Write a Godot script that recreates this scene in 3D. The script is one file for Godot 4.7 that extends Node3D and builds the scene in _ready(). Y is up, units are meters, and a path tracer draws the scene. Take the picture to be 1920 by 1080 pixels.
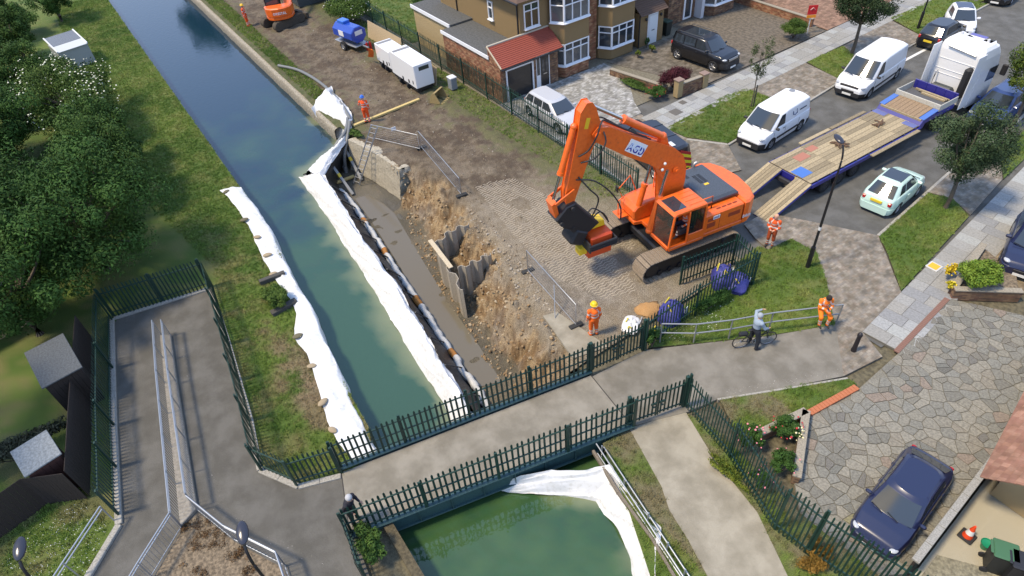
extends Node3D

# mesh helper
class Mesher:
	var v := PackedVector3Array()
	var n := PackedVector3Array()
	var c := PackedColorArray()
	var uv := PackedVector2Array()
	var col := Color(1, 1, 1)
	var xf := Transform3D()
	func put(p: Vector3, nn: Vector3, k: Color):
		v.append(xf * p); n.append((xf.basis * nn).normalized()); c.append(k)
	func tri(a: Vector3, b: Vector3, d: Vector3):
		var nn := (b - a).cross(d - a)
		if nn.length_squared() < 1e-16: return
		nn = nn.normalized()
		put(a, nn, col); put(d, nn, col); put(b, nn, col)
	func tri_n(a: Vector3, b: Vector3, d: Vector3, na: Vector3, nb: Vector3, nd: Vector3):
		put(a, na, col); put(d, nd, col); put(b, nb, col)
	func quad(a: Vector3, b: Vector3, d: Vector3, e: Vector3):
		tri(a, b, d); tri(a, d, e)
	func slab(a: Vector3, b: Vector3, d: Vector3, e: Vector3, off: Vector3):
		quad(a, b, d, e)
		quad(e + off, d + off, b + off, a + off)
		quad(a, a + off, b + off, b); quad(b, b + off, d + off, d); quad(d, d + off, e + off, e); quad(e, e + off, a + off, a)
	func box(ce: Vector3, s: Vector3, bev := 0.0, bs := Basis()):
		var h := s * 0.5
		var old := xf
		xf = xf * Transform3D(bs, ce)
		if bev <= 0.0:
			for ax in 3:
				var u := (ax + 1) % 3
				var w := (ax + 2) % 3
				for sg in [-1.0, 1.0]:
					var q := []
					for t in [[-1, -1], [1, -1], [1, 1], [-1, 1]]:
						var p := Vector3()
						p[ax] = sg * h[ax]; p[u] = t[0] * h[u] * sg; p[w] = t[1] * h[w]
						q.append(p)
					quad(q[0], q[1], q[2], q[3])
		else:
			var i := h - Vector3.ONE * minf(bev, minf(h.x, minf(h.y, h.z)) * 0.9)
			for ax in 3:
				var u := (ax + 1) % 3
				var w := (ax + 2) % 3
				for sg in [-1.0, 1.0]:
					var q := []
					for t in [[-1, -1], [1, -1], [1, 1], [-1, 1]]:
						var p := Vector3()
						p[ax] = sg * h[ax]; p[u] = t[0] * i[u] * sg; p[w] = t[1] * i[w]
						q.append(p)
					quad(q[0], q[1], q[2], q[3])
				for s1 in [-1.0, 1.0]:
					for s2 in [-1.0, 1.0]:
						var e := []
						for k in 2:
							for l in [-1.0, 1.0]:
								var p := Vector3()
								p[ax] = l * i[ax]
								p[u] = s1 * (h[u] if k == 0 else i[u]); p[w] = s2 * (i[w] if k == 0 else h[w])
								e.append(p)
						if (e[1] - e[0]).cross(e[3] - e[0]).dot(e[0] + e[3]) > 0.0: quad(e[0], e[1], e[3], e[2])
						else: quad(e[2], e[3], e[1], e[0])
			for sx in [-1.0, 1.0]:
				for sy in [-1.0, 1.0]:
					for sz in [-1.0, 1.0]:
						var a := Vector3(sx * h.x, sy * i.y, sz * i.z)
						var b := Vector3(sx * i.x, sy * h.y, sz * i.z)
						var d := Vector3(sx * i.x, sy * i.y, sz * h.z)
						if sx * sy * sz > 0: tri(a, b, d)
						else: tri(a, d, b)
		xf = old
	func frame(a: Vector3, b: Vector3, up := Vector3.UP) -> Basis:
		var y := (b - a).normalized()
		var r := up
		if absf(y.dot(r)) > 0.97: r = Vector3.RIGHT
		var x := r.cross(y).normalized()
		return Basis(x, y, x.cross(y))
	func bar(a: Vector3, b: Vector3, w: float, d: float, bev := 0.0, up := Vector3.UP):
		box((a + b) * 0.5, Vector3(w, (b - a).length(), d), bev, frame(a, b, up))
	func cyl(a: Vector3, b: Vector3, r0: float, r1 := -1.0, seg := 8, caps := true):
		if r1 < 0.0: r1 = r0
		var f := frame(a, b)
		var slope := (r0 - r1) / maxf((b - a).length(), 1e-6)
		for i in seg:
			var t0 := TAU * i / seg
			var t1 := TAU * (i + 1) / seg
			var d0 := f.x * sin(t0) + f.z * cos(t0)
			var d1 := f.x * sin(t1) + f.z * cos(t1)
			var n0 := (d0 + f.y * slope).normalized()
			var n1 := (d1 + f.y * slope).normalized()
			tri_n(a + d0 * r0, a + d1 * r0, b + d1 * r1, n0, n1, n1)
			if r1 > 1e-5: tri_n(a + d0 * r0, b + d1 * r1, b + d0 * r1, n0, n1, n0)
			if caps:
				tri(a, a + d1 * r0, a + d0 * r0)
				if r1 > 1e-5: tri(b, b + d0 * r1, b + d1 * r1)
	func tube(pts: Array, r, seg := 6, caps := true):
		var rings := []
		var last := Vector3.UP
		for i in pts.size():
			var d: Vector3 = (pts[mini(i + 1, pts.size() - 1)] - pts[maxi(i - 1, 0)]).normalized()
			var x := last.cross(d)
			if x.length() < 0.05: x = Vector3.RIGHT.cross(d)
			x = x.normalized()
			var y := d.cross(x)
			last = y if false else last
			var rr: float = r[i] if r is Array else r
			var ring := []
			for k in seg:
				var t := TAU * k / seg
				ring.append(pts[i] + (x * cos(t) + y * sin(t)) * rr)
			rings.append(ring)
		loft(rings, true, caps, caps)
	func loft(rings: Array, closed := true, cap0 := false, cap1 := false, smooth := true):
		var nr := rings.size()
		var m: int = rings[0].size()
		var nrm := []
		if smooth:
			for i in nr:
				var row := []
				for k in m:
					var du: Vector3 = rings[i][(k + 1) % m if closed else mini(k + 1, m - 1)] - rings[i][(k - 1 + m) % m if closed else maxi(k - 1, 0)]
					var dv: Vector3 = rings[mini(i + 1, nr - 1)][k] - rings[maxi(i - 1, 0)][k]
					var q := du.cross(dv)
					row.append(q.normalized() if q.length() > 1e-12 else Vector3.ZERO)
				nrm.append(row)
		for i in nr - 1:
			for k in (m if closed else m - 1):
				var k2 := (k + 1) % m
				var a: Vector3 = rings[i][k]
				var b: Vector3 = rings[i][k2]
				var d: Vector3 = rings[i + 1][k2]
				var e: Vector3 = rings[i + 1][k]
				if smooth:
					var f := (b - a).cross(e - a)
					if f.length_squared() < 1e-18: f = (d - b).cross(e - b)
					f = f.normalized()
					var q := [nrm[i][k], nrm[i][k2], nrm[i + 1][k2], nrm[i + 1][k]]
					for w in 4:
						if q[w].dot(f) < 0.35: q[w] = f
					if (b - a).length_squared() > 1e-14: tri_n(a, b, d, q[0], q[1], q[2])
					if (d - e).length_squared() > 1e-14: tri_n(a, d, e, q[0], q[2], q[3])
				else:
					quad(a, b, d, e)
		if cap0: fan(rings[0], true)
		if cap1: fan(rings[nr - 1], false)
	func fan(ring: Array, flip: bool):
		var ce := Vector3.ZERO
		for p in ring: ce += p
		ce /= ring.size()
		for k in ring.size():
			var a: Vector3 = ring[k]
			var b: Vector3 = ring[(k + 1) % ring.size()]
			if flip: tri(ce, b, a)
			else: tri(ce, a, b)
	static func area(p: PackedVector2Array) -> float:
		var t := 0.0
		for k in p.size(): t += p[k].cross(p[(k + 1) % p.size()])
		return t
	func prism(poly: Array, d0: float, d1: float, t := Transform3D(), bev := 0.0):
		var old := xf
		xf = xf * t
		var pp := PackedVector2Array(poly)
		if area(pp) < 0.0: pp.reverse()
		var inn := pp
		if bev > 0.0:
			var o := Geometry2D.offset_polygon(pp, -bev, Geometry2D.JOIN_MITER)
			if o.size() == 1 and o[0].size() == pp.size():
				inn = o[0]
				if area(inn) < 0.0: inn.reverse()
				var best := 0
				for k in inn.size():
					if inn[k].distance_to(pp[0]) < inn[best].distance_to(pp[0]): best = k
				var r := PackedVector2Array()
				for k in inn.size(): r.append(inn[(k + best) % inn.size()])
				inn = r
			else: bev = 0.0
		var ix := Geometry2D.triangulate_polygon(inn)
		for k in range(0, ix.size(), 3):
			var a := inn[ix[k]]
			var b := inn[ix[k + 1]]
			var d := inn[ix[k + 2]]
			if (b - a).cross(d - a) < 0:
				var s := b
				b = d; d = s
			tri(Vector3(a.x, a.y, d1), Vector3(b.x, b.y, d1), Vector3(d.x, d.y, d1))
			tri(Vector3(a.x, a.y, d0), Vector3(d.x, d.y, d0), Vector3(b.x, b.y, d0))
		for k in pp.size():
			var a := pp[k]
			var b := pp[(k + 1) % pp.size()]
			quad(Vector3(a.x, a.y, d0 + bev), Vector3(b.x, b.y, d0 + bev), Vector3(b.x, b.y, d1 - bev), Vector3(a.x, a.y, d1 - bev))
			if bev > 0.0:
				var ai := inn[k]
				var bi := inn[(k + 1) % pp.size()]
				quad(Vector3(a.x, a.y, d1 - bev), Vector3(b.x, b.y, d1 - bev), Vector3(bi.x, bi.y, d1), Vector3(ai.x, ai.y, d1))
				quad(Vector3(ai.x, ai.y, d0), Vector3(bi.x, bi.y, d0), Vector3(b.x, b.y, d0 + bev), Vector3(a.x, a.y, d0 + bev))
		xf = old
	func plate(poly: Array, y0: float, y1: float, bev := 0.0):
		prism(poly.map(func(q): return Vector2(q.x, -q.y)), y0, y1, Transform3D(Basis(Vector3(1, 0, 0), Vector3(0, 0, -1), Vector3(0, 1, 0)), Vector3.ZERO), bev)
	func ball(ce: Vector3, r: Vector3, seg := 10, rows := 6, lo := -1.0, bs := Basis()):
		var rings := []
		var a0 := asin(clampf(lo, -1.0, 1.0))
		for i in rows + 1:
			var a := lerpf(a0, PI / 2, float(i) / rows)
			var ring := []
			for k in seg:
				var t := TAU * k / seg
				ring.append(ce + bs * Vector3(sin(t) * cos(a) * r.x, sin(a) * r.y, cos(t) * cos(a) * r.z))
			rings.append(ring)
		loft(rings, true, lo > -0.99, false)
	func lathe(prof: Array, at := Transform3D(), seg := 14):
		var rings := []
		for p in prof:
			var ring := []
			for k in seg:
				var t := TAU * k / seg
				ring.append(at * Vector3(sin(t) * p.x, p.y, cos(t) * p.x))
			rings.append(ring)
		loft(rings, true, prof[0].x > 0.001, prof[prof.size() - 1].x > 0.001)
	func mesh() -> ArrayMesh:
		var arr := []
		arr.resize(Mesh.ARRAY_MAX)
		arr[Mesh.ARRAY_VERTEX] = v
		arr[Mesh.ARRAY_NORMAL] = n
		arr[Mesh.ARRAY_COLOR] = c
		if uv.size() == v.size(): arr[Mesh.ARRAY_TEX_UV] = uv
		var m := ArrayMesh.new()
		m.add_surface_from_arrays(Mesh.PRIMITIVE_TRIANGLES, arr)
		return m

# nodes
var taken := {}
func numbered(called: String) -> String:
	if not taken.has(called):
		taken[called] = 0
		return called
	taken[called] += 1
	return "%s_%03d" % [called, taken[called]]

func thing(called: String, label: String, category: String, at := Vector3.ZERO, turn := 0.0, group := "") -> Node3D:
	var o := Node3D.new()
	o.name = numbered(called)
	add_child(o)
	o.position = at
	o.rotation.y = turn
	tag(o, label, category, group)
	return o

func tag(o: Node3D, label: String, category: String, group := ""):
	o.set_meta("label", label)
	o.set_meta("category", category)
	if group: o.set_meta("group", group)

func part(parent: Node, called: String, m, material: Material, label := "") -> MeshInstance3D:
	var o := MeshInstance3D.new()
	o.mesh = m.mesh() if m is Mesher else m
	o.name = called if parent != self else numbered(called)
	o.material_override = material
	parent.add_child(o, true)
	if label: o.set_meta("label", label)
	return o

func structure(called: String, m, material: Material) -> MeshInstance3D:
	var o := part(self, called, m, material)
	o.set_meta("kind", "structure")
	return o

func stuff(o: Node3D):
	o.set_meta("kind", "stuff")

func copy_of(o: Node3D, at: Vector3, turn: float, label := "", group := "") -> Node3D:
	var r: Node3D = o.duplicate()
	r.name = numbered(String(o.name).split("_0")[0])
	add_child(r)
	r.position = at
	r.rotation.y = turn
	if label: r.set_meta("label", label)
	if group: r.set_meta("group", group)
	return r

# materials
var mats := {}
var rng := RandomNumberGenerator.new()
func lin(r: float, g: float, b: float) -> Color:
	return Color(r, g, b).linear_to_srgb()

func mat(r: float, g: float, b: float, rough := 0.8, metal := 0.0) -> StandardMaterial3D:
	var key := "%.3f %.3f %.3f %.2f %.2f" % [r, g, b, rough, metal]
	if not mats.has(key):
		var m := StandardMaterial3D.new()
		m.albedo_color = lin(r, g, b)
		m.roughness = rough
		m.metallic = metal
		mats[key] = m
	return mats[key]

func paint(r: float, g: float, b: float, rough := 0.35) -> StandardMaterial3D:
	var key := "paint %.3f %.3f %.3f" % [r, g, b]
	if not mats.has(key):
		var m := StandardMaterial3D.new()
		m.albedo_color = lin(r, g, b)
		m.roughness = rough
		m.clearcoat_enabled = true
		m.clearcoat = 0.5
		m.clearcoat_roughness = 0.08
		mats[key] = m
	return mats[key]

var noise_cache := {}
func noise_tex(sd: int, freq: float, stops: Array, octaves := 4, kind := FastNoiseLite.TYPE_SIMPLEX_SMOOTH, normal := 0.0, size := 512) -> NoiseTexture2D:
	var key := str(sd, freq, stops, octaves, kind, normal, size)
	if noise_cache.has(key): return noise_cache[key]
	var f := FastNoiseLite.new()
	f.seed = sd
	f.noise_type = kind
	f.frequency = freq
	f.fractal_octaves = octaves
	f.fractal_gain = 0.6
	var t := NoiseTexture2D.new()
	t.width = size
	t.height = size
	t.seamless = true
	t.noise = f
	if normal > 0.0:
		t.as_normal_map = true
		t.bump_strength = normal
	else:
		var g := Gradient.new()
		g.offsets = PackedFloat32Array(stops.map(func(s): return s[0]))
		g.colors = PackedColorArray(stops.map(func(s): return s[1]))
		t.color_ramp = g
	noise_cache[key] = t
	return t

func rough_mat(key: String, dark: Color, light: Color, scale: float, rough := 0.9, bump := 4.0, freq := 0.02, vcol := false, sd := 1, world := true) -> StandardMaterial3D:
	if mats.has(key): return mats[key]
	var m := StandardMaterial3D.new()
	var ld := dark.r * 0.3 + dark.g * 0.6 + dark.b * 0.1
	var ll := light.r * 0.3 + light.g * 0.6 + light.b * 0.1
	var q := clampf(roundf(ld / maxf(ll, 0.001) * 8.0) / 8.0, 0.25, 0.875)
	var g := lin(q, q, q)
	var fq := 0.02 if freq < 0.035 else 0.07
	m.albedo_texture = noise_tex(1, fq, [[0.22, g], [0.5, g.lerp(Color.WHITE, 0.55)], [0.78, Color.WHITE]], 5)
	m.albedo_color = light.linear_to_srgb()
	m.uv1_triplanar = true
	m.uv1_world_triplanar = world
	m.uv1_scale = Vector3.ONE * scale
	m.uv1_offset = Vector3(0.37, 0.11, 0.73) * float(sd)
	m.roughness = rough
	if bump > 0.0:
		m.normal_enabled = true
		m.normal_scale = bump / 6.0
		m.normal_texture = noise_tex(8, fq * 2.0, [], 5, FastNoiseLite.TYPE_SIMPLEX_SMOOTH, 6.0)
	m.vertex_color_use_as_albedo = vcol
	mats[key] = m
	return m

func vmat(key: String, rough := 0.8, speck := 0.0, scale := 1.0) -> StandardMaterial3D:
	if mats.has(key): return mats[key]
	var m := StandardMaterial3D.new()
	m.vertex_color_use_as_albedo = true
	m.roughness = rough
	if speck > 0.0:
		var a := Color(1, 1, 1) * (1.0 - speck)
		a.a = 1.0
		m.albedo_texture = noise_tex(5, 0.05, [[0.25, a], [0.7, Color(1, 1, 1)]], 5)
		m.uv1_triplanar = true
		m.uv1_world_triplanar = true
		m.uv1_scale = Vector3.ONE * scale
		m.normal_enabled = true
		m.normal_texture = noise_tex(8, 0.04, [], 5, FastNoiseLite.TYPE_SIMPLEX_SMOOTH, 6.0)
	mats[key] = m
	return m

func glass_mat() -> StandardMaterial3D:
	if mats.has("glass"): return mats["glass"]
	var m := StandardMaterial3D.new()
	m.albedo_color = lin(0.028, 0.036, 0.044)
	m.roughness = 0.04
	m.metallic_specular = 0.7
	mats["glass"] = m
	return m

func poly_sheet(poly: Array, y: float, skirt := 0.0, cell := 0.0) -> Mesher:
	var m := Mesher.new()
	var pp := PackedVector2Array(poly)
	if Mesher.area(pp) > 0.0: pp.reverse()
	var ix := Geometry2D.triangulate_polygon(pp)
	for k in range(0, ix.size(), 3):
		var a := pp[ix[k]]
		var b := pp[ix[k + 1]]
		var d := pp[ix[k + 2]]
		var q := (b - a).cross(d - a)
		var va := Vector3(a.x, y, a.y)
		var vb := Vector3(b.x, y, b.y)
		var vd := Vector3(d.x, y, d.y)
		if q > 0: m.tri(va, vd, vb)
		else: m.tri(va, vb, vd)
	if skirt > 0.0:
		for k in pp.size():
			var a := pp[k]
			var b := pp[(k + 1) % pp.size()]
			var va := Vector3(a.x, y, a.y)
			var vb := Vector3(b.x, y, b.y)
			var dn := Vector3.DOWN * skirt
			m.quad(va + dn, vb + dn, vb, va)
	return m

func v3(x: float, y: float, z: float) -> Vector3:
	return Vector3(x, y, z)

func v2(x: float, y: float) -> Vector2:
	return Vector2(x, y)

func inside(poly: PackedVector2Array, p: Vector2) -> bool:
	return Geometry2D.is_point_in_polygon(p, poly)

var nz := FastNoiseLite.new()
func fbm(x: float, z: float, f: float, sd := 0.0) -> float:
	return nz.get_noise_3d(x * f, z * f, sd)

func camera_and_light():
	var cam := Camera3D.new()
	cam.name = "camera"
	add_child(cam)
	cam.keep_aspect = Camera3D.KEEP_HEIGHT
	cam.fov = 48.4555
	cam.near = 0.1
	cam.far = 800.0
	cam.transform = Transform3D(Basis(Vector3(0.81805151, -0.07270019, 0.57053169), Vector3(0.43445445, 0.72813788, -0.53015523), Vector3(-0.37688334, 0.68156431, 0.62723921)), Vector3(0, 19, 0))
	cam.current = true
	var env := Environment.new()
	env.background_mode = Environment.BG_SKY
	var sky := Sky.new()
	var sm := ProceduralSkyMaterial.new()
	sm.sky_top_color = Color(0.52, 0.62, 0.79)
	sm.sky_horizon_color = Color(0.84, 0.87, 0.90)
	sm.sky_curve = 0.12
	sm.ground_bottom_color = Color(0.25, 0.26, 0.2)
	sm.ground_horizon_color = Color(0.6, 0.65, 0.66)
	sm.sky_energy_multiplier = 1.2
	sky.sky_material = sm
	env.sky = sky
	env.tonemap_mode = Environment.TONE_MAPPER_LINEAR
	env.tonemap_exposure = 1.5
	env.sdfgi_enabled = true
	env.ssao_enabled = true
	env.ssil_enabled = true
	var we := WorldEnvironment.new()
	we.name = "world_environment"
	we.environment = env
	add_child(we)
	var sun := DirectionalLight3D.new()
	sun.name = "sun"
	add_child(sun)
	sun.look_at_from_position(Vector3.ZERO, Vector3(0.46, -0.86, 0.14), Vector3.UP)
	sun.light_energy = 1.05
	sun.light_color = Color(1.0, 0.93, 0.82)
	sun.light_angular_distance = 8.0
	sun.shadow_enabled = true

# the ground
const WATER := -0.9
const BED := -1.95
var site_top := []
var site_foot := []

func along(pts: Array, z: float) -> float:
	for k in pts.size() - 1:
		var a: Vector2 = pts[k]
		var b: Vector2 = pts[k + 1]
		if (z - a.y) * (z - b.y) <= 0.0 and absf(a.y - b.y) > 1e-5:
			return lerpf(a.x, b.x, (z - a.y) / (b.y - a.y))
	return pts[0].x if absf(z - pts[0].y) < absf(z - pts[pts.size() - 1].y) else pts[pts.size() - 1].x

func site_height(x: float, z: float) -> float:
	var h := 0.05 * fbm(x, z, 60.0, 3.0) + 0.05 * fbm(x, z, 18.0, 9.0) + 0.035 * fbm(x, z, 240.0, 4.0)
	if z < -24.0:
		var rut := sin((x + 0.25 * fbm(x, z, 8.0, 21.0)) * 5.2) * clampf((-24.0 - z) / 6.0, 0.0, 1.0)
		if x > 12.2 and x < 17.6: h += 0.035 * rut + 0.05 * fbm(x, z, 95.0, 5.0)
	if z > -29.9:
		var h0 := h
		var xt := along(site_top, z) + 0.35 * fbm(x, z, 40.0, 31.0)
		var xf := along(site_foot, z) + 0.3 * fbm(x, z, 55.0, 37.0)
		if x < xt:
			var t := clampf((xt - x) / maxf(xt - xf, 0.3), 0.0, 1.0)
			var s := t * t * (3.0 - 2.0 * t)
			s = lerpf(t, s, 0.5)
			h = lerpf(h, BED + 0.04 * fbm(x, z, 70.0, 2.0), s)
			h += (0.55 * fbm(x, z, 45.0, 11.0) + 0.5 * fbm(x, z, 110.0, 12.0) + 0.3 * absf(fbm(x, z, 260.0, 13.0))) * minf(1.0, 5.0 * t * (1.0 - t))
		h = lerpf(h0, h, smoothstep(-29.9, -28.4, z + 0.6 * fbm(x, z, 90.0, 14.0)))
	return h

func site_colour(x: float, z: float, h: float) -> Color:
	var a := fbm(x, z, 30.0, 50.0)
	var b := fbm(x + h * 0.8, z - h * 0.9, 110.0, 51.0)
	var e := fbm(x + h * 1.1, z - h * 1.2, 300.0, 52.0)
	var mud := Color(0.12, 0.086, 0.052).lerp(Color(0.235, 0.183, 0.122), clampf(0.5 + 1.1 * a + 1.0 * b + 0.9 * e, 0, 1))
	var sand := Color(0.285, 0.228, 0.152).lerp(Color(0.36, 0.30, 0.215), clampf(0.5 + 1.2 * b + 1.4 * e, 0, 1))
	var gravel := Color(0.22, 0.2, 0.17).lerp(Color(0.37, 0.34, 0.29), clampf(0.5 + 1.6 * e, 0, 1))
	var clay := Color(0.235, 0.14, 0.06).lerp(Color(0.47, 0.34, 0.185), clampf(0.5 + 1.3 * b + 1.5 * e, 0, 1))
	var grass := Color(0.10, 0.135, 0.03).lerp(Color(0.16, 0.155, 0.06), clampf(0.5 + 1.5 * b, 0, 1))
	var k := mud.lerp(sand, clampf((z + 26.5) / 5.0 + 0.9 * a, 0, 1))
	var g1 := 0.7 * clampf(1.2 - Vector2((x - 13.0) / 2.4, (z + 15.2) / 2.6).length() + 1.0 * a, 0, 1)
	k = k.lerp(gravel, g1)
	var edge := 19.3 - x
	var ge := clampf(2.0 - edge / (1.5 + 1.0 * a) + 1.4 * b, 0, 1) * clampf((-19.0 - z) / 2.0, 0.25, 1)
	if z < -34.0: ge = maxf(ge, clampf(1.4 - (x - 10.4) / (1.5 + 0.9 * a) + 1.3 * b, 0, 1))
	k = k.lerp(grass, ge * 0.85)
	if h < -0.16 and z > -29.5:
		var d := clampf((-0.16 - h) / 0.3 + b, 0, 1)
		k = k.lerp(clay.lerp(gravel, clampf(0.15 + 1.6 * fbm(x, z, 60.0, 77.0), 0, 1) * 0.6), d)
		var silt := Color(0.195, 0.162, 0.108).lerp(Color(0.125, 0.108, 0.073), clampf(0.5 + 1.4 * a + 0.6 * b, 0, 1))
		k = k.lerp(silt, clampf((-1.62 - h) / 0.2 + 0.7 * b, 0, 1))
	return k

func build_ground():
	nz.seed = 4
	nz.frequency = 0.01
	nz.noise_type = FastNoiseLite.TYPE_SIMPLEX_SMOOTH
	nz.fractal_octaves = 3
	site_top = [Vector2(11.69, -31.35), Vector2(12.53, -28.73), Vector2(12.72, -26.14), Vector2(12.2, -22.46), Vector2(11.74, -19.25), Vector2(11.01, -16.22), Vector2(10.41, -13.57), Vector2(10, -11.83)]
	site_foot = [Vector2(9.61, -30.51), Vector2(10.04, -28.98), Vector2(10.2, -25.81), Vector2(9.47, -21.51), Vector2(8.75, -18.4), Vector2(8.27, -16.35), Vector2(8.32, -15), Vector2(8.32, -13.1)]
	var soil := rough_mat("soil", Color(0.07, 0.07, 0.035), Color(0.14, 0.12, 0.07), 0.35)
	var m := Mesher.new()
	left_edge = [Vector2(3.46, -160), Vector2(3.46, -34), Vector2(3.45, -29), Vector2(2.9, -23.5), Vector2(2.5, -19.9), Vector2(2.3, -14.8), Vector2(1.3, -11.2), Vector2(1.3, 70)]
	for r in [[19.0, 170.0, -160.0, 70.0], [11.2, 19.0, -160.0, -74.0]]:
		m.quad(Vector3(r[0], -0.14, r[3]), Vector3(r[1], -0.14, r[3]), Vector3(r[1], -0.14, r[2]), Vector3(r[0], -0.14, r[2]))
	m.quad(Vector3(10.0, -0.14, 70), Vector3(19, -0.14, 70), Vector3(19, -0.14, -12.6), Vector3(10.0, -0.14, -12.6))
	structure("ground", m, soil)
	structure("ground", poly_sheet(left_edge + [Vector2(-160, 70), Vector2(-160, -160)], -0.14), soil)
	m = Mesher.new()
	m.quad(Vector3(3, -3.2, 70), Vector3(13, -3.2, 70), Vector3(13, -3.2, -160), Vector3(3, -3.2, -160))
	structure("canal_bed", m, mat(0.08, 0.075, 0.05, 0.95))
	var st := Mesher.new()
	var dx := 0.1
	var x0 := 7.0
	var z0 := -75.0
	var nx := int((19.45 - x0) / dx)
	var nzz := int((-12.3 - z0) / dx)
	var hh := PackedFloat32Array()
	hh.resize((nx + 1) * (nzz + 1))
	for j in nzz + 1:
		for i in nx + 1:
			hh[j * (nx + 1) + i] = site_height(x0 + i * dx, z0 + j * dx)
	var vs := PackedVector3Array()
	var ns := PackedVector3Array()
	var cs := PackedColorArray()
	var ids := PackedInt32Array()
	for j in nzz + 1:
		for i in nx + 1:
			var x := x0 + i * dx
			var z := z0 + j * dx
			var h := hh[j * (nx + 1) + i]
			var hx := hh[j * (nx + 1) + mini(i + 1, nx)] - hh[j * (nx + 1) + maxi(i - 1, 0)]
			var hz := hh[mini(j + 1, nzz) * (nx + 1) + i] - hh[maxi(j - 1, 0) * (nx + 1) + i]
			vs.append(Vector3(x, h, z))
			ns.append(Vector3(-hx, 2.0 * dx, -hz).normalized())
			cs.append(site_colour(x, z, h))
			if i < nx and j < nzz:
				var left := 7.0
				if z < -28.75: left = 10.72 + clampf((z + 34.5) / 5.15, -0.4, 1.0) * 0.62 if z > -36.4 else 10.35
				if x < left: continue
				var a := j * (nx + 1) + i
				var b := a + 1
				var d := a + nx + 1
				ids.append_array([a, b, d, b, d + 1, d])
	var arr := []
	arr.resize(Mesh.ARRAY_MAX)
	arr[Mesh.ARRAY_VERTEX] = vs
	arr[Mesh.ARRAY_NORMAL] = ns
	arr[Mesh.ARRAY_COLOR] = cs
	arr[Mesh.ARRAY_INDEX] = ids
	var am := ArrayMesh.new()
	am.add_surface_from_arrays(Mesh.PRIMITIVE_TRIANGLES, arr)
	structure("site_ground", am, vmat("site", 0.95, 0.5, 0.8))
	var bm := Mesher.new()
	for j in 100:
		for i in 29:
			var q := []
			for t in [[0, 0], [1, 0], [1, 1], [0, 1]]:
				var x: float = 4.6 + (i + t[0]) * 0.25
				var z: float = -37.0 + (j + t[1]) * 0.25
				q.append(Vector3(x, BED - 0.04 + 0.06 * fbm(x, z, 50.0, 61.0) + 0.03 * fbm(x, z, 190.0, 62.0), z))
			bm.col = Color(0.17, 0.15, 0.11).lerp(Color(0.115, 0.105, 0.08), clampf(0.5 + 1.6 * fbm(q[0].x, q[0].z, 40.0, 63.0), 0, 1))
			bm.quad(q[3], q[2], q[1], q[0])
	structure("drained_bed", bm, vmat("silt", 0.45, 0.35, 0.6))
	var wet := StandardMaterial3D.new()
	wet.albedo_color = lin(0.135, 0.115, 0.078)
	wet.roughness = 0.12
	m = poly_sheet([Vector2(8.82, -31.36), Vector2(9.59, -31.19), Vector2(9.91, -29.72), Vector2(9.96, -28.48), Vector2(9.52, -25.76), Vector2(9.12, -23.3), Vector2(8.6, -19.81), Vector2(8.32, -17.07), Vector2(7.98, -14.89), Vector2(7.13, -15.2), Vector2(7.23, -17.54), Vector2(7.44, -20.3), Vector2(8.06, -24.18), Vector2(8.58, -28.37)], BED + 0.015)
	structure("puddle", m, wet)
	build_water()
	build_banks()

func water_colour(x: float, z: float) -> Color:
	var a := fbm(x, z, 22.0, 71.0)
	var b := fbm(x, z, 60.0, 72.0)
	var t := clampf((z + 47.0) / 26.0 + 0.5 * a, 0, 1)
	var k := Color(0.010, 0.03, 0.05).lerp(Color(0.034, 0.078, 0.046), t * t * (3.0 - 2.0 * t))
	if z > -11.0: k = Color(0.03, 0.07, 0.028).lerp(Color(0.05, 0.098, 0.034), clampf(0.5 + b, 0, 1))
	var milk := 9.0
	for s in silt_lines:
		for i in s.size() - 1:
			var p := Geometry2D.get_closest_point_to_segment(Vector2(x, z), s[i], s[i + 1])
			milk = minf(milk, p.distance_to(Vector2(x, z)))
	var c := clampf(1.0 - milk / maxf(0.2, 0.75 + 0.9 * a + 0.8 * b), 0, 1)
	return k.lerp(Color(0.20, 0.215, 0.115), c * 0.8)

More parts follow.
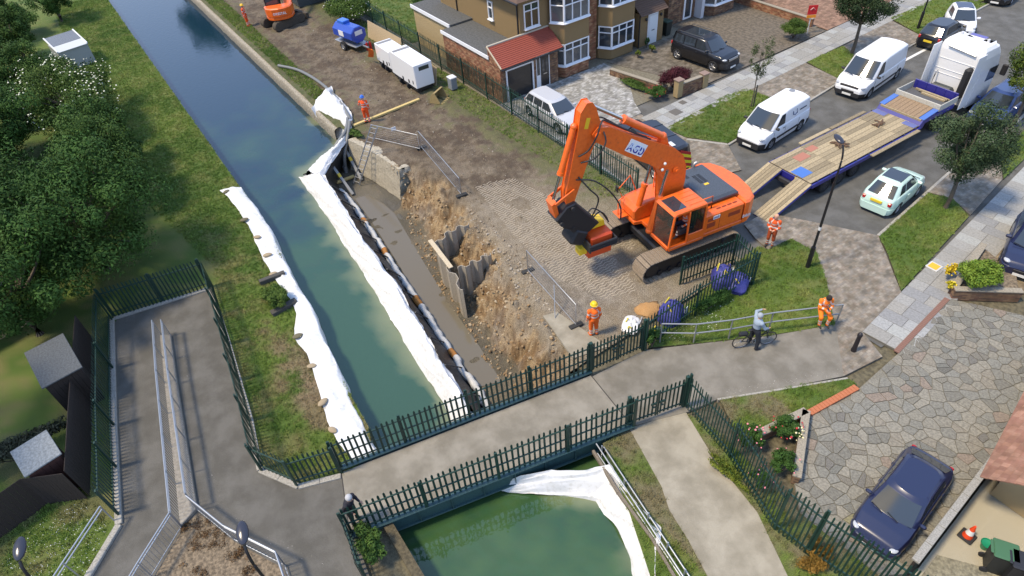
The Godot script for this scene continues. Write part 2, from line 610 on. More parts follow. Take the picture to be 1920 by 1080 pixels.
var silt_lines := []
var left_edge := []
var dry_side := PackedVector2Array()
func build_water():
	silt_lines = [[Vector2(10.24, -40.28), Vector2(10.46, -36.38), Vector2(8.58, -34.89), Vector2(6.92, -34.05), Vector2(6.77, -31.69), Vector2(6.27, -26.83), Vector2(5.89, -22.27), Vector2(5.57, -18.48), Vector2(5.1, -14.31), Vector2(4.97, -13.5)], [Vector2(6.18, -9.79), Vector2(7.05, -8.27), Vector2(7.85, -7.06), Vector2(7.24, -5.55)]]
	dry_side = PackedVector2Array([Vector2(10.49, -36.47), Vector2(9.18, -35.28), Vector2(7.94, -34.62), Vector2(6.68, -33.99), Vector2(6.61, -31.5), Vector2(6.26, -26.86), Vector2(5.88, -22.3), Vector2(5.51, -18.55), Vector2(5.29, -16.32), Vector2(5.16, -14.63), Vector2(4.95, -13.55)] + [Vector2(6, -12), Vector2(13, -12), Vector2(13, -38), Vector2(10.6, -37.6)])
	var vs := PackedVector3Array()
	var ns := PackedVector3Array()
	var cs := PackedColorArray()
	var ids := PackedInt32Array()
	var nx := 62
	var nzz := 560
	for j in nzz + 1:
		for i in nx + 1:
			var x := 0.8 + i * 0.16
			var z := 4.0 - j * 0.2
			vs.append(Vector3(x, WATER, z))
			ns.append(Vector3.UP)
			cs.append(water_colour(x, z))
			if i < nx and j < nzz:
				if inside(dry_side, Vector2(x - 0.3, z)): continue
				var a := j * (nx + 1) + i
				ids.append_array([a, a + nx + 1, a + 1, a + 1, a + nx + 1, a + nx + 2])
	var arr := []
	arr.resize(Mesh.ARRAY_MAX)
	arr[Mesh.ARRAY_VERTEX] = vs
	arr[Mesh.ARRAY_NORMAL] = ns
	arr[Mesh.ARRAY_COLOR] = cs
	arr[Mesh.ARRAY_INDEX] = ids
	var am := ArrayMesh.new()
	am.add_surface_from_arrays(Mesh.PRIMITIVE_TRIANGLES, arr)
	var w := StandardMaterial3D.new()
	w.vertex_color_use_as_albedo = true
	w.roughness = 0.045
	w.metallic_specular = 0.55
	w.normal_enabled = true
	w.normal_scale = 0.2
	w.normal_texture = noise_tex(31, 0.012, [], 3, FastNoiseLite.TYPE_SIMPLEX_SMOOTH, 3.0)
	w.uv1_triplanar = true
	w.uv1_world_triplanar = true
	w.uv1_scale = Vector3.ONE * 0.35
	structure("canal_water", am, w)

var dam_line := []

func build_banks():
	var earth := rough_mat("bank_earth", Color(0.05, 0.042, 0.025), Color(0.11, 0.09, 0.05), 0.6)
	var m := Mesher.new()
	for k in left_edge.size() - 1:
		var p: Vector2 = left_edge[k]
		var q: Vector2 = left_edge[k + 1]
		m.quad(Vector3(q.x - 0.03, -3.2, q.y), Vector3(p.x - 0.03, -3.2, p.y), Vector3(p.x - 0.03, -0.03, p.y), Vector3(q.x - 0.03, -0.03, q.y))
	m.slab(Vector3(1.32, -3.2, 70), Vector3(1.32, -3.2, -11.0), Vector3(1.32, 0.02, -11.0), Vector3(1.32, 0.02, 70), Vector3(-0.3, 0, 0))
	structure("left_bank", m, earth)
	m = Mesher.new()
	m.quad(Vector3(10.0, -3.2, -160), Vector3(10.0, -3.2, -74), Vector3(10.0, -0.1, -74), Vector3(10.0, -0.1, -160))
	m.quad(Vector3(10.0, -3.2, -12.6), Vector3(10.0, -3.2, 70), Vector3(10.0, -0.1, 70), Vector3(10.0, -0.1, -12.6))
	m.quad(Vector3(10.0, -3.2, -12.5), Vector3(20, -3.2, -12.5), Vector3(20, -0.1, -12.5), Vector3(10, -0.1, -12.5))
	structure("right_bank", m, earth)

# roads, paths, lawns
func sett_image(size: int, cols: int, rows: int, joint: Color, tones: Array, sd: int, vary := 0.06) -> ImageTexture:
	var im := Image.create(size, size, false, Image.FORMAT_RGB8)
	var r := RandomNumberGenerator.new()
	r.seed = sd
	im.fill(joint.linear_to_srgb())
	var bw := float(size) / cols
	var bh := float(size) / rows
	for j in rows:
		for i in cols:
			var k: Color = tones[r.randi() % tones.size()]
			k = (k * (1.0 + r.randf_range(-vary, vary) * 2.0)).linear_to_srgb()
			k.a = 1.0
			var x := int((i + (0.5 if j % 2 else 0.0)) * bw)
			var rect := Rect2i(x, int(j * bh), int((i + 1 + (0.5 if j % 2 else 0.0)) * bw) - x - 1, int((j + 1) * bh) - int(j * bh) - 1)
			im.fill_rect(rect, k)
			if rect.end.x > size: im.fill_rect(Rect2i(0, rect.position.y, rect.end.x - size, rect.size.y), k)
	for y in size:
		for x in size:
			var p := im.get_pixel(x, y)
			var f := 1.0 + r.randf_range(-0.07, 0.07)
			im.set_pixel(x, y, Color(p.r * f, p.g * f, p.b * f))
	return ImageTexture.create_from_image(im)

func sett_mat(key: String, metres: float, cols: int, rows: int, joint: Color, tones: Array, sd: int, rough := 0.85) -> StandardMaterial3D:
	if mats.has(key): return mats[key]
	var m := StandardMaterial3D.new()
	m.albedo_texture = sett_image(512, cols, rows, joint, tones, sd)
	m.uv1_triplanar = true
	m.uv1_world_triplanar = true
	m.uv1_triplanar_sharpness = 8.0
	m.uv1_scale = Vector3.ONE / metres
	m.roughness = rough
	m.detail_enabled = true
	m.detail_blend_mode = BaseMaterial3D.BLEND_MODE_MUL
	m.detail_albedo = noise_tex(3, 0.012, [[0.25, Color(0.78, 0.77, 0.74)], [0.75, Color(1, 1, 1)]], 5)
	m.detail_uv_layer = BaseMaterial3D.DETAIL_UV_2
	m.uv2_triplanar = true
	m.uv2_world_triplanar = true
	m.uv2_scale = Vector3.ONE * 0.23
	mats[key] = m
	return m

func asphalt_mat(key: String, a: Color, b: Color, sd: int) -> StandardMaterial3D:
	if mats.has(key): return mats[key]
	var m := rough_mat(key, a, b, 0.9, 0.9, 5.0, 0.06, false, sd)
	m.detail_enabled = true
	m.detail_blend_mode = BaseMaterial3D.BLEND_MODE_MUL
	m.detail_albedo = noise_tex(3, 0.012, [[0.25, Color(0.85, 0.845, 0.83)], [0.75, Color(1, 1, 1)]], 5)
	m.detail_uv_layer = BaseMaterial3D.DETAIL_UV_2
	m.uv2_triplanar = true
	m.uv2_world_triplanar = true
	m.uv2_scale = Vector3.ONE * 0.11
	return m

func lawn_colour(x: float, z: float) -> Color:
	var a := fbm(x, z, 14.0, 81.0)
	var b := fbm(x, z, 60.0, 82.0)
	var e := fbm(x, z, 240.0, 83.0)
	var k := Color(0.085, 0.15, 0.018).lerp(Color(0.15, 0.215, 0.032), clampf(0.5 + 1.2 * a + 0.7 * b, 0, 1))
	k = k.lerp(Color(0.23, 0.225, 0.07), clampf(0.1 + 0.7 * b + 0.7 * e, 0, 0.55))
	if x > 8.0 and x < 14.5 and z > -10.0:
		k = k.lerp(Color(0.22, 0.185, 0.105), clampf(0.5 + 1.4 * b + 0.8 * e, 0, 0.9))
	if x < 3.6:
		var s := clampf(1.0 - Vector2((x - 1.35) / 0.95, (z + 17.8) / 3.1).length() + 1.1 * b + 0.4 * e, 0, 1)
		k = k.lerp(Color(0.285, 0.215, 0.125), clampf(s * 3.0, 0, 1))
		var d := clampf((z + 34.0) / 10.0, 0, 1) * clampf(0.2 + 1.2 * b + 0.6 * e, 0, 0.6)
		k = k.lerp(Color(0.20, 0.165, 0.07), d)
	return k

func lawn_mesh(poly: Array, y: float, cell := 0.3) -> ArrayMesh:
	var pp := PackedVector2Array(poly)
	var lo := pp[0]
	var hi := pp[0]
	for p in pp:
		lo = Vector2(minf(lo.x, p.x), minf(lo.y, p.y))
		hi = Vector2(maxf(hi.x, p.x), maxf(hi.y, p.y))
	var m := Mesher.new()
	var i0 := int(floor(lo.x / cell))
	var j0 := int(floor(lo.y / cell))
	for i in range(i0, int(ceil(hi.x / cell))):
		for j in range(j0, int(ceil(hi.y / cell))):
			var q := PackedVector2Array([Vector2(i, j) * cell, Vector2(i + 1, j) * cell, Vector2(i + 1, j + 1) * cell, Vector2(i, j + 1) * cell])
			var all := true
			for p in q:
				if not inside(pp, p): all = false
			var pieces := [q] if all else Geometry2D.intersect_polygons(q, pp)
			for pc in pieces:
				if pc.size() < 3: continue
				for t in range(1, pc.size() - 1):
					var tri := [pc[0], pc[t], pc[t + 1]]
					if (tri[1] - tri[0]).cross(tri[2] - tri[0]) > 0: tri = [tri[0], tri[2], tri[1]]
					var w := []
					for p in tri: w.append(Vector3(p.x, y + 0.018 * fbm(p.x, p.y, 120.0, 84.0), p.y))
					m.put(w[0], Vector3.UP, lawn_colour(w[0].x, w[0].z)); m.put(w[2], Vector3.UP, lawn_colour(w[2].x, w[2].z)); m.put(w[1], Vector3.UP, lawn_colour(w[1].x, w[1].z))
	return m.mesh()

var tuft: ArrayMesh
func make_tuft():
	var m := Mesher.new()
	var r := RandomNumberGenerator.new()
	r.seed = 3
	for k in 11:
		var a := r.randf() * TAU
		var o := Vector3(cos(a), 0, sin(a)) * r.randf_range(0.0, 0.075)
		var b := r.randf() * TAU
		var side := Vector3(cos(b), 0, sin(b)) * r.randf_range(0.008, 0.015)
		var tip := o + Vector3(r.randf_range(-0.05, 0.05), r.randf_range(0.045, 0.095), r.randf_range(-0.05, 0.05))
		var s := r.randf_range(0.75, 1.25)
		m.col = Color(s, s, s * 0.95)
		m.tri(o - side, o + side, tip)
	tuft = m.mesh()

func tufts(poly: Array, y: float, density: float, sd: int, called: String, label: String, tall := 1.0, holes := []):
	var pp := PackedVector2Array(poly)
	var lo := pp[0]
	var hi := pp[0]
	for p in pp:
		lo = Vector2(minf(lo.x, p.x), minf(lo.y, p.y))
		hi = Vector2(maxf(hi.x, p.x), maxf(hi.y, p.y))
	var r := RandomNumberGenerator.new()
	r.seed = sd
	var put := []
	var n := int((hi.x - lo.x) * (hi.y - lo.y) * density)
	for k in n:
		var p := Vector2(r.randf_range(lo.x, hi.x), r.randf_range(lo.y, hi.y))
		if not inside(pp, p): continue
		var skip := false
		for h in holes:
			if inside(h, p): skip = true
		if skip: continue
		put.append(p)
	var mm := MultiMesh.new()
	mm.transform_format = MultiMesh.TRANSFORM_3D
	mm.use_colors = true
	mm.mesh = tuft
	mm.instance_count = put.size()
	for k in put.size():
		var p: Vector2 = put[k]
		var s := r.randf_range(0.7, 1.35)
		mm.set_instance_transform(k, Transform3D(Basis(Vector3.UP, r.randf() * TAU).scaled(Vector3(s, s * tall, s)), Vector3(p.x, y, p.y)))
		var c := lawn_colour(p.x, p.y) * r.randf_range(1.0, 1.55)
		c.a = 1.0
		mm.set_instance_color(k, c)
	var o := MultiMeshInstance3D.new()
	o.multimesh = mm
	o.name = numbered(called)
	var m := vmat("blade", 0.75)
	o.material_override = m
	add_child(o)
	tag(o, label, "grass")
	stuff(o)

func lawn(poly: Array, y: float, sd: int, label: String, density := 55.0, tall := 1.0, holes := [], skirt := true):
	var o := structure("lawn", lawn_mesh(poly, y), vmat("turf", 0.95, 0.45, 1.3))
	if skirt:
		var s := poly_sheet(poly, y - 0.02, 0.2)
		part(o, "turf_edge", s, mat(0.07, 0.06, 0.03, 0.95))
	tufts(poly, y - 0.005, density, sd, "grass", label, tall, holes)

func kerb(pts: Array, w := 0.13, drop := 0.2, up := 0.015, parent: Node = null):
	var o: Node3D = parent
	if o == null:
		o = Node3D.new()
		o.name = numbered("kerb")
		o.set_meta("kind", "structure")
		add_child(o)
	var stone := rough_mat("kerbstone", Color(0.24, 0.225, 0.19), Color(0.38, 0.36, 0.31), 1.1)
	for k in pts.size() - 1:
		var a: Vector2 = pts[k]
		var b: Vector2 = pts[k + 1]
		var n := maxi(1, int(round(a.distance_to(b) / 0.915)))
		for i in n:
			var p := a.lerp(b, (i + 0.5) / n)
			var m := Mesher.new()
			m.box(Vector3(0, -drop * 0.5 + up, 0), Vector3(a.distance_to(b) / n - 0.008, drop, w), 0.012)
			var s := part(o, "kerb_stone", m, stone)
			s.position = Vector3(p.x, 0.0, p.y)
			s.rotation.y = -(b - a).angle()
	return o

func paving(called: String, a: Vector2, b: Vector2, width: float, sd: int, pick := 99.0):
	var o := Node3D.new()
	o.name = numbered(called)
	o.set_meta("kind", "structure")
	add_child(o)
	var r := RandomNumberGenerator.new()
	r.seed = sd
	var tones := []
	for k in 6:
		var t := [0.29, 0.32, 0.345, 0.305, 0.37, 0.265][k] as float
		var tint := [Vector3(1, 0.97, 0.87), Vector3(1, 0.98, 0.9), Vector3(0.98, 0.985, 0.94), Vector3(1, 0.96, 0.85), Vector3(0.98, 0.99, 0.92), Vector3(0.98, 0.98, 0.95)][k] as Vector3
		tones.append(rough_mat("slab%d" % k, Color(t * tint.x * 0.78, t * tint.y * 0.78, t * tint.z * 0.78), Color(t * tint.x, t * tint.y, t * tint.z), 0.8, 0.9, 3.0, 0.02, false, 60 + k))
	var d := (b - a).normalized()
	var q := Vector2(-d.y, d.x)
	var len := a.distance_to(b)
	var bed := poly_sheet([a, b, b + q * width, a + q * width], -0.02, 0.1)
	part(o, "mortar_bed", bed, mat(0.14, 0.13, 0.105, 0.95))
	var x := 0.0
	while x < len - 0.2:
		var sl := minf(0.61, len - x)
		var y := 0.0
		var first := r.randf() < 0.5
		while y < width - 0.05:
			var sw := 0.61 if first else 0.91
			first = not first
			if width - y - sw < 0.3: sw = width - y
			var m := Mesher.new()
			m.box(Vector3.ZERO, Vector3(sl - 0.014, 0.06, sw - 0.014), 0.006)
			var s := part(o, "paving_slab", m, tones[r.randi() % tones.size()])
			var p := a + d * (x + sl * 0.5) + q * (y + sw * 0.5)
			s.position = Vector3(p.x, -0.03 + r.randf_range(-0.004, 0.004), p.y)
			s.rotation.y = -d.angle()
			y += sw
		x += sl
	return o

var drive_poly := []
func crazy_paving():
	drive_poly = [Vector2(14.67, -5.69), Vector2(16.97, -5.34), Vector2(19.56, -5.44), Vector2(23.44, -5.85), Vector2(23.81, -5.78), Vector2(25.3, -3.06), Vector2(20.58, -0.88), Vector2(16.97, -1.08), Vector2(12.43, -0.71), Vector2(11.78, -1.1), Vector2(11.62, -3.63), Vector2(12.31, -4.35)]
	var pp := PackedVector2Array(drive_poly)
	var o := structure("crazy_paving", poly_sheet(drive_poly, -0.03, 0.1), rough_mat("crazy_bed", Color(0.15, 0.14, 0.105), Color(0.22, 0.205, 0.16), 1.2))
	var tones := []
	var cols := [[0.225, 0.21, 0.17], [0.20, 0.192, 0.162], [0.25, 0.232, 0.188], [0.175, 0.167, 0.14], [0.23, 0.208, 0.165], [0.21, 0.204, 0.175], [0.235, 0.19, 0.15], [0.24, 0.222, 0.13]]
	for k in cols.size():
		var c: Array = cols[k]
		tones.append(rough_mat("crazy%d" % k, Color(c[0] * 0.68, c[1] * 0.68, c[2] * 0.66), Color(c[0] * 1.12, c[1] * 1.12, c[2] * 1.1), 0.9, 0.88, 5.0, 0.025, false, 80 + k))
	var r := RandomNumberGenerator.new()
	r.seed = 8
	var cell := 0.34
	var seeds := {}
	for i in range(17, 87):
		for j in range(-32, 10):
			seeds[Vector2i(i, j)] = Vector2(i + r.randf_range(-0.49, 0.49), j + r.randf_range(-0.49, 0.49)) * cell
			if r.randf() < 0.16: seeds.erase(Vector2i(i, j))
	var made := []
	for key in seeds:
		var s: Vector2 = seeds[key]
		if not inside(pp, s): continue
		var poly := PackedVector2Array([s + Vector2(-1, -1), s + Vector2(1, -1), s + Vector2(1, 1), s + Vector2(-1, 1)])
		for di in range(-2, 3):
			for dj in range(-2, 3):
				var key2: Vector2i = key + Vector2i(di, dj)
				if key2 == key or not seeds.has(key2): continue
				poly = half_plane(poly, (s + seeds[key2]) * 0.5, seeds[key2] - s)
		var cut := Geometry2D.intersect_polygons(poly, pp)
		if cut.is_empty(): continue
		var off := Geometry2D.offset_polygon(cut[0], -0.011, Geometry2D.JOIN_MITER)
		if off.is_empty() or off[0].size() < 3: continue
		made.append(off[0])
	made.sort_custom(func(a, b): return absf(Mesher.area(a)) > absf(Mesher.area(b)))
	var rest := Mesher.new()
	for k in made.size():
		var m := rest if k >= 300 else Mesher.new()
		var rc: Array = cols[r.randi() % 6]
		if k >= 300: m.col = Color(rc[0], rc[1], rc[2])
		m.plate(Array(made[k]), -0.03, r.randf_range(0.0, 0.012), 0.005)
		if k < 300:
			var t := r.randf()
			part(o, "paving_stone", m, tones[(r.randi() % 6) if t < 0.94 else (6 if t < 0.975 else 7)])
	if rest.v.size():
		stuff(part(o, "small_paving_stones", rest, vmat("crazy_rest", 0.88, 0.3, 0.9)))

func half_plane(poly: PackedVector2Array, p: Vector2, nrm: Vector2) -> PackedVector2Array:
	var out := PackedVector2Array()
	for k in poly.size():
		var a := poly[k]
		var b := poly[(k + 1) % poly.size()]
		var da := (a - p).dot(nrm)
		var db := (b - p).dot(nrm)
		if da <= 0.0: out.append(a)
		if (da < 0.0) != (db < 0.0) and absf(da - db) > 1e-9: out.append(a.lerp(b, da / (da - db)))
	return out

func build_surfaces():
	make_tuft()
	var asphalt := asphalt_mat("asphalt", Color(0.105, 0.103, 0.094), Color(0.145, 0.142, 0.13), 40)
	var tarmac := asphalt_mat("tarmac", Color(0.195, 0.178, 0.142), Color(0.265, 0.243, 0.198), 44)
	structure("road", poly_sheet([Vector2(19.5, -26), Vector2(120, -26), Vector2(120, -6), Vector2(19.5, -6)], -0.09), asphalt)
	var block := sett_mat("blockwork", 1.6, 8, 16, Color(0.13, 0.115, 0.09), [Color(0.24, 0.205, 0.16), Color(0.28, 0.245, 0.195), Color(0.22, 0.195, 0.16), Color(0.255, 0.21, 0.16)], 5)
	structure("plots", poly_sheet([Vector2(19.45, -26), Vector2(19.45, -110), Vector2(130, -110), Vector2(130, -25.6)], -0.035, 0.1), rough_mat("plot_soil", Color(0.11, 0.1, 0.07), Color(0.19, 0.17, 0.12), 0.5))
	paving("pavement", Vector2(24.82, -24.71), Vector2(95, -25.9), 2.05, 3)
	structure("block_crossover", poly_sheet([Vector2(25.02, -22.85), Vector2(25.15, -21.37), Vector2(26.35, -19.52), Vector2(24.89, -17.27), Vector2(23.44, -17.76), Vector2(22.66, -19.23), Vector2(23.8, -22.28), Vector2(24.37, -22.7)], -0.012, 0.1), block)
	structure("block_crossover", poly_sheet([Vector2(32.06, -22.94), Vector2(37.52, -22.91), Vector2(37.04, -19.98), Vector2(33.26, -19.63), Vector2(29.98, -19.55), Vector2(32.15, -21.41)], -0.012, 0.1), block)
	structure("block_crossover", poly_sheet([Vector2(41.33, -22.78), Vector2(47.29, -23.3), Vector2(46.1, -20.11), Vector2(43.2, -19.97), Vector2(38.11, -19.88), Vector2(40.57, -21.63)], -0.012, 0.1), block)
	lawn([Vector2(25.08, -22.87), Vector2(30.41, -23.24), Vector2(32.07, -23.03), Vector2(32.17, -21.39), Vector2(29.98, -19.55), Vector2(27.52, -19.54), Vector2(26.35, -19.52), Vector2(25.19, -21.41)], 0.0, 21, "small trimmed verge lawn beside the parked pick-up and sapling", 75.0)
	lawn([Vector2(37.66, -22.9), Vector2(41.28, -22.83), Vector2(40.69, -21.63), Vector2(38.24, -19.96), Vector2(36.98, -19.94)], 0.0, 22, "small verge lawn behind the big white van", 65.0)
	lawn([Vector2(47.51, -23.35), Vector2(54.33, -23.2), Vector2(54.15, -20.22), Vector2(46.12, -20.08)], 0.0, 23, "verge lawn round the lamp post behind the dark hatchback", 55.0)
	lawn([Vector2(53.97, -20.87), Vector2(57.73, -21.69), Vector2(64.12, -20.95), Vector2(60.65, -19.35)], 0.0, 24, "far verge lawn beside the street's bend", 40.0)
	kerb([Vector2(25.03, -21.25), Vector2(26.26, -19.37), Vector2(27.43, -19.46), Vector2(29.86, -19.41), Vector2(33.23, -19.57), Vector2(36.86, -19.86), Vector2(43.06, -19.88), Vector2(45.99, -19.97), Vector2(52.81, -20.14), Vector2(62.69, -20.29)])
	structure("road_marking", poly_sheet([Vector2(39.12, -19.07), Vector2(38.99, -18.88), Vector2(45.33, -18.97), Vector2(45.49, -19.17)], -0.086), mat(0.62, 0.61, 0.57, 0.8))
	structure("block_paving", poly_sheet([Vector2(22.88, -14.14), Vector2(23.86, -12.43), Vector2(25.24, -9.87), Vector2(22.69, -7.21), Vector2(19.61, -6.88), Vector2(19.07, -5.7), Vector2(17.19, -6), Vector2(19.19, -7.77), Vector2(22.07, -10.64), Vector2(22.21, -12.13), Vector2(20.85, -12.28), Vector2(21.04, -13.21), Vector2(21.45, -14.16)], -0.01, 0.1), block)
	structure("block_paving", poly_sheet([Vector2(29.9, -10.27), Vector2(32.55, -10.52), Vector2(34.94, -9.58), Vector2(33.43, -8.69), Vector2(29.58, -8.15), Vector2(30.22, -9.3)], -0.012, 0.1), block)
	structure("block_paving", poly_sheet([Vector2(23.96, -6.05), Vector2(27.77, -6.68), Vector2(37.43, -8.04), Vector2(26.86, -3.3), Vector2(26.03, -4.56), Vector2(24.04, -5.59)], -0.012, 0.1), sett_mat("brown_blocks", 1.6, 8, 16, Color(0.12, 0.095, 0.06), [Color(0.25, 0.195, 0.12), Color(0.29, 0.225, 0.14), Color(0.23, 0.175, 0.11)], 6))
	lawn([Vector2(25.2, -9.81), Vector2(29.78, -10.25), Vector2(30.22, -9.3), Vector2(29.45, -8.15), Vector2(22.75, -7.25), Vector2(24.49, -8.95)], 0.0, 25, "kerbside lawn under the street tree by the pale green car", 85.0)
	lawn([Vector2(35, -9.53), Vector2(37.38, -10.02), Vector2(44.6, -11.25), Vector2(40.34, -9.34), Vector2(33.46, -8.66)], 0.0, 26, "narrow verge lawn under the small tree by the blue car", 60.0)
	kerb([Vector2(25.24, -9.87), Vector2(30.02, -10.34), Vector2(32.73, -10.62), Vector2(37.28, -10.63), Vector2(45.6, -11.7)])
	paving("footway", Vector2(19.61, -6.88), Vector2(39.73, -9.07), 1.72, 4)
	crazy_paving()
	lawn([Vector2(20.85, -12.28), Vector2(22.21, -12.13), Vector2(22.23, -10.84), Vector2(20.99, -9.44), Vector2(19.13, -7.74), Vector2(16.69, -8.94), Vector2(14.71, -10.1), Vector2(12.67, -11.34), Vector2(13.91, -11.88), Vector2(16, -12.15), Vector2(18.72, -12.5), Vector2(20.62, -12.71)], 0.0, 27, "lawn with lamp post between compound fence and path railing", 90.0)
	lawn([Vector2(12.95, -7.98), Vector2(14.93, -7.03), Vector2(17.22, -5.85), Vector2(17.23, -5.5), Vector2(14.92, -5.8), Vector2(12.68, -6.11), Vector2(12.1, -6.25)], 0.0, 28, "triangular lawn between path and rose bed wall", 100.0)
	structure("path", poly_sheet([Vector2(9.78, -11.62), Vector2(12.52, -11.32), Vector2(14.69, -10.08), Vector2(16.67, -8.92), Vector2(19.16, -7.72), Vector2(17.19, -6), Vector2(14.74, -7.12), Vector2(12.89, -8.05), Vector2(11.68, -8.3), Vector2(9.64, -9.09)], -0.006, 0.1), tarmac)
	var ramp: Array = [Vector2(-4.31, -27.13), Vector2(-0.22, -26.37), Vector2(-0.64, -22.04), Vector2(-1.13, -17.73), Vector2(-1.53, -15.48), Vector2(-0.66, -14.05), Vector2(0.67, -13.52), Vector2(0.17, -11.38), Vector2(-0.06, -9.51), Vector2(-0.34, -7.92), Vector2(-8.27, -13.73), Vector2(-7.13, -15.12), Vector2(-6.02, -16.37), Vector2(-5.44, -20.77)]
	structure("ramp_path", poly_sheet(ramp, -0.002, 0.1), asphalt_mat("ramp_tarmac", Color(0.11, 0.104, 0.09), Color(0.16, 0.152, 0.132), 46))
	var bank := [Vector2(3.46, -96), Vector2(3.46, -34), Vector2(3.45, -29), Vector2(2.9, -23.5), Vector2(2.5, -19.9), Vector2(2.3, -14.8), Vector2(1.9, -13.6), Vector2(0.67, -13.52), Vector2(-0.66, -14.05), Vector2(-1.53, -15.48), Vector2(-1.13, -17.73), Vector2(-0.64, -22.04), Vector2(-0.22, -26.37), Vector2(-4.31, -27.13), Vector2(-5.44, -20.77), Vector2(-6.02, -16.37), Vector2(-7.13, -15.12), Vector2(-8.27, -13.73), Vector2(-25, -12), Vector2(-25, -96)]
	structure("lawn", lawn_mesh(bank, 0.0, 0.4), vmat("turf", 0.95, 0.45, 1.3))
	var strip := [Vector2(3.46, -78), Vector2(3.46, -34), Vector2(3.45, -29), Vector2(2.9, -23.5), Vector2(2.5, -19.9), Vector2(2.3, -14.8), Vector2(1.9, -13.6), Vector2(0.67, -13.52), Vector2(-0.66, -14.05), Vector2(-1.53, -15.48), Vector2(-1.13, -17.73), Vector2(-0.64, -22.04), Vector2(0.29, -27.77), Vector2(-1.8, -40), Vector2(-1.2, -78)]
	tufts(strip, 0.0, 115.0, 29, "grass", "mown grass bank sloping along the canal's far side from the site", 0.8)
	tufts([Vector2(-6.25, -16.66), Vector2(-7.12, -15.25), Vector2(-8.28, -15.02), Vector2(-10.34, -16.55), Vector2(-10.22, -20.13), Vector2(-8.37, -18.73), Vector2(-6.82, -19.05)], 0.0, 90.0, 30, "grass", "daisy-speckled lawn beyond the handrail beside the ramp", 1.0)
	tufts([Vector2(10.75, -76), Vector2(10.75, -37.5), Vector2(11.7, -38.5), Vector2(12.1, -76)], 0.02, 90.0, 34, "grass", "rough grass left along the top of the canal wall", 1.2)
	tufts([Vector2(18.2, -52), Vector2(17.6, -33), Vector2(17.9, -20), Vector2(19.3, -19), Vector2(19.45, -52)], 0.0, 45.0, 35, "grass", "patchy grass along the site foot of the long palisade fence", 1.0)
	lawn([Vector2(20.2, -80), Vector2(34, -80), Vector2(34, -44.6), Vector2(20.2, -44.6)], 0.0, 36, "back garden lawn behind the flat-roofed extension", 22.0)
	structure("old_slab", poly_sheet([Vector2(9.61, -9.05), Vector2(11.64, -8.39), Vector2(10.99, -6.45), Vector2(10.61, -4.39), Vector2(9.72, -2.53), Vector2(7.93, -3.87), Vector2(8.31, -5.06), Vector2(8.54, -6.06), Vector2(8.93, -6.81)], -0.02, 0.12), asphalt_mat("old_concrete", Color(0.31, 0.275, 0.2), Color(0.40, 0.36, 0.275), 50))
	lawn([Vector2(8.49, -9.16), Vector2(9.61, -9.05), Vector2(8.93, -6.81), Vector2(8.54, -6.06), Vector2(8.31, -5.06), Vector2(7.93, -3.87), Vector2(7.83, -3.48), Vector2(6.45, -4.5), Vector2(7.5, -6.74)], -0.05, 31, "rough grass strip between scaffold rail and old concrete slab", 70.0, 1.3, [], false)
	lawn([Vector2(11.62, -8.34), Vector2(10.99, -6.33), Vector2(10.61, -4.39), Vector2(9.72, -2.53), Vector2(9.53, -2.04), Vector2(11.83, -0.34), Vector2(11.93, -1.36), Vector2(11.62, -3.63), Vector2(11.73, -4.91), Vector2(11.94, -7.31)], -0.05, 32, "weedy strip along the foot of the green fence by the old slab", 60.0, 1.6, [], false)

# fences, bridge, dam
func line_len(pts: Array) -> float:
	var t = 0.0
	for k in pts.size() - 1: t += pts[k].distance_to(pts[k + 1])
	return t

func line_at(pts: Array, s: float):
	for k in pts.size() - 1:
		var d: float = pts[k].distance_to(pts[k + 1])
		if s <= d or k == pts.size() - 2:
			return pts[k].lerp(pts[k + 1], s / maxf(d, 1e-6))
		s -= d
	return pts[0]

func resample(pts: Array, n: int) -> Array:
	var t = line_len(pts)
	var out = []
	for k in n: out.append(line_at(pts, t * k / (n - 1)))
	return out

func green_steel() -> StandardMaterial3D:
	return rough_mat("green_steel", Color(0.006, 0.028, 0.02), Color(0.012, 0.05, 0.036), 1.5, 0.5, 0.0)

func picket_mesh(h: float, w := 0.068) -> ArrayMesh:
	var m = Mesher.new()
	var a = w * 0.5
	m.prism([v2(-a, 0), v2(a, 0), v2(a, h - 0.06), v2(0.012, h), v2(-0.012, h), v2(-a, h - 0.06)], -0.004, 0.004)
	m.box(v3(0, h * 0.5 - 0.03, 0.008), v3(w * 0.3, h - 0.1, 0.01))
	return m.mesh()

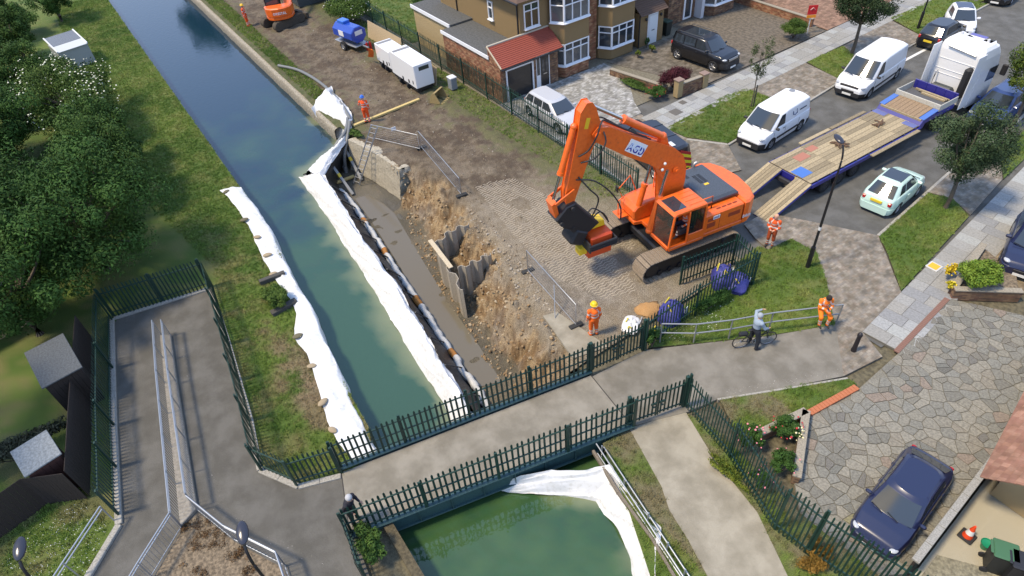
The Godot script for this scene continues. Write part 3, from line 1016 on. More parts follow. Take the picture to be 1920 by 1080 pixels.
func palisade(label: String, pts: Array, tall, pitch: float, post_every: float, rails: Array, base := 0.0, lift := 0.06, side := 1.0, posts := true, called := "palisade_fence", group := "") -> Node3D:
	var ce: Vector2 = line_at(pts, line_len(pts) * 0.5)
	var o = thing(called, label, "fence", v3(ce.x, base, ce.y), 0.0, group)
	var steel = green_steel()
	for k in pts.size() - 1:
		var h: float = tall[k] if tall is Array else tall
		var pm = picket_mesh(h - lift, 0.4 * pitch)
		var a: Vector2 = pts[k] - ce
		var b: Vector2 = pts[k + 1] - ce
		var d = (b - a).normalized()
		var q = v2(-d.y, d.x) * side
		var len = a.distance_to(b)
		var n = maxi(1, int(len / pitch))
		for i in n:
			var p = a + d * ((i + 0.5) * len / n)
			var s = part(o, "picket", pm, steel)
			s.position = v3(p.x, lift + rng.randf_range(-0.008, 0.008), p.y)
			s.rotation = v3(rng.randf_range(-0.012, 0.012), -d.angle() + (0.0 if side > 0 else PI), rng.randf_range(-0.014, 0.014))
		for r0 in rails:
			var m = Mesher.new()
			var r: float = h + r0 if r0 < 0 else r0
			m.bar(v3(a.x + q.x * -0.03, r, a.y + q.y * -0.03), v3(b.x + q.x * -0.03, r, b.y + q.y * -0.03), 0.045, 0.045, 0.005)
			part(o, "rail", m, steel)
		if posts:
			var c = maxi(1, int(round(len / post_every)))
			for i in range(0 if k == 0 else 1, c + 1):
				var p = a + d * (len * i / c)
				var m = Mesher.new()
				m.box(v3(p.x - q.x * 0.075, h * 0.5 - 0.02, p.y - q.y * 0.075), v3(0.1, h + 0.04, 0.055), 0.004, Basis(Vector3.UP, -d.angle()))
				part(o, "post", m, steel)
	return o

func handrail(label: String, pts: Array, h: float, tops: Array, every: float, infill: float, r: float, material: Material, called := "railing", group := "", base := 0.0) -> Node3D:
	var ce: Vector2 = line_at(pts, line_len(pts) * 0.5)
	var o = thing(called, label, "railing", v3(ce.x, base, ce.y), 0.0, group)
	var bar_mesh: ArrayMesh
	if infill > 0.0:
		var bm = Mesher.new()
		bm.cyl(v3(0, 0.1, 0), v3(0, tops[0] - 0.02, 0), 0.009, -1, 5, false)
		bar_mesh = bm.mesh()
	var pm = Mesher.new()
	pm.cyl(v3(0, -0.05, 0), v3(0, h, 0), r * 0.95, -1, 7)
	var post_mesh = pm.mesh()
	var count = 0
	for k in pts.size() - 1:
		var a: Vector2 = pts[k] - ce
		var b: Vector2 = pts[k + 1] - ce
		var d = (b - a).normalized()
		var len = a.distance_to(b)
		for t in tops:
			var m = Mesher.new()
			m.cyl(v3(a.x, t, a.y), v3(b.x, t, b.y), r, -1, 7)
			part(o, "rail", m, material)
		if infill > 0.0:
			var m = Mesher.new()
			m.cyl(v3(a.x, 0.1, a.y), v3(b.x, 0.1, b.y), r * 0.6, -1, 5)
			part(o, "bottom_rail", m, material)
			var n = int(len / infill)
			for i in n:
				var p = a + d * ((i + 0.5) * len / n)
				count += 1
				if count > 290: break
				part(o, "infill_bar", bar_mesh, material).position = v3(p.x, 0, p.y)
		var c = maxi(1, int(round(len / every)))
		for i in range(0 if k == 0 else 1, c + 1):
			var p = a + d * (len * i / c)
			part(o, "post", post_mesh, material).position = v3(p.x, 0, p.y)
	return o

func gate_pair(label: String, a: Vector2, b: Vector2, h: float):
	var ce = (a + b) * 0.5
	var o = thing("palisade_gate", label, "gate", v3(ce.x, 0, ce.y), -(b - a).angle(), "double gates at the bridge's end")
	var steel = green_steel()
	var len = a.distance_to(b)
	for s in [-1.0, 1.0]:
		var m = Mesher.new()
		m.box(v3(s * len * 0.5, h * 0.5, 0), v3(0.12, h + 0.12, 0.12), 0.01)
		part(o, "gate_post", m, steel)
		m = Mesher.new()
		for y in [0.25, h - 0.3]: m.box(v3(s * (len * 0.25), y, 0.02), v3(len * 0.5 - 0.1, 0.05, 0.04), 0.004)
		m.box(v3(s * 0.04, h * 0.48, 0.02), v3(0.05, h - 0.25, 0.045), 0.004)
		m.box(v3(s * (len * 0.5 - 0.1), h * 0.48, 0.02), v3(0.05, h - 0.3, 0.045), 0.004)
		part(o, "gate_frame", m, steel)
		m = Mesher.new()
		m.box(v3(s * 0.16, h * 0.52, 0.05), v3(0.22, 0.1, 0.05), 0.006)
		m.box(v3(s * 0.16, h * 0.4, 0.05), v3(0.12, 0.05, 0.05), 0.006)
		part(o, "lock_box", m, steel)
		var pm = picket_mesh(h - 0.12)
		var n = int(len * 0.5 / 0.165)
		for i in n:
			var p = part(o, "picket", pm, steel)
			p.position = v3(s * (0.1 + (i + 0.4) * (len * 0.5 - 0.15) / n), 0.08, -0.01)

func build_bridge():
	var fa = v2(0.73, -13.65)
	var fb = v2(10.06, -11.65)
	var na = v2(0.04, -11.42)
	var nb = v2(9.73, -9.1)
	var o = thing("footbridge", "concrete-decked footbridge with green steel girders over the canal", "bridge", v3(5, 0, -11.5))
	var off = v2(5, -11.5)
	var deck = asphalt_mat("deck", Color(0.255, 0.23, 0.183), Color(0.325, 0.298, 0.242), 48)
	var m = Mesher.new()
	m.plate([fa - off, fb - off, nb - off, na - off], -0.22, 0.012, 0.0)
	part(o, "deck", m, deck)
	var teal = rough_mat("girder_paint", Color(0.018, 0.05, 0.055), Color(0.035, 0.085, 0.09), 1.2, 0.45, 0.0)
	for s in [[fa, fb, -1.0], [na, nb, 1.0]]:
		var d: Vector2 = (s[1] - s[0]).normalized()
		var q: Vector2 = v2(-d.y, d.x) * s[2]
		m = Mesher.new()
		var c: Vector2 = (s[0] + s[1]) * 0.5 - off + q * 0.1
		var bs = Basis(Vector3.UP, -d.angle())
		m.box(v3(c.x, -0.19, c.y), v3(s[0].distance_to(s[1]) + 0.1, 0.62, 0.06), 0.005, bs)
		m.box(v3(c.x, 0.13, c.y), v3(s[0].distance_to(s[1]) + 0.1, 0.04, 0.22), 0.005, bs)
		m.box(v3(c.x, -0.52, c.y), v3(s[0].distance_to(s[1]) + 0.1, 0.04, 0.22), 0.005, bs)
		var n = 9
		for i in n + 1:
			var p: Vector2 = s[0].lerp(s[1], float(i) / n) - off + q * 0.1
			m.box(v3(p.x, -0.19, p.y), v3(0.03, 0.6, 0.2), 0.0, bs)
		part(o, "girder", m, teal)
	m = Mesher.new()
	m.bar(v3(fb.x - off.x, 0.016, fb.y - off.y), v3(nb.x - off.x, 0.016, nb.y - off.y), 0.03, 0.012)
	part(o, "expansion_joint", m, mat(0.05, 0.045, 0.04, 0.9))
	m = Mesher.new()
	m.bar(v3(fa.x - off.x, 0.016, fa.y - off.y), v3(na.x - off.x, 0.016, na.y - off.y), 0.03, 0.012)
	part(o, "expansion_joint", m, mat(0.05, 0.045, 0.04, 0.9))
	m = Mesher.new()
	m.box(v3(-4.65, -1.75, -1.2), v3(1.9, 3.0, 2.6), 0.02)
	part(o, "abutment", m, rough_mat("abutment", Color(0.2, 0.18, 0.14), Color(0.32, 0.29, 0.24), 0.6))
	m = Mesher.new()
	m.box(v3(6.0, -1.75, 0.9), v3(1.4, 3.0, 3.8), 0.02)
	part(o, "abutment", m, rough_mat("abutment", Color(0.2, 0.18, 0.14), Color(0.32, 0.29, 0.24), 0.6))
	var fq = (fb - fa).orthogonal().normalized()
	palisade("green palisade parapet on the bridge's dam-facing edge", [fa + v2(0.0, -0.08), fb + v2(0, -0.08)], 1.55, 0.185, 2.4, [1.32, 0.75, 0.25], 0.1, 0.06, 1.0, true, "palisade_fence", "bridge parapets")
	palisade("green palisade parapet on the bridge's edge above open water", [na + v2(0.0, 0.08), nb + v2(0, 0.08)], 1.55, 0.185, 2.4, [1.32, 0.75, 0.25], 0.1, 0.06, -1.0, true, "palisade_fence", "bridge parapets")

func build_fences():
	build_bridge()
	gate_pair("green double gate between bridge parapet and the worker's compound", v2(10.15, -11.78), v2(12.46, -11.41), 1.6)
	gate_pair("green double gate between bridge parapet and old concrete slab", v2(9.61, -9.14), v2(11.73, -8.58), 1.6)
	palisade("green palisade fence running from the slab gate past the rose bed", [v2(11.73, -8.52), v2(11.38, -6.25), v2(10.53, -3.79), v2(10.65, -2.7), v2(11.21, -0.11)], [1.8, 2.2, 2.5, 2.5], 0.125, 2.75, [-0.4, 0.3], 0.0, 0.05, 1.0)
	palisade("green palisade fence between compound and lamp post lawn", [v2(12.49, -11.38), v2(15.32, -11.5), v2(18.5, -11.28)], 1.75, 0.16, 2.5, [1.45, 0.35], 0.0, 0.05, -1.0)
	palisade("short green palisade side closing the compound by the standing worker", [v2(18.5, -11.28), v2(18.84, -12.55)], 1.75, 0.16, 2.5, [1.45, 0.35])
	palisade("opened green palisade gate leaf standing along the excavator track", [v2(18.84, -12.55), v2(16.17, -13.01)], 1.6, 0.16, 3.0, [1.4, 0.95, 0.3], 0.0, 0.08, -1.0)
	palisade("long green palisade fence between muddy site and the houses", [v2(19.75, -58.0), v2(19.62, -45.0), v2(19.5, -33.0), v2(19.13, -18.87)], 1.75, 0.17, 2.75, [1.5, 0.35], 0.0, 0.05, -1.0)
	palisade("green palisade fence across the head of the ramp under the trees", [v2(-4.31, -27.13), v2(-0.22, -26.28)], 1.7, 0.155, 2.4, [1.4, 0.3], 0.0, 0.05, 1.0, true)
	palisade("green palisade fence between ramp and canal grass bank", [v2(-0.1, -26.36), v2(-0.56, -22.16), v2(-1.08, -17.75), v2(-1.41, -15.44)], 1.6, 0.155, 2.6, [1.35, 0.3], 0.0, 0.05, -1.0)
	palisade("green palisade fence curving from ramp to the bridge parapet", [v2(-1.41, -15.44), v2(-0.63, -14.13), v2(0.75, -13.69)], 1.55, 0.155, 1.8, [1.3, 0.3], 0.0, 0.05, -1.0)
	palisade("green palisade fence along the ramp's garden side", [v2(-4.46, -27), v2(-5.44, -20.77), v2(-5.99, -16.74)], 1.6, 0.155, 2.6, [1.35, 0.3], 0.0, 0.05, 1.0)
	palisade("green palisade fence end dropping beside the ivy at the bridge corner", [v2(0.05, -11.39), v2(-0.19, -9.61)], 1.55, 0.155, 2.0, [1.3, 0.3], 0.0, 0.05, 1.0)
	kerb([v2(-4.41, -27.05), v2(-5.39, -20.73), v2(-5.99, -16.35), v2(-7.14, -15.08), v2(-7.91, -14.37)], 0.22, 0.25, 0.09)
	kerb([v2(-0.24, -26.29), v2(-0.63, -22.1), v2(-1.11, -17.78), v2(-1.52, -15.47), v2(-0.66, -14.03), v2(0.67, -13.52)], 0.2, 0.25, 0.06)
	kerb([v2(-4.32, -27.06), v2(-0.25, -26.26)], 0.2, 0.25, 0.06)
	kerb([v2(12.88, -8.04), v2(14.72, -7.1), v2(17.22, -5.85)], 0.08, 0.2, 0.02)
	var galv = mat(0.42, 0.44, 0.46, 0.4, 0.7)
	var g = "galvanised guard rails on the ramp"
	handrail("galvanised railing on the garden-facing side of the ramp's dividing wall", [v2(-2.81, -24.5), v2(-3.3, -21.58), v2(-4.29, -15)], 1.0, [1.0, 0.88], 1.6, 0.13, 0.024, galv, "railing", g)
	handrail("galvanised railing on the canal-facing side of the ramp's dividing wall", [v2(-2.49, -24.28), v2(-2.92, -21.35), v2(-3.71, -15.37)], 1.0, [1.0, 0.88], 1.6, 0.13, 0.024, galv, "railing", g)
	handrail("galvanised railing on the lower ramp side of the planting bed", [v2(-4.3, -14.96), v2(-5.46, -13.88), v2(-5.78, -13.56)], 1.0, [1.0, 0.88], 1.6, 0.13, 0.024, galv, "railing", g)
	handrail("galvanised railing between planting bed and the upper ramp landing", [v2(-3.7, -15.25), v2(-3.02, -13.49), v2(-1.98, -11.69)], 1.0, [1.0, 0.9], 1.6, 0.13, 0.026, galv, "railing", g)
	handrail("short galvanised railing closing the planting bed's corner by the landing", [v2(-1.98, -11.69), v2(-2.04, -10.79)], 1.0, [1.0, 0.9], 1.6, 0.13, 0.026, galv, "railing", g)
	handrail("galvanised double handrail beside the daisy lawn", [v2(-6.08, -16.58), v2(-7.34, -15.28), v2(-7.87, -14.72)], 1.0, [1.0, 0.85], 1.8, 0.0, 0.026, galv, "railing", g)
	handrail("grey tube railing between lamp post lawn and path", [v2(13.22, -11.26), v2(14.2, -10.44), v2(15.4, -9.76), v2(16.85, -9.07), v2(19.19, -7.74)], 1.05, [1.05, 0.55], 1.9, 0.0, 0.03, mat(0.3, 0.31, 0.31, 0.5, 0.5), "railing", "")
	var w = thing("dividing_wall", "low concrete wall dividing the two legs of the ramp", "wall", v3(-3.4, 0, -19.19))
	var m = Mesher.new()
	var ce = v2(-3.4, -19.19)
	m.plate([v2(-2.86, -24.5), v2(-2.48, -24.23), v2(-2.9, -21.33), v2(-3.69, -15.31), v2(-4.31, -14.97), v2(-3.32, -21.59)].map(func(p): return p - ce), -0.1, 0.14, 0.02)
	part(w, "wall_body", m, rough_mat("abutment", Color(0.2, 0.18, 0.14), Color(0.32, 0.29, 0.24), 0.6))

# dam
func cloth(lines: Array, n: int, rows: int, amp: float, sd: float, freq := 9.0) -> Mesher:
	var rs = []
	for l in lines: rs.append(resample(l, n))
	var rings = []
	for j in (lines.size() - 1) * rows + 1:
		var f = float(j) / rows
		var k = mini(int(f), lines.size() - 2)
		var t = f - k
		var ring = []
		for i in n:
			var p0: Vector3 = rs[maxi(k - 1, 0)][i]
			var p1: Vector3 = rs[k][i]
			var p2: Vector3 = rs[k + 1][i]
			var p3: Vector3 = rs[mini(k + 2, lines.size() - 1)][i]
			var p = p1.cubic_interpolate(p2, p0, p3, t)
			var s = i * line_len(rs[0]) / n
			var w = nz.get_noise_3d(s * 45.0, f * 25.0, sd)
			var w2 = pow(1.0 - absf(nz.get_noise_3d(s * 40.0 + f * 45.0, f * 22.0 + sd, sd + 40.0)), 5.0)
			var w3 = pow(1.0 - absf(nz.get_noise_3d(s * 22.0 - f * 60.0, f * 30.0, sd + 80.0)), 6.0)
			p += v3(w * 0.8, w * 0.6 + w2 * 0.4 + w3 * 0.6, w * 0.4) * amp
			ring.append(p)
		rings.append(ring)
	var m = Mesher.new()
	m.loft(rings, false)
	return m

func white_sheet() -> StandardMaterial3D:
	if mats.has("sheet"): return mats["sheet"]
	var m = StandardMaterial3D.new()
	m.albedo_texture = noise_tex(91, 0.02, [[0.18, lin(0.5, 0.49, 0.45)], [0.36, lin(0.62, 0.62, 0.605)], [0.8, lin(0.66, 0.66, 0.65)]], 5)
	m.uv1_triplanar = true
	m.uv1_world_triplanar = true
	m.uv1_scale = Vector3.ONE * 0.5
	m.roughness = 0.5
	mats["sheet"] = m
	return m

func sandbag(at: Vector3, turn: float, s: float, label: String, dark := false):
	var m = Mesher.new()
	var rings = []
	for i in 9:
		var t = i / 8.0
		var w = pow(sin(clampf(t, 0.02, 0.98) * PI), 0.45)
		var ring = []
		for k in 10:
			var a = TAU * k / 10.0
			var y = sin(a)
			ring.append(v3((t - 0.5) * 0.5, 0.085 + y * 0.085 * w * (1.0 if y > 0 else 0.95), cos(a) * 0.16 * w) * s)
		rings.append(ring)
	rings.reverse()
	m.loft(rings, true, true, true)
	var o = part(self, "sandbag", m, rough_mat("sacking_dark" if dark else "sacking", Color(0.11, 0.095, 0.055) if dark else Color(0.27, 0.21, 0.13), Color(0.17, 0.15, 0.09) if dark else Color(0.38, 0.30, 0.19), 3.0, 0.95, 6.0))
	o.position = at
	o.rotation.y = turn
	tag(o, label, "sandbag", "sandbags holding the white sheet down")

func build_dam():
	var sheet = white_sheet()
	var dy = v3(0, 0, 0)
	var o = thing("coffer_dam", "long coffer dam under a white membrane across the canal", "dam", v3(6.1, -0.9, -23.29))
	var c = o.position
	var outer = [v3(6.69, -0.97, -34.02), v3(6.62, -0.97, -31.54), v3(6.27, -0.97, -26.88), v3(5.89, -0.97, -22.32), v3(5.52, -0.97, -18.56), v3(5.3, -0.97, -16.34), v3(5.16, -0.97, -14.64), v3(4.95, -0.97, -13.57)].map(func(p): return p - c)
	var mid = [v3(6.98, -0.5, -33.05), v3(6.9, -0.5, -30.48), v3(6.52, -0.5, -26.36), v3(6.24, -0.5, -22.13), v3(5.92, -0.5, -18.6), v3(5.64, -0.5, -16.35), v3(5.44, -0.5, -14.42), v3(5.27, -0.5, -13.21)].map(func(p): return p - c)
	var crest = [v3(7.41, -0.2, -32.43), v3(7.19, -0.15, -29.32), v3(6.77, -0.12, -25.53), v3(6.56, -0.12, -21.61), v3(6.22, -0.12, -18.29), v3(5.9, -0.12, -16.16), v3(5.7, -0.12, -14.2), v3(5.54, -0.12, -12.95)].map(func(p): return p - c)
	var inner = [v3(7.69, -0.35, -32.12), v3(7.44, -0.3, -29.13), v3(6.99, -0.3, -25.42), v3(6.79, -0.3, -21.54), v3(6.41, -0.3, -18.24), v3(6.06, -0.3, -16.12), v3(5.87, -0.3, -14.21), v3(5.7, -0.3, -12.96)].map(func(p): return p - c)
	part(o, "membrane", cloth([outer, mid, crest, inner], 220, 8, 0.15, 5.0), sheet)
	var foot = [v3(8.47, -1.95, -33.14), v3(8.34, -1.95, -30.56), v3(7.9, -1.95, -26.45), v3(7.55, -1.95, -22.93), v3(7.17, -1.95, -19.58), v3(6.98, -1.95, -17.21), v3(6.87, -1.95, -15.22), v3(6.43, -1.95, -13.59)].map(func(p): return p - c)
	var innerb = inner.map(func(p): return p + v3(-0.04, 0.02, 0))
	var black = rough_mat("black_sheet", Color(0.012, 0.013, 0.016), Color(0.035, 0.037, 0.042), 0.9, 0.4, 8.0)
	part(o, "liner", cloth([innerb, foot], 110, 7, 0.16, 15.0), black)
	for k in 11:
		var t = 0.06 + k * 0.088
		var p: Vector3 = line_at(inner, line_len(inner) * t)
		var q: Vector3 = line_at(foot, line_len(foot) * t)
		var m = Mesher.new()
		m.bar(p + v3(0.03, 0.02, 0), p.lerp(q, 0.9) + v3(0.16, 0.06, 0), 0.07, 0.05, 0.004)
		part(o, "prop", m, mat(0.06, 0.065, 0.07, 0.6, 0.3))
	var o2 = thing("dam_return", "crumpled white membrane wrapping the dam's bend to the bank wall", "dam", v3(9.74, -0.4, -36.05))
	c = o2.position
	outer = [v3(10, 0.05, -39.55), v3(10.14, -0.5, -39.37), v3(10.24, -0.97, -37.81), v3(10.44, -0.97, -36.38), v3(9.19, -0.97, -35.31), v3(7.94, -0.97, -34.66), v3(6.88, -0.97, -34)].map(func(p): return p - c)
	mid = [v3(10.66, 0.25, -40.09), v3(10.7, 0.1, -38.68), v3(10.73, -0.35, -37.15), v3(10.73, -0.4, -35.85), v3(9.55, -0.35, -34.93), v3(8.36, -0.35, -34.22), v3(7.36, -0.55, -33.55)].map(func(p): return p - c)
	crest = [v3(11.44, 0.4, -40.6), v3(11.41, 0.42, -38.74), v3(11.18, 0.3, -36.6), v3(10.87, 0.05, -35.35), v3(9.89, -0.02, -34.53), v3(8.59, -0.08, -33.44), v3(7.41, -0.2, -32.43)].map(func(p): return p - c)
	inner = [v3(12.21, 0.1, -41.55), v3(12.11, 0.12, -39.49), v3(11.82, 0.05, -37.2), v3(11.14, -0.2, -35.53), v3(10.16, -0.25, -34.49), v3(8.88, -0.3, -33.34), v3(7.69, -0.36, -32.14)].map(func(p): return p - c)
	part(o2, "membrane", cloth([outer, mid, crest, inner], 130, 9, 0.22, 25.0), sheet)
	foot = [v3(11.75, -1.9, -37.52), v3(10.6, -1.9, -36.07), v3(9.45, -1.95, -34.74), v3(8.47, -1.95, -33.14)].map(func(p): return p - c)
	var top = [v3(11.09, -0.2, -35.57), v3(10.16, -0.25, -34.49), v3(8.88, -0.3, -33.34), v3(7.69, -0.36, -32.14)].map(func(p): return p - c)
	part(o2, "liner", cloth([top, foot], 40, 6, 0.1, 35.0), black)
	var nprop = -1
	for b in [[v3(10.12, -0.35, -35.42), v3(9.94, -1.9, -32.8)], [v3(8.63, -0.4, -34.09), v3(8.89, -1.9, -31.73)], [v3(7.58, -0.5, -33.25), v3(8.33, -1.9, -32.15)]]:
		nprop += 1
		var rp = thing("raking_prop", ["grey raking prop with yellow band closest to the ladder wall", "grey raking prop with yellow band between its two fellows", "grey raking prop with yellow band at the canal end of the three"][nprop], "prop", Vector3.ZERO, 0.0, "raking props inside the dam bend")
		var pa: Vector3 = b[0]
		var pb: Vector3 = b[1]
		rp.position = pb
		var m = Mesher.new()
		m.bar(pa - pb, Vector3.ZERO, 0.16, 0.16, 0.01)
		part(rp, "beam", m, mat(0.24, 0.24, 0.23, 0.6, 0.2))
		m = Mesher.new()
		m.bar((pa - pb) * 0.56, (pa - pb) * 0.46, 0.168, 0.168, 0.01)
		part(rp, "band", m, mat(0.6, 0.42, 0.03, 0.6))
	var boom = [v3(8.42, -1.8, -32.53), v3(8.44, -1.8, -31.44), v3(8.41, -1.8, -30.17), v3(8.17, -1.8, -28.25), v3(8.03, -1.8, -26.33), v3(7.8, -1.8, -24.52), v3(7.64, -1.8, -22.75), v3(7.51, -1.8, -21.27), v3(7.43, -1.8, -20.24), v3(7.24, -1.8, -18.92), v3(7.16, -1.8, -17.84), v3(7.08, -1.8, -17.02), v3(6.93, -1.8, -16.08), v3(6.94, -1.8, -15.01), v3(6.68, -1.8, -13.9)]
	var bo = thing("absorbent_boom", "white absorbent boom with rust-orange joints lying on the drained bed", "boom", v3(7.86, -1.95, -24.7))
	var n = 14
	var cuts = [0.0, 0.19, 0.215, 0.36, 0.385, 0.59, 0.625, 0.80, 0.825, 1.0]
	for k in cuts.size() - 1:
		var tl = line_len(boom)
		var pts = []
		var rr = []
		var cnt = 5 if k % 2 else 26
		for i in cnt + 1:
			var s: float = lerpf(cuts[k], cuts[k + 1], float(i) / cnt)
			var p: Vector3 = line_at(boom, tl * s) - bo.position
			p += v3(nz.get_noise_2d(s * 2600.0, 3.0) * 0.07, 0, 0)
			pts.append(p)
			rr.append(0.16 + 0.06 * nz.get_noise_2d(s * 5200.0, 9.0))
		var m = Mesher.new()
		m.tube(pts, rr, 9)
		part(bo, "boom_joint" if k % 2 else "boom_section", m, mat(0.36, 0.15, 0.03, 0.8) if k % 2 else rough_mat("boom_cloth", Color(0.36, 0.35, 0.32), Color(0.62, 0.61, 0.57), 2.0, 0.9, 8.0))
	var b3 = thing("bank_sheet", "long white membrane pegged along the grass bank edge", "sheet", v3(2.62, 0, -23.95))
	c = b3.position
	var le = [v3(2.46, 0.03, -34.12), v3(2.62, 0.03, -32.93), v3(2.72, 0.03, -31.38), v3(2.6, 0.03, -28.96), v3(2.37, 0.03, -26.65), v3(2.32, 0.03, -25.22), v3(2.46, 0.03, -23.15), v3(2.3, 0.03, -22), v3(1.7, 0.03, -20.73), v3(1.79, 0.03, -19.62), v3(1.62, 0.03, -18.25), v3(1.42, 0.03, -17.1), v3(1.16, 0.03, -15.92), v3(1.11, 0.03, -14.77), v3(1.3, 0.03, -13.66)].map(func(p): return p - c)
	var ri = [v3(3.44, 0, -33.74), v3(3.46, 0.02, -32.61), v3(3.5, 0.02, -31.29), v3(3.48, 0.02, -28.69), v3(3.15, 0.02, -26.02), v3(3.04, 0.02, -24.5), v3(3.03, 0.02, -22.87), v3(2.96, 0.02, -21.81), v3(2.75, 0.02, -20.45), v3(2.58, 0.02, -19.08), v3(2.45, 0.02, -17.57), v3(2.28, 0.02, -16.43), v3(2.13, 0.02, -15.48), v3(2.1, 0.02, -14.57), v3(2.04, 0.02, -13.51)].map(func(p): return p - c)
	var mi = []
	for k in le.size(): mi.append(le[k].lerp(ri[k], 0.5) + v3(0, 0.06, 0))
	var dn = ri.map(func(p): return p + v3(0.07, -0.35, 0))
	var dn2 = ri.map(func(p): return p + v3(0.1, -1.0, 0))
	part(b3, "membrane", cloth([le, mi, ri, dn, dn2], 220, 6, 0.1, 45.0), sheet)
	var pos = [v3(2.69, 0.09, -33.61), v3(2.66, 0.09, -30.31), v3(2.72, 0.09, -28.43), v3(2.65, 0.09, -26.69), v3(2.4, 0.09, -25.17), v3(1.86, 0.09, -20.61), v3(1.71, 0.09, -18.7), v3(1.37, 0.09, -16.73), v3(1.17, 0.09, -15.35)]
	var bag_labels = ["dark damp sandbag at the very tip of the bank sheet", "dark damp sandbag next along from the bank sheet's tip", "pale sandbag between the dark bag and two pale ones uphill of the bush", "pale sandbag in the middle of the row uphill of the bush", "pale sandbag against the old outfall coping above the bush", "dark sandbag on the sheet just past the bush towards the bridge", "pale sandbag on the sheet beside the dry brown turf", "pale sandbag second from the bridge fence on the bank sheet", "pale sandbag on the bank sheet closest to the bridge fence"]
	var damp = [true, true, false, false, false, true, false, false, false]
	for k in pos.size():
		sandbag(pos[k], rng.randf() * 3.0, 0.85 if k % 2 else 0.75, bag_labels[k], damp[k])
	var b4 = thing("downstream_sheet", "white membrane hanging from the scaffold rail below the bridge", "sheet", v3(7.51, -0.5, -8))
	c = b4.position
	outer = [v3(4.92, -0.97, -10.17), v3(5.67, -0.97, -9.41), v3(6.55, -0.97, -8.79), v3(7.24, -0.97, -8), v3(7.09, -0.97, -7.08), v3(6.88, -0.97, -6.19), v3(6.49, -0.97, -5.33)].map(func(p): return p - c)
	mid = [v3(5.09, -0.6, -10.11), v3(6.09, -0.55, -9.49), v3(6.92, -0.5, -8.81), v3(7.62, -0.45, -8.08), v3(7.54, -0.45, -7.01), v3(7.38, -0.45, -5.98), v3(6.61, -0.5, -5)].map(func(p): return p - c)
	crest = [v3(5.31, -0.2, -10), v3(6.54, -0.15, -9.47), v3(7.36, -0.1, -8.71), v3(8.07, -0.05, -8.4), v3(7.99, -0.05, -7.08), v3(7.86, -0.05, -5.8), v3(6.7, -0.1, -4.74)].map(func(p): return p - c)
	part(b4, "membrane", cloth([outer, mid, crest], 130, 12, 0.2, 55.0), sheet)
	var sr = thing("scaffold_rail", "twin galvanised scaffold tubes along the bank below the bridge", "scaffolding", v3(7.89, 0, -6.45))
	c = sr.position
	var tube = mat(0.45, 0.46, 0.46, 0.4, 0.7)
	for l in [[v3(8.14, 0.35, -9.09), v3(7.16, 0.35, -3.8)], [v3(8.32, 0.2, -8.91), v3(7.36, 0.2, -3.73)], [v3(8.1, -0.05, -8.97), v3(7.26, -0.05, -3.92)]]:
		var m = Mesher.new()
		m.cyl(l[0] - c, l[1] - c, 0.026, -1, 7)
		part(sr, "scaffold_tube", m, tube)
	for q in [v3(8.19, 0, -8.86), v3(7.96, 0, -7.5), v3(7.76, 0, -6.21), v3(7.57, 0, -5.2), v3(7.4, 0, -4.35)]:
		var m = Mesher.new()
		var p: Vector3 = q - c
		m.cyl(p + v3(0, -0.9, 0), p + v3(0, 0.45, 0), 0.026, -1, 7)
		part(sr, "upright", m, tube)
	var te = part(self, "timber_edging", timber_line([v3(8.04, -0.06, -9.13), v3(7.68, -0.06, -7.44), v3(7.45, -0.06, -5.63), v3(7.12, -0.06, -4.21)], 0.09, 0.16), rough_mat("old_timber", Color(0.12, 0.10, 0.07), Color(0.24, 0.2, 0.15), 2.0))
	tag(te, "weathered timber edging board under the scaffold rail", "edging")

func timber_line(l: Array, w: float, d: float) -> Mesher:
	var m = Mesher.new()
	for k in l.size() - 1: m.bar(l[k], l[k + 1], w, d, 0.008)
	return m

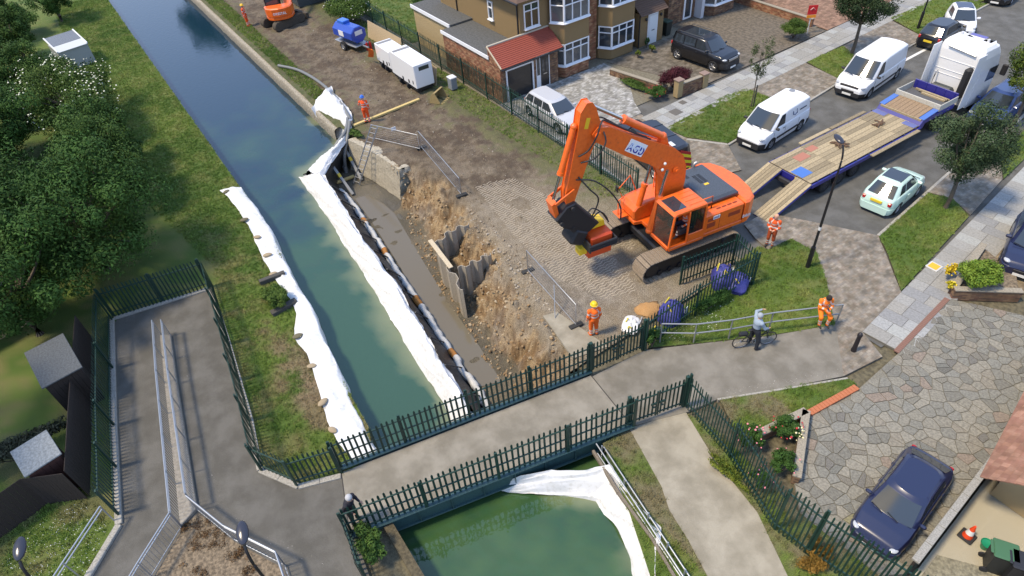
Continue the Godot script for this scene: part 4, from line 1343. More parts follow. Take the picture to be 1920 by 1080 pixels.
func build_walls():
	var conc = rough_mat("canal_concrete", Color(0.21, 0.185, 0.135), Color(0.38, 0.34, 0.265), 0.45, 0.95, 6.0)
	var w = thing("canal_wall", "weathered concrete canal wall with worn coping upstream of the dam", "wall", v3(10.2, -0.9, -55))
	var m = Mesher.new()
	var rings = []
	for k in 95:
		var z = 18.6 - k * 0.6
		var e = 0.05 * nz.get_noise_2d(z * 60.0, 4.0)
		var f = 0.06 * nz.get_noise_2d(z * 140.0, 8.0)
		rings.append([v3(0.55, 0.6, z), v3(0.5, 0.84 + e, z), v3(0.08 + f, 0.82 + e, z), v3(-0.04 + f, 0.68 + e, z), v3(-0.06 + f, 0.3, z), v3(-0.02, -2.0, z)])
	m.loft(rings, false)
	part(w, "wall_face", m, conc)
	var w2 = thing("retaining_wall", "tall bare concrete retaining wall broken off beside the excavation", "wall", v3(11.54, -1.95, -34.51))
	var c = w2.position
	var s = Mesher.new()
	var top = [v3(10.3, -0.02, -34.5), v3(10.74, 0, -32.59), v3(11, -0.03, -30.89), v3(11.16, -0.05, -29.47)].map(func(p): return p - c)
	top = resample(top, 22)
	var rows = []
	for j in 13:
		var row = []
		for i in 22:
			var t = j / 12.0
			var p: Vector3 = top[i]
			var b = 0.05 * nz.get_noise_3d(i * 30.0, j * 40.0, 3.0)
			row.append(v3(p.x - 0.32 * t + b, lerpf(p.y, 0.0, t) + b * 0.3, p.z + (0.12 * nz.get_noise_2d(j * 60.0, 5.0) if i > 19 else 0.0)))
		rows.append(row)
	s.loft(rows, false)
	var er = []
	for j in 13:
		var p: Vector3 = rows[j][21]
		var row = []
		for i in 6:
			var k = i / 5.0
			row.append(p + v3(0.62 * k + 0.32 * j / 12.0 * k, 0.08 * nz.get_noise_2d(j * 70.0, i * 90.0), 0.16 * nz.get_noise_2d(j * 80.0, i * 70.0) + 0.12 * k))
		row.reverse()
		er.append(row)
	s.loft(er, false)
	var tr = []
	for i in 22:
		tr.append([top[i], top[i] + v3(0.18, 0.02, 0), top[i] + v3(0.62, -0.02, 0.02)])
	s.loft(tr, false)
	part(w2, "wall_body", s, rough_mat("board_concrete", Color(0.27, 0.235, 0.165), Color(0.46, 0.41, 0.31), 0.5, 0.95, 7.0))

# machines
func lettering(parent: Node, words: String, size: float, at: Transform3D, material: Material, bold := true, called := "lettering") -> MeshInstance3D:
	var t = TextMesh.new()
	var f = SystemFont.new()
	f.font_names = PackedStringArray(["Droid Sans"])
	f.font_weight = 700 if bold else 400
	t.font = f
	t.text = words
	t.font_size = 64
	t.pixel_size = size / 64.0
	t.depth = 0.006
	t.curve_step = 3.0
	var o = part(parent, called, t, material)
	o.transform = at
	return o

func facing(at: Vector3, right: Vector3, up: Vector3) -> Transform3D:
	var r = right.normalized()
	var z = r.cross(up).normalized()
	return Transform3D(Basis(r, z.cross(r), z), at)

func orange() -> StandardMaterial3D:
	if mats.has("orange"): return mats["orange"]
	var m = StandardMaterial3D.new()
	m.albedo_texture = noise_tex(121, 0.015, [[0.08, lin(0.5, 0.10, 0.02)], [0.2, lin(0.7, 0.112, 0.01)], [0.5, lin(0.76, 0.125, 0.009)], [0.8, lin(0.79, 0.14, 0.012)]], 5)
	m.uv1_triplanar = true
	m.uv1_scale = Vector3.ONE * 0.6
	m.roughness = 0.42
	m.clearcoat_enabled = true
	m.clearcoat = 0.4
	m.clearcoat_roughness = 0.25
	mats["orange"] = m
	return m

func ram(o: Node3D, a: Vector3, b: Vector3, r: float, share: float, barrel: Material):
	var d = (b - a).normalized()
	var mid = a.lerp(b, share)
	var m = Mesher.new()
	m.cyl(a, mid, r, -1, 12)
	m.cyl(mid - d * 0.1, mid + d * 0.03, r * 1.18, -1, 12)
	m.ball(a, Vector3.ONE * r * 1.2, 10, 6)
	var c = part(o, "cylinder_barrel", m, barrel)
	m = Mesher.new()
	m.cyl(Vector3.ZERO + mid, b, r * 0.5, -1, 10)
	part(o, "cylinder_rod", m, mat(0.55, 0.55, 0.56, 0.15, 1.0))

func track_path(l0: float, l1: float, r: float, sag := 0.0) -> Array:
	var pts = []
	for k in 17:
		var a = -PI / 2 + PI * k / 16.0
		pts.append(v2(l1 - r + cos(a) * r, r + sin(a) * r))
	for k in 17:
		var a = PI / 2 + PI * k / 16.0
		pts.append(v2(l0 + r + cos(a) * r, r + sin(a) * r))
	pts.append(pts[0])
	return pts

func crawler(o: Node3D, z: float, w: float, l0: float, l1: float, r: float, count: int, shoe: Material, dark: Material):
	var path = track_path(l0, l1, r)
	var tl = line_len(path)
	var pitch = tl / count
	var m = Mesher.new()
	m.box(v3(0, 0, 0), v3(pitch * 0.9, 0.03, w), 0.004)
	for k in [-0.36, 0.0, 0.36]: m.box(v3(pitch * k, 0.03, 0), v3(0.018, 0.045, w * 0.99))
	var sm = m.mesh()
	for k in count:
		var p: Vector2 = line_at(path, pitch * k)
		var q: Vector2 = line_at(path, fmod(pitch * k + 0.01, tl))
		var t = (q - p).normalized()
		var s = part(o, "track_shoe", sm, shoe)
		var nrm = v3(t.y, -t.x, 0)
		s.transform = Transform3D(Basis(v3(t.x, t.y, 0), nrm, v3(t.x, t.y, 0).cross(nrm)), v3(p.x, p.y, z))
	m = Mesher.new()
	var inn = track_path(l0 + 0.1, l1 - 0.1, r - 0.1)
	inn.pop_back()
	m.prism(inn, -w * 0.26, w * 0.26, Transform3D(Basis(), v3(0, 0.1, z)), 0.02)
	part(o, "track_frame", m, dark)
	for e in [l0 + r, l1 - r]:
		m = Mesher.new()
		for s in [-1.0, 1.0]: m.cyl(v3(e, r, z + s * w * 0.27), v3(e, r, z + s * w * 0.34), r * 0.72, r * 0.6, 18)
		part(o, "idler_wheel", m, dark)
	for k in 7:
		var x = lerpf(l0 + r * 1.9, l1 - r * 1.9, k / 6.0)
		m = Mesher.new()
		m.cyl(v3(x, 0.2, z - w * 0.33), v3(x, 0.2, z + w * 0.33), 0.12, -1, 12)
		part(o, "track_roller", m, dark)

func excavator():
	var org = orange()
	var side_org = org
	var black = mat(0.012, 0.012, 0.014, 0.5)
	var dark = mat(0.022, 0.022, 0.024, 0.6)
	var grey = rough_mat("hood_grey", Color(0.045, 0.055, 0.068), Color(0.07, 0.082, 0.098), 1.2, 0.45, 2.0)
	var shoe = rough_mat("track_steel", Color(0.16, 0.12, 0.085), Color(0.33, 0.265, 0.195), 2.2, 0.75, 3.0)
	var glass = glass_mat()
	var yellow = mat(0.75, 0.47, 0.02, 0.45)
	var o = thing("excavator", "big orange tracked excavator with raised boom and piling attachment", "excavator", v3(17.6, 0.02, -15.5), deg_to_rad(170.2))
	crawler(o, -1.5, 0.82, -2.6, 2.38, 0.5, 52, shoe, black)
	crawler(o, 1.48, 0.82, -2.6, 2.38, 0.5, 52, shoe, black)
	var m = Mesher.new()
	m.box(v3(-0.1, 0.72, 0), v3(2.6, 0.4, 2.2), 0.08)
	m.cyl(v3(0, 0.9, 0), v3(0, 1.22, 0), 0.95, -1, 24)
	part(o, "undercarriage", m, black)
	var deck = [v2(1.35, 1.65), v2(1.35, 0.5), v2(1.0, 0.42), v2(1.0, -0.4), v2(1.15, -0.45), v2(1.15, -1.7), v2(-2.9, -1.72), v2(-3.3, -1.5), v2(-3.6, -0.9), v2(-3.72, 0), v2(-3.6, 0.9), v2(-3.3, 1.5), v2(-2.9, 1.72)]
	m = Mesher.new()
	m.plate(deck, 1.22, 1.42, 0.03)
	part(o, "platform", m, org)
	var tail = [v2(-2.72, -1.74), v2(-2.95, -1.74), v2(-3.35, -1.52), v2(-3.64, -0.92), v2(-3.76, 0), v2(-3.64, 0.92), v2(-3.35, 1.52), v2(-2.95, 1.74), v2(-2.72, 1.74)]
	m = Mesher.new()
	m.plate(tail, 1.2, 2.4, 0.09)
	part(o, "counterweight", m, org)
	m = Mesher.new()
	m.box(v3(-1.67, 1.88, -1.37), v3(2.06, 0.94, 0.68), 0.06)
	part(o, "side_door", m, org)
	m = Mesher.new()
	m.box(v3(-1.9, 1.86, 1.2), v3(1.6, 0.92, 1.04), 0.06)
	part(o, "pump_house", m, org)
	m = Mesher.new()
	m.box(v3(-1.85, 1.88, 0), v3(1.7, 0.94, 2.05), 0.02)
	part(o, "engine_deck", m, org)
	for v in [[-2.2, 1.98, 0.62, 0.2], [-1.02, 1.8, 0.42, 0.24], [-1.02, 2.08, 0.42, 0.15]]:
		m = Mesher.new()
		m.box(v3(v[0], v[1], -1.715), v3(v[2], v[3], 0.012), 0.004)
		part(o, "vent_grille", m, rough_mat("vent", Color(0.23, 0.035, 0.008), Color(0.34, 0.05, 0.01), 9.0))
	for x in [-1.45, -2.68]:
		m = Mesher.new()
		m.box(v3(x, 1.88, -1.711), v3(0.012, 0.86, 0.008))
		part(o, "panel_seam", m, mat(0.09, 0.02, 0.006, 0.8))
	for k in 4:
		m = Mesher.new()
		m.box(v3(-1.5 - k * 0.28, 2.353, -1.48), v3(0.22, 0.012, 0.09), 0.004)
		part(o, "louvre", m, mat(0.2, 0.03, 0.008, 0.8))
	m = Mesher.new()
	m.prism([v2(-0.85, -1.28), v2(0.85, -1.28), v2(0.85, 1.22), v2(-0.85, 1.22)].map(func(p): return p), 0, 0.3, Transform3D(Basis(v3(1, 0, 0), v3(0, 0, -1), v3(0, 1, 0)), v3(-1.9, 2.36, 0.05)), 0.1)
	var hood = part(o, "engine_hood", m, grey)
	for r in 2:
		for k in 9:
			m = Mesher.new()
			m.box(v3(-1.75 - 0.22 * r, 2.664, 0.05 + k * 0.075), v3(0.17, 0.012, 0.035))
			part(hood, "hood_slot", m, black)
	for k in 8:
		m = Mesher.new()
		m.box(v3(-1.45, 2.664, 0.65 + k * 0.07), v3(0.16, 0.012, 0.03))
		part(hood, "hood_slot", m, black)
	m = Mesher.new()
	m.box(v3(-1.86, 2.666, -0.12), v3(0.22, 0.01, 0.12))
	part(hood, "sticker", m, yellow)
	m = Mesher.new()
	m.tube([v3(-2.2, 2.35, 1.25), v3(-2.2, 2.72, 1.25), v3(-2.24, 2.82, 1.25), v3(-2.36, 2.86, 1.25)], 0.07, 9)
	part(o, "exhaust_pipe", m, mat(0.4, 0.38, 0.35, 0.35, 0.8))
	m = Mesher.new()
	m.prism([v2(-0.95, 1.4), v2(1.1, 1.4), v2(1.36, 1.55), v2(1.38, 1.95), v2(1.2, 2.14), v2(0.7, 2.22), v2(-0.95, 2.22)], 0.52, 1.66, Transform3D(), 0.05)
	part(o, "fuel_tank", m, org)
	m = Mesher.new()
	m.box(v3(1.6, 1.5, 1.25), v3(0.45, 0.05, 0.6), 0.01)
	part(o, "step", m, org)
	m = Mesher.new()
	m.box(v3(-0.4, 2.28, 0.25), v3(0.5, 0.1, 0.35), 0.03)
	m.cyl(v3(-0.75, 2.2, -0.2), v3(-0.75, 2.45, -0.2), 0.1, -1, 10)
	part(o, "filter_housing", m, black)
	m = Mesher.new()
	m.ball(v3(-0.62, 2.5, -0.05), Vector3.ONE * 0.09, 10, 6)
	part(o, "filler_cap", m, mat(0.01, 0.22, 0.09, 0.4))
	m = Mesher.new()
	m.box(v3(-0.3, 1.75, 0.2), v3(1.1, 0.7, 0.55), 0.02)
	part(o, "valve_block", m, dark)
	for r in [[v3(1.35, 2.15, 1.55), v3(1.5, 2.6, 1.6), v3(0.95, 3.1, 1.6), v3(0.6, 2.2, 1.58)], [v3(-0.7, 2.35, -1.3), v3(-0.7, 2.95, -1.3), v3(-1.25, 2.95, -1.3), v3(-1.25, 2.35, -1.3)], [v3(-1.2, 2.3, 1.4), v3(-1.2, 2.95, 1.4), v3(-0.2, 2.95, 1.4), v3(-0.2, 2.2, 1.4)], [v3(-0.7, 2.65, -1.3), v3(-1.25, 2.65, -1.3)], [v3(1.35, 2.2, 1.45), v3(1.7, 2.2, 1.3), v3(1.75, 1.5, 1.2)]]:
		m = Mesher.new()
		m.tube(r, 0.028, 7)
		part(o, "handrail", m, org)
	m = Mesher.new()
	m.box(v3(1.55, 2.55, 1.68), v3(0.06, 0.3, 0.2), 0.02)
	part(o, "mirror", m, black)
	var cx0 = -0.62
	var cx1 = 1.12
	var cz0 = -1.8
	var cz1 = -0.48
	m = Mesher.new()
	m.box(v3(0.25, 1.34, -1.14), v3(1.76, 0.16, 1.34), 0.03)
	part(o, "cab_floor", m, org)
	m = Mesher.new()
	m.prism([v2(cx0, 2.98), v2(cx1 - 0.14, 2.98), v2(cx1 - 0.06, 3.04), v2(cx1 - 0.2, 3.14), v2(cx0 + 0.08, 3.16), v2(cx0, 3.1)], cz0, cz1, Transform3D(), 0.04)
	var roof = part(o, "cab_roof", m, org)
	m = Mesher.new()
	m.box(v3(0.62, 3.145, -1.14), v3(0.62, 0.03, 0.92), 0.012, Basis(Vector3.BACK, -0.03))
	part(roof, "roof_hatch", m, glass)
	for k in 4:
		m = Mesher.new()
		m.box(v3(-0.2, 3.165, -1.55 + k * 0.28), v3(0.7, 0.012, 0.02), 0.004)
		part(roof, "roof_rib", m, org)
	for z in [cz0 + 0.04, cz1 - 0.04]:
		m = Mesher.new()
		m.bar(v3(cx1 + 0.02, 1.4, z), v3(cx1 - 0.14, 3.02, z), 0.09, 0.09, 0.02)
		part(o, "front_post", m, org)
		m = Mesher.new()
		m.bar(v3(cx0 + 0.05, 1.4, z), v3(cx0 + 0.05, 3.02, z), 0.1, 0.1, 0.02)
		part(o, "rear_post", m, org)
	m = Mesher.new()
	m.bar(v3(0.25, 1.4, cz0 + 0.03), v3(0.25, 3.0, cz0 + 0.03), 0.1, 0.07, 0.02)
	part(o, "centre_post", m, org)
	m = Mesher.new()
	m.bar(v3(cx1 + 0.03, 1.42, cz0 + 0.05), v3(cx1 + 0.03, 1.42, cz1 - 0.05), 0.09, 0.09, 0.02)
	part(o, "front_sill", m, org)
	m = Mesher.new()
	m.box(v3(-0.18, 1.62, cz0 + 0.02), v3(0.78, 0.42, 0.06), 0.03)
	part(o, "door_panel", m, org)
	var clear = StandardMaterial3D.new()
	clear.albedo_color = Color(0.12, 0.15, 0.15, 0.3)
	clear.transparency = BaseMaterial3D.TRANSPARENCY_ALPHA
	clear.roughness = 0.03
	mats["clear_glass"] = clear
	for p in [[v3(cx1, 2.2, -1.14), v3(0.012, 1.5, 1.14), 0.097], [v3(-0.18, 2.4, cz0 + 0.03), v3(0.72, 1.1, 0.012), 0.0], [v3(0.25, 2.2, cz1 - 0.03), v3(1.5, 1.5, 0.012), 0.0], [v3(cx0 + 0.03, 2.5, -1.14), v3(0.012, 0.9, 1.14), 0.0]]:
		m = Mesher.new()
		m.box(p[0] - v3(0.06 if p[2] > 0 else 0.0, 0, 0), p[1], 0.0, Basis(Vector3.BACK, p[2]))
		part(o, "cab_window", m, clear)
	m = Mesher.new()
	m.box(v3(-0.1, 1.75, -1.14), v3(0.6, 0.16, 0.6), 0.05)
	m.box(v3(-0.42, 2.2, -1.14), v3(0.16, 0.9, 0.56), 0.06)
	part(o, "operator_seat", m, black)
	for s in [-1.0, 1.0]:
		m = Mesher.new()
		m.box(v3(0.25, 1.85, -1.14 + s * 0.36), v3(0.5, 0.3, 0.14), 0.03)
		m.cyl(v3(0.42, 1.95, -1.14 + s * 0.36), v3(0.46, 2.2, -1.14 + s * 0.36), 0.02, -1, 6)
		part(o, "joystick_console", m, dark)
	var prof = [v2(-0.12, 1.72), v2(-0.42, 2.5), v2(-0.56, 3.3), v2(-0.54, 4.0), v2(-0.32, 4.6), v2(0.12, 5.06), v2(0.7, 5.42), v2(2.1, 6.2), v2(3.2, 6.92), v2(3.7, 7.08), v2(3.92, 6.86), v2(3.74, 6.52), v2(2.4, 5.5), v2(1.3, 4.78), v2(0.72, 4.3), v2(0.46, 3.7), v2(0.4, 2.7), v2(0.28, 1.72)]
	m = Mesher.new()
	m.prism(prof, -0.3, 0.3, Transform3D(Basis(), v3(0, 0, 0.12)), 0.02)
	var boom = part(o, "boom", m, org)
	m = Mesher.new()
	var wprof = Geometry2D.offset_polygon(PackedVector2Array(prof), 0.035)[0]
	for s in [-1.0, 1.0]:
		m = Mesher.new()
		m.prism(Array(wprof), 0.285, 0.315, Transform3D(Basis(), v3(0, 0, 0.12 - 0.3 + s * 0.3)))
		part(boom, "boom_plate", m, org)
	m = Mesher.new()
	m.cyl(v3(-0.02, 4.05, -0.3), v3(-0.02, 4.05, 0.54), 0.16, -1, 14)
	m.cyl(v3(-0.02, 4.05, -0.36), v3(-0.02, 4.05, 0.6), 0.08, -1, 12)
	part(boom, "boom_boss", m, org)
	for p in [v3(0.62, 4.6, -0.3), v3(0.72, 4.35, -0.3)]:
		m = Mesher.new()
		m.ball(p, v3(0.07, 0.07, 0.06), 8, 5)
		part(boom, "work_lamp", m, mat(0.7, 0.7, 0.65, 0.3))
	var dirx = v3(-0.82, -0.57, 0).normalized()
	for s in [-1.0, 1.0]:
		m = Mesher.new()
		var rot = Basis(Vector3.BACK, atan2(0.57, 0.82))
		m.box(v3(2.0, 5.72, 0.12 + s * 0.335), v3(0.95, 0.52, 0.01), 0.0, rot)
		var board = part(boom, "name_board", m, mat(0.78, 0.78, 0.77, 0.5))
		var rr: Vector3 = rot.x * -s if s < 0 else rot.x
		var upv = v3(-0.57, 0.82, 0)
		var rightv = v3(-0.82, -0.57, 0) if s < 0 else v3(0.82, 0.57, 0)
		lettering(board, "AGD", 0.44, facing(v3(2.0, 5.68, 0.12 + s * 0.342) + v3(-0.57, 0.82, 0) * -0.02, rightv, upv), mat(0.015, 0.03, 0.3, 0.5))
		lettering(board, "AGD", 0.36, facing(v3(2.0, 5.74, 0.12 + s * 0.347), rightv, upv), mat(0.62, 0.72, 0.85, 0.5))
	for z in [-0.42, 0.66]:
		ram(o, v3(1.2, 1.5, z), v3(0.55, 4.35, z), 0.13, 0.58, org)
	ram(o, v3(0.55, 5.62, 0.12), v3(3.92, 7.95, 0.12), 0.15, 0.56, org)
	m = Mesher.new()
	m.prism([v2(0.2, 5.0), v2(0.75, 5.35), v2(0.62, 5.75), v2(0.45, 5.72)], 0.0, 0.24, Transform3D(Basis(), v3(0, 0, 0.0)), 0.01)
	part(boom, "ram_bracket", m, org)
	var sp = [v2(3.5, 6.55), v2(3.5, 6.95), v2(3.78, 7.86), v2(3.92, 8.08), v2(4.12, 8.1), v2(4.36, 7.8), v2(4.5, 6.9), v2(5.02, 4.55), v2(5.02, 4.1), v2(4.84, 3.98), v2(4.7, 4.1), v2(4.0, 6.0), v2(3.8, 6.45)]
	m = Mesher.new()
	m.prism(sp, -0.21, 0.21, Transform3D(Basis(), v3(0, 0, 0.12)), 0.02)
	var stick = part(o, "stick", m, org)
	for s in [-1.0, 1.0]:
		m = Mesher.new()
		m.prism(Array(Geometry2D.offset_polygon(PackedVector2Array(sp), 0.03)[0]), -0.012, 0.012, Transform3D(Basis(), v3(0, 0, 0.12 + s * 0.2)))
		part(stick, "stick_plate", m, org)
		m = Mesher.new()
		m.cyl(v3(3.72, 6.78, 0.12 + s * 0.22), v3(3.72, 6.78, 0.12 + s * 0.4), 0.14, -1, 12)
		part(stick, "stick_pin", m, org)
	m = Mesher.new()
	m.box(v3(4.12, 7.35, -0.102), v3(0.16, 0.42, 0.01), 0.0, Basis(Vector3.BACK, 0.25))
	part(stick, "warning_sticker", m, yellow)
	ram(o, v3(4.55, 7.25, 0.12), v3(5.52, 4.3, 0.12), 0.12, 0.62, org)
	for s in [-1.0, 1.0]:
		m = Mesher.new()
		m.bar(v3(4.70, 4.72, 0.12 + s * 0.3), v3(5.56, 4.3, 0.12 + s * 0.3), 0.06, 0.13, 0.01)
		part(o, "link_arm", m, org)
	m = Mesher.new()
	m.prism([v2(5.50, 4.42), v2(5.70, 4.3), v2(5.52, 3.5), v2(5.32, 3.45)], -0.26, 0.26, Transform3D(Basis(), v3(0, 0, 0.12)), 0.02)
	part(o, "bucket_link", m, org)
	m = Mesher.new()
	m.prism([v2(5.60, 3.6), v2(5.25, 3.1), v2(4.10, 2.45), v2(3.60, 2.75), v2(4.25, 3.55), v2(4.70, 4.15), v2(5.10, 4.1)], -0.4, 0.4, Transform3D(Basis(), v3(0, 0, 0.12)), 0.05)
	var cp = part(o, "quick_coupler", m, black)
	for s in [-1.0, 1.0]:
		m = Mesher.new()
		m.cyl(v3(4.85, 3.95, 0.12 + s * 0.4), v3(4.85, 3.95, 0.12 + s * 0.48), 0.09, -1, 10)
		m.cyl(v3(5.36, 3.4, 0.12 + s * 0.4), v3(5.36, 3.4, 0.12 + s * 0.48), 0.09, -1, 10)
		part(cp, "coupler_pin", m, dark)
	m = Mesher.new()
	m.box(v3(4.55, 2.35, 0.12), v3(0.7, 0.75, 0.9), 0.1, Basis(Vector3.BACK, 0.5))
	m.cyl(v3(4.80, 2.9, -0.3), v3(4.80, 2.9, 0.5), 0.14, -1, 10)
	part(o, "tilt_head", m, black)
	m = Mesher.new()
	m.box(v3(3.60, 1.85, -0.62), v3(1.35, 0.32, 0.07), 0.02)
	m.box(v3(3.60, 1.85, 0.86), v3(1.35, 0.32, 0.07), 0.02)
	m.box(v3(2.96, 1.85, 0.12), v3(0.07, 0.32, 1.5), 0.02)
	m.box(v3(4.22, 1.85, 0.12), v3(0.07, 0.5, 1.5), 0.02)
	part(o, "clamp_frame", m, dark)
	for k in 3:
		m = Mesher.new()
		m.box(v3(3.60, 1.74 + k * 0.11, -0.665), v3(1.25, 0.04, 0.03), 0.008)
		part(o, "frame_rib", m, black)
	m = Mesher.new()
	m.box(v3(3.55, 1.98, 0.12), v3(1.05, 0.4, 1.1), 0.06)
	var red = mat(0.62, 0.07, 0.012, 0.45)
	part(o, "vibrator_body", m, red)
	m = Mesher.new()
	m.prism([v2(3.10, 2.2), v2(4.10, 2.2), v2(3.95, 2.5), v2(3.50, 2.62), v2(3.15, 2.5)], 0.1, 0.6, Transform3D(), 0.03)
	part(o, "motor_guard", m, mat(0.78, 0.52, 0.02, 0.4))
	m = Mesher.new()
	m.box(v3(3.55, 1.32, -0.05), v3(1.15, 0.6, 0.5), 0.05)
	part(o, "clamp_jaw", m, red)
	for x in [4.22, 4.4]:
		m = Mesher.new()
		m.box(v3(x, 1.45, 0.0), v3(0.2, 0.35, 0.4), 0.03)
		part(o, "jaw_tip", m, mat(0.78, 0.52, 0.02, 0.4))
	var hoses = [[v3(1.2, 5.75, 0.0), v3(2.2, 6.4, 0.0), v3(3.2, 7.1, 0.0), v3(3.6, 7.35, -0.25), v3(3.85, 6.9, -0.35), v3(4.1, 6.3, -0.2), v3(4.5, 6.1, -0.12)], [v3(1.2, 5.7, 0.25), v3(2.4, 6.5, 0.25), v3(3.4, 7.2, 0.3), v3(3.5, 6.6, -0.4), v3(3.9, 6.0, -0.36), v3(4.4, 5.8, -0.12)], [v3(4.5, 5.2, -0.12), v3(4.1, 4.6, -0.3), v3(3.7, 4.0, -0.3), v3(3.9, 3.2, -0.2), v3(4.1, 2.9, -0.1)], [v3(4.6, 5.1, -0.1), v3(3.9, 4.9, -0.25), v3(3.2, 4.2, -0.3), v3(2.6, 3.2, -0.2), v3(2.4, 2.3, 0.0)], [v3(3.9, 2.8, 0.0), v3(3.4, 3.0, 0.1), v3(3.1, 2.7, 0.1), v3(3.0, 2.4, 0.0)], [v3(4.0, 2.7, 0.3), v3(3.6, 3.05, 0.4), v3(3.2, 2.8, 0.3), v3(2.9, 2.3, 0.3)]]
	for h in hoses:
		m = Mesher.new()
		m.tube(smooth_line(h, 6), 0.032, 7)
		part(o, "hose", m, dark)
	m = Mesher.new()
	m.box(v3(-1.25, 2.14, -1.722), v3(0.34, 0.17, 0.01))
	var fb = part(o, "name_board", m, mat(0.78, 0.78, 0.77, 0.5))
	lettering(fb, "AGD", 0.14, facing(v3(-1.25, 2.14, -1.73), v3(-1, 0, 0), Vector3.UP), mat(0.02, 0.03, 0.2, 0.5))
	lettering(o, "84m", 0.22, facing(v3(-2.9, 1.62, -1.75), v3(-1, 0, 0), Vector3.UP), mat(0.6, 0.62, 0.66, 0.4))

func smooth_line(p: Array, k: int) -> Array:
	var out = []
	for i in p.size() - 1:
		for j in k:
			out.append(p[i].cubic_interpolate(p[i + 1], p[maxi(i - 1, 0)], p[mini(i + 2, p.size() - 1)], float(j) / k))
	out.append(p[p.size() - 1])
	return out

func mini_digger():
	var org = orange()
	var black = mat(0.015, 0.015, 0.017, 0.6)
	var muddy = rough_mat("muddy_track", Color(0.045, 0.036, 0.026), Color(0.11, 0.09, 0.065), 1.5, 0.95, 5.0)
	var o = thing("mini_digger", "orange midi excavator seen from its rounded tail on the haul road", "excavator", v3(14.17, 0, -56.09), deg_to_rad(70))
	var base = Node3D.new()
	base.name = "undercarriage"
	o.add_child(base)
	base.rotation.y = deg_to_rad(-54)
	for z in [-0.85, 0.85]:
		var m = Mesher.new()
		var p = track_path(-1.5, 1.5, 0.34)
		p.pop_back()
		m.prism(p, z - 0.23, z + 0.23, Transform3D(), 0.03)
		var t = part(base, "rubber_track", m, muddy)
		for k in 16:
			m = Mesher.new()
			m.box(v3(-1.2 + k * 0.16, 0.69, z), v3(0.05, 0.04, 0.44))
			part(t, "track_lug", m, muddy)
	var m = Mesher.new()
	m.box(v3(0, 0.45, 0), v3(1.6, 0.3, 1.5), 0.05)
	part(base, "chassis", m, black)
	m = Mesher.new()
	m.prism([v2(1.65, -0.95), v2(1.95, -0.95), v2(1.95, 0.95), v2(1.65, 0.95)], 0.1, 0.5, Transform3D(Basis(v3(1, 0, 0), v3(0, 0, -1), v3(0, 1, 0)), Vector3.ZERO), 0.02)
	part(base, "dozer_blade", m, muddy)
	var body = [v2(1.15, 1.05), v2(1.15, -1.05), v2(-0.4, -1.12), v2(-1.0, -0.95), v2(-1.32, -0.55), v2(-1.42, 0), v2(-1.32, 0.55), v2(-1.0, 0.95), v2(-0.4, 1.12)]
	m = Mesher.new()
	m.plate(body, 0.78, 1.0, 0.03)
	part(o, "platform", m, org)
	m = Mesher.new()
	m.plate([v2(-0.3, -1.14), v2(-1.02, -0.97), v2(-1.34, -0.56), v2(-1.45, 0), v2(-1.34, 0.56), v2(-1.02, 0.97), v2(-0.3, 1.14)], 0.98, 1.72, 0.08)
	var cw = part(o, "tail", m, org)
	lettering(cw, "ORBITAL", 0.26, facing(v3(-1.468, 1.32, 0.05), v3(0, 0, 1), Vector3.UP), mat(0.75, 0.75, 0.73, 0.5))
	m = Mesher.new()
	m.box(v3(0.45, 1.3, 0.72), v3(1.3, 0.7, 0.7), 0.06)
	part(o, "side_house", m, org)
	m = Mesher.new()
	m.box(v3(0.4, 2.68, -0.42), v3(1.55, 0.12, 1.12), 0.05)
	part(o, "cab_roof", m, mat(0.33, 0.36, 0.42, 0.4))
	for x in [-0.3, 1.08]:
		for z in [-0.94, 0.1]:
			m = Mesher.new()
			m.bar(v3(x, 1.0, z), v3(x, 2.66, z), 0.08, 0.08, 0.01)
			part(o, "cab_post", m, black)
	m = Mesher.new()
	m.box(v3(0.39, 1.85, -0.42), v3(1.3, 1.5, 0.96))
	part(o, "cab_glass", m, glass_mat())
	m = Mesher.new()
	m.prism([v2(1.0, 1.2), v2(1.3, 2.4), v2(2.2, 3.5), v2(3.4, 3.7), v2(3.4, 3.45), v2(2.4, 3.1), v2(1.7, 2.2), v2(1.4, 1.1)], 0.35, 0.65, Transform3D(), 0.02)
	part(o, "boom", m, org)
	m = Mesher.new()
	m.prism([v2(3.2, 3.8), v2(3.6, 3.7), v2(3.4, 1.6), v2(3.2, 1.6)], 0.4, 0.6, Transform3D(), 0.02)
	part(o, "stick", m, org)

# vehicles
func pick(tab: Array, x: float) -> float:
	if x <= tab[0].x: return tab[0].y
	for k in tab.size() - 1:
		if x <= tab[k + 1].x:
			var t: float = (x - tab[k].x) / maxf(tab[k + 1].x - tab[k].x, 1e-6)
			return lerpf(tab[k].y, tab[k + 1].y, t)
	return tab[tab.size() - 1].y

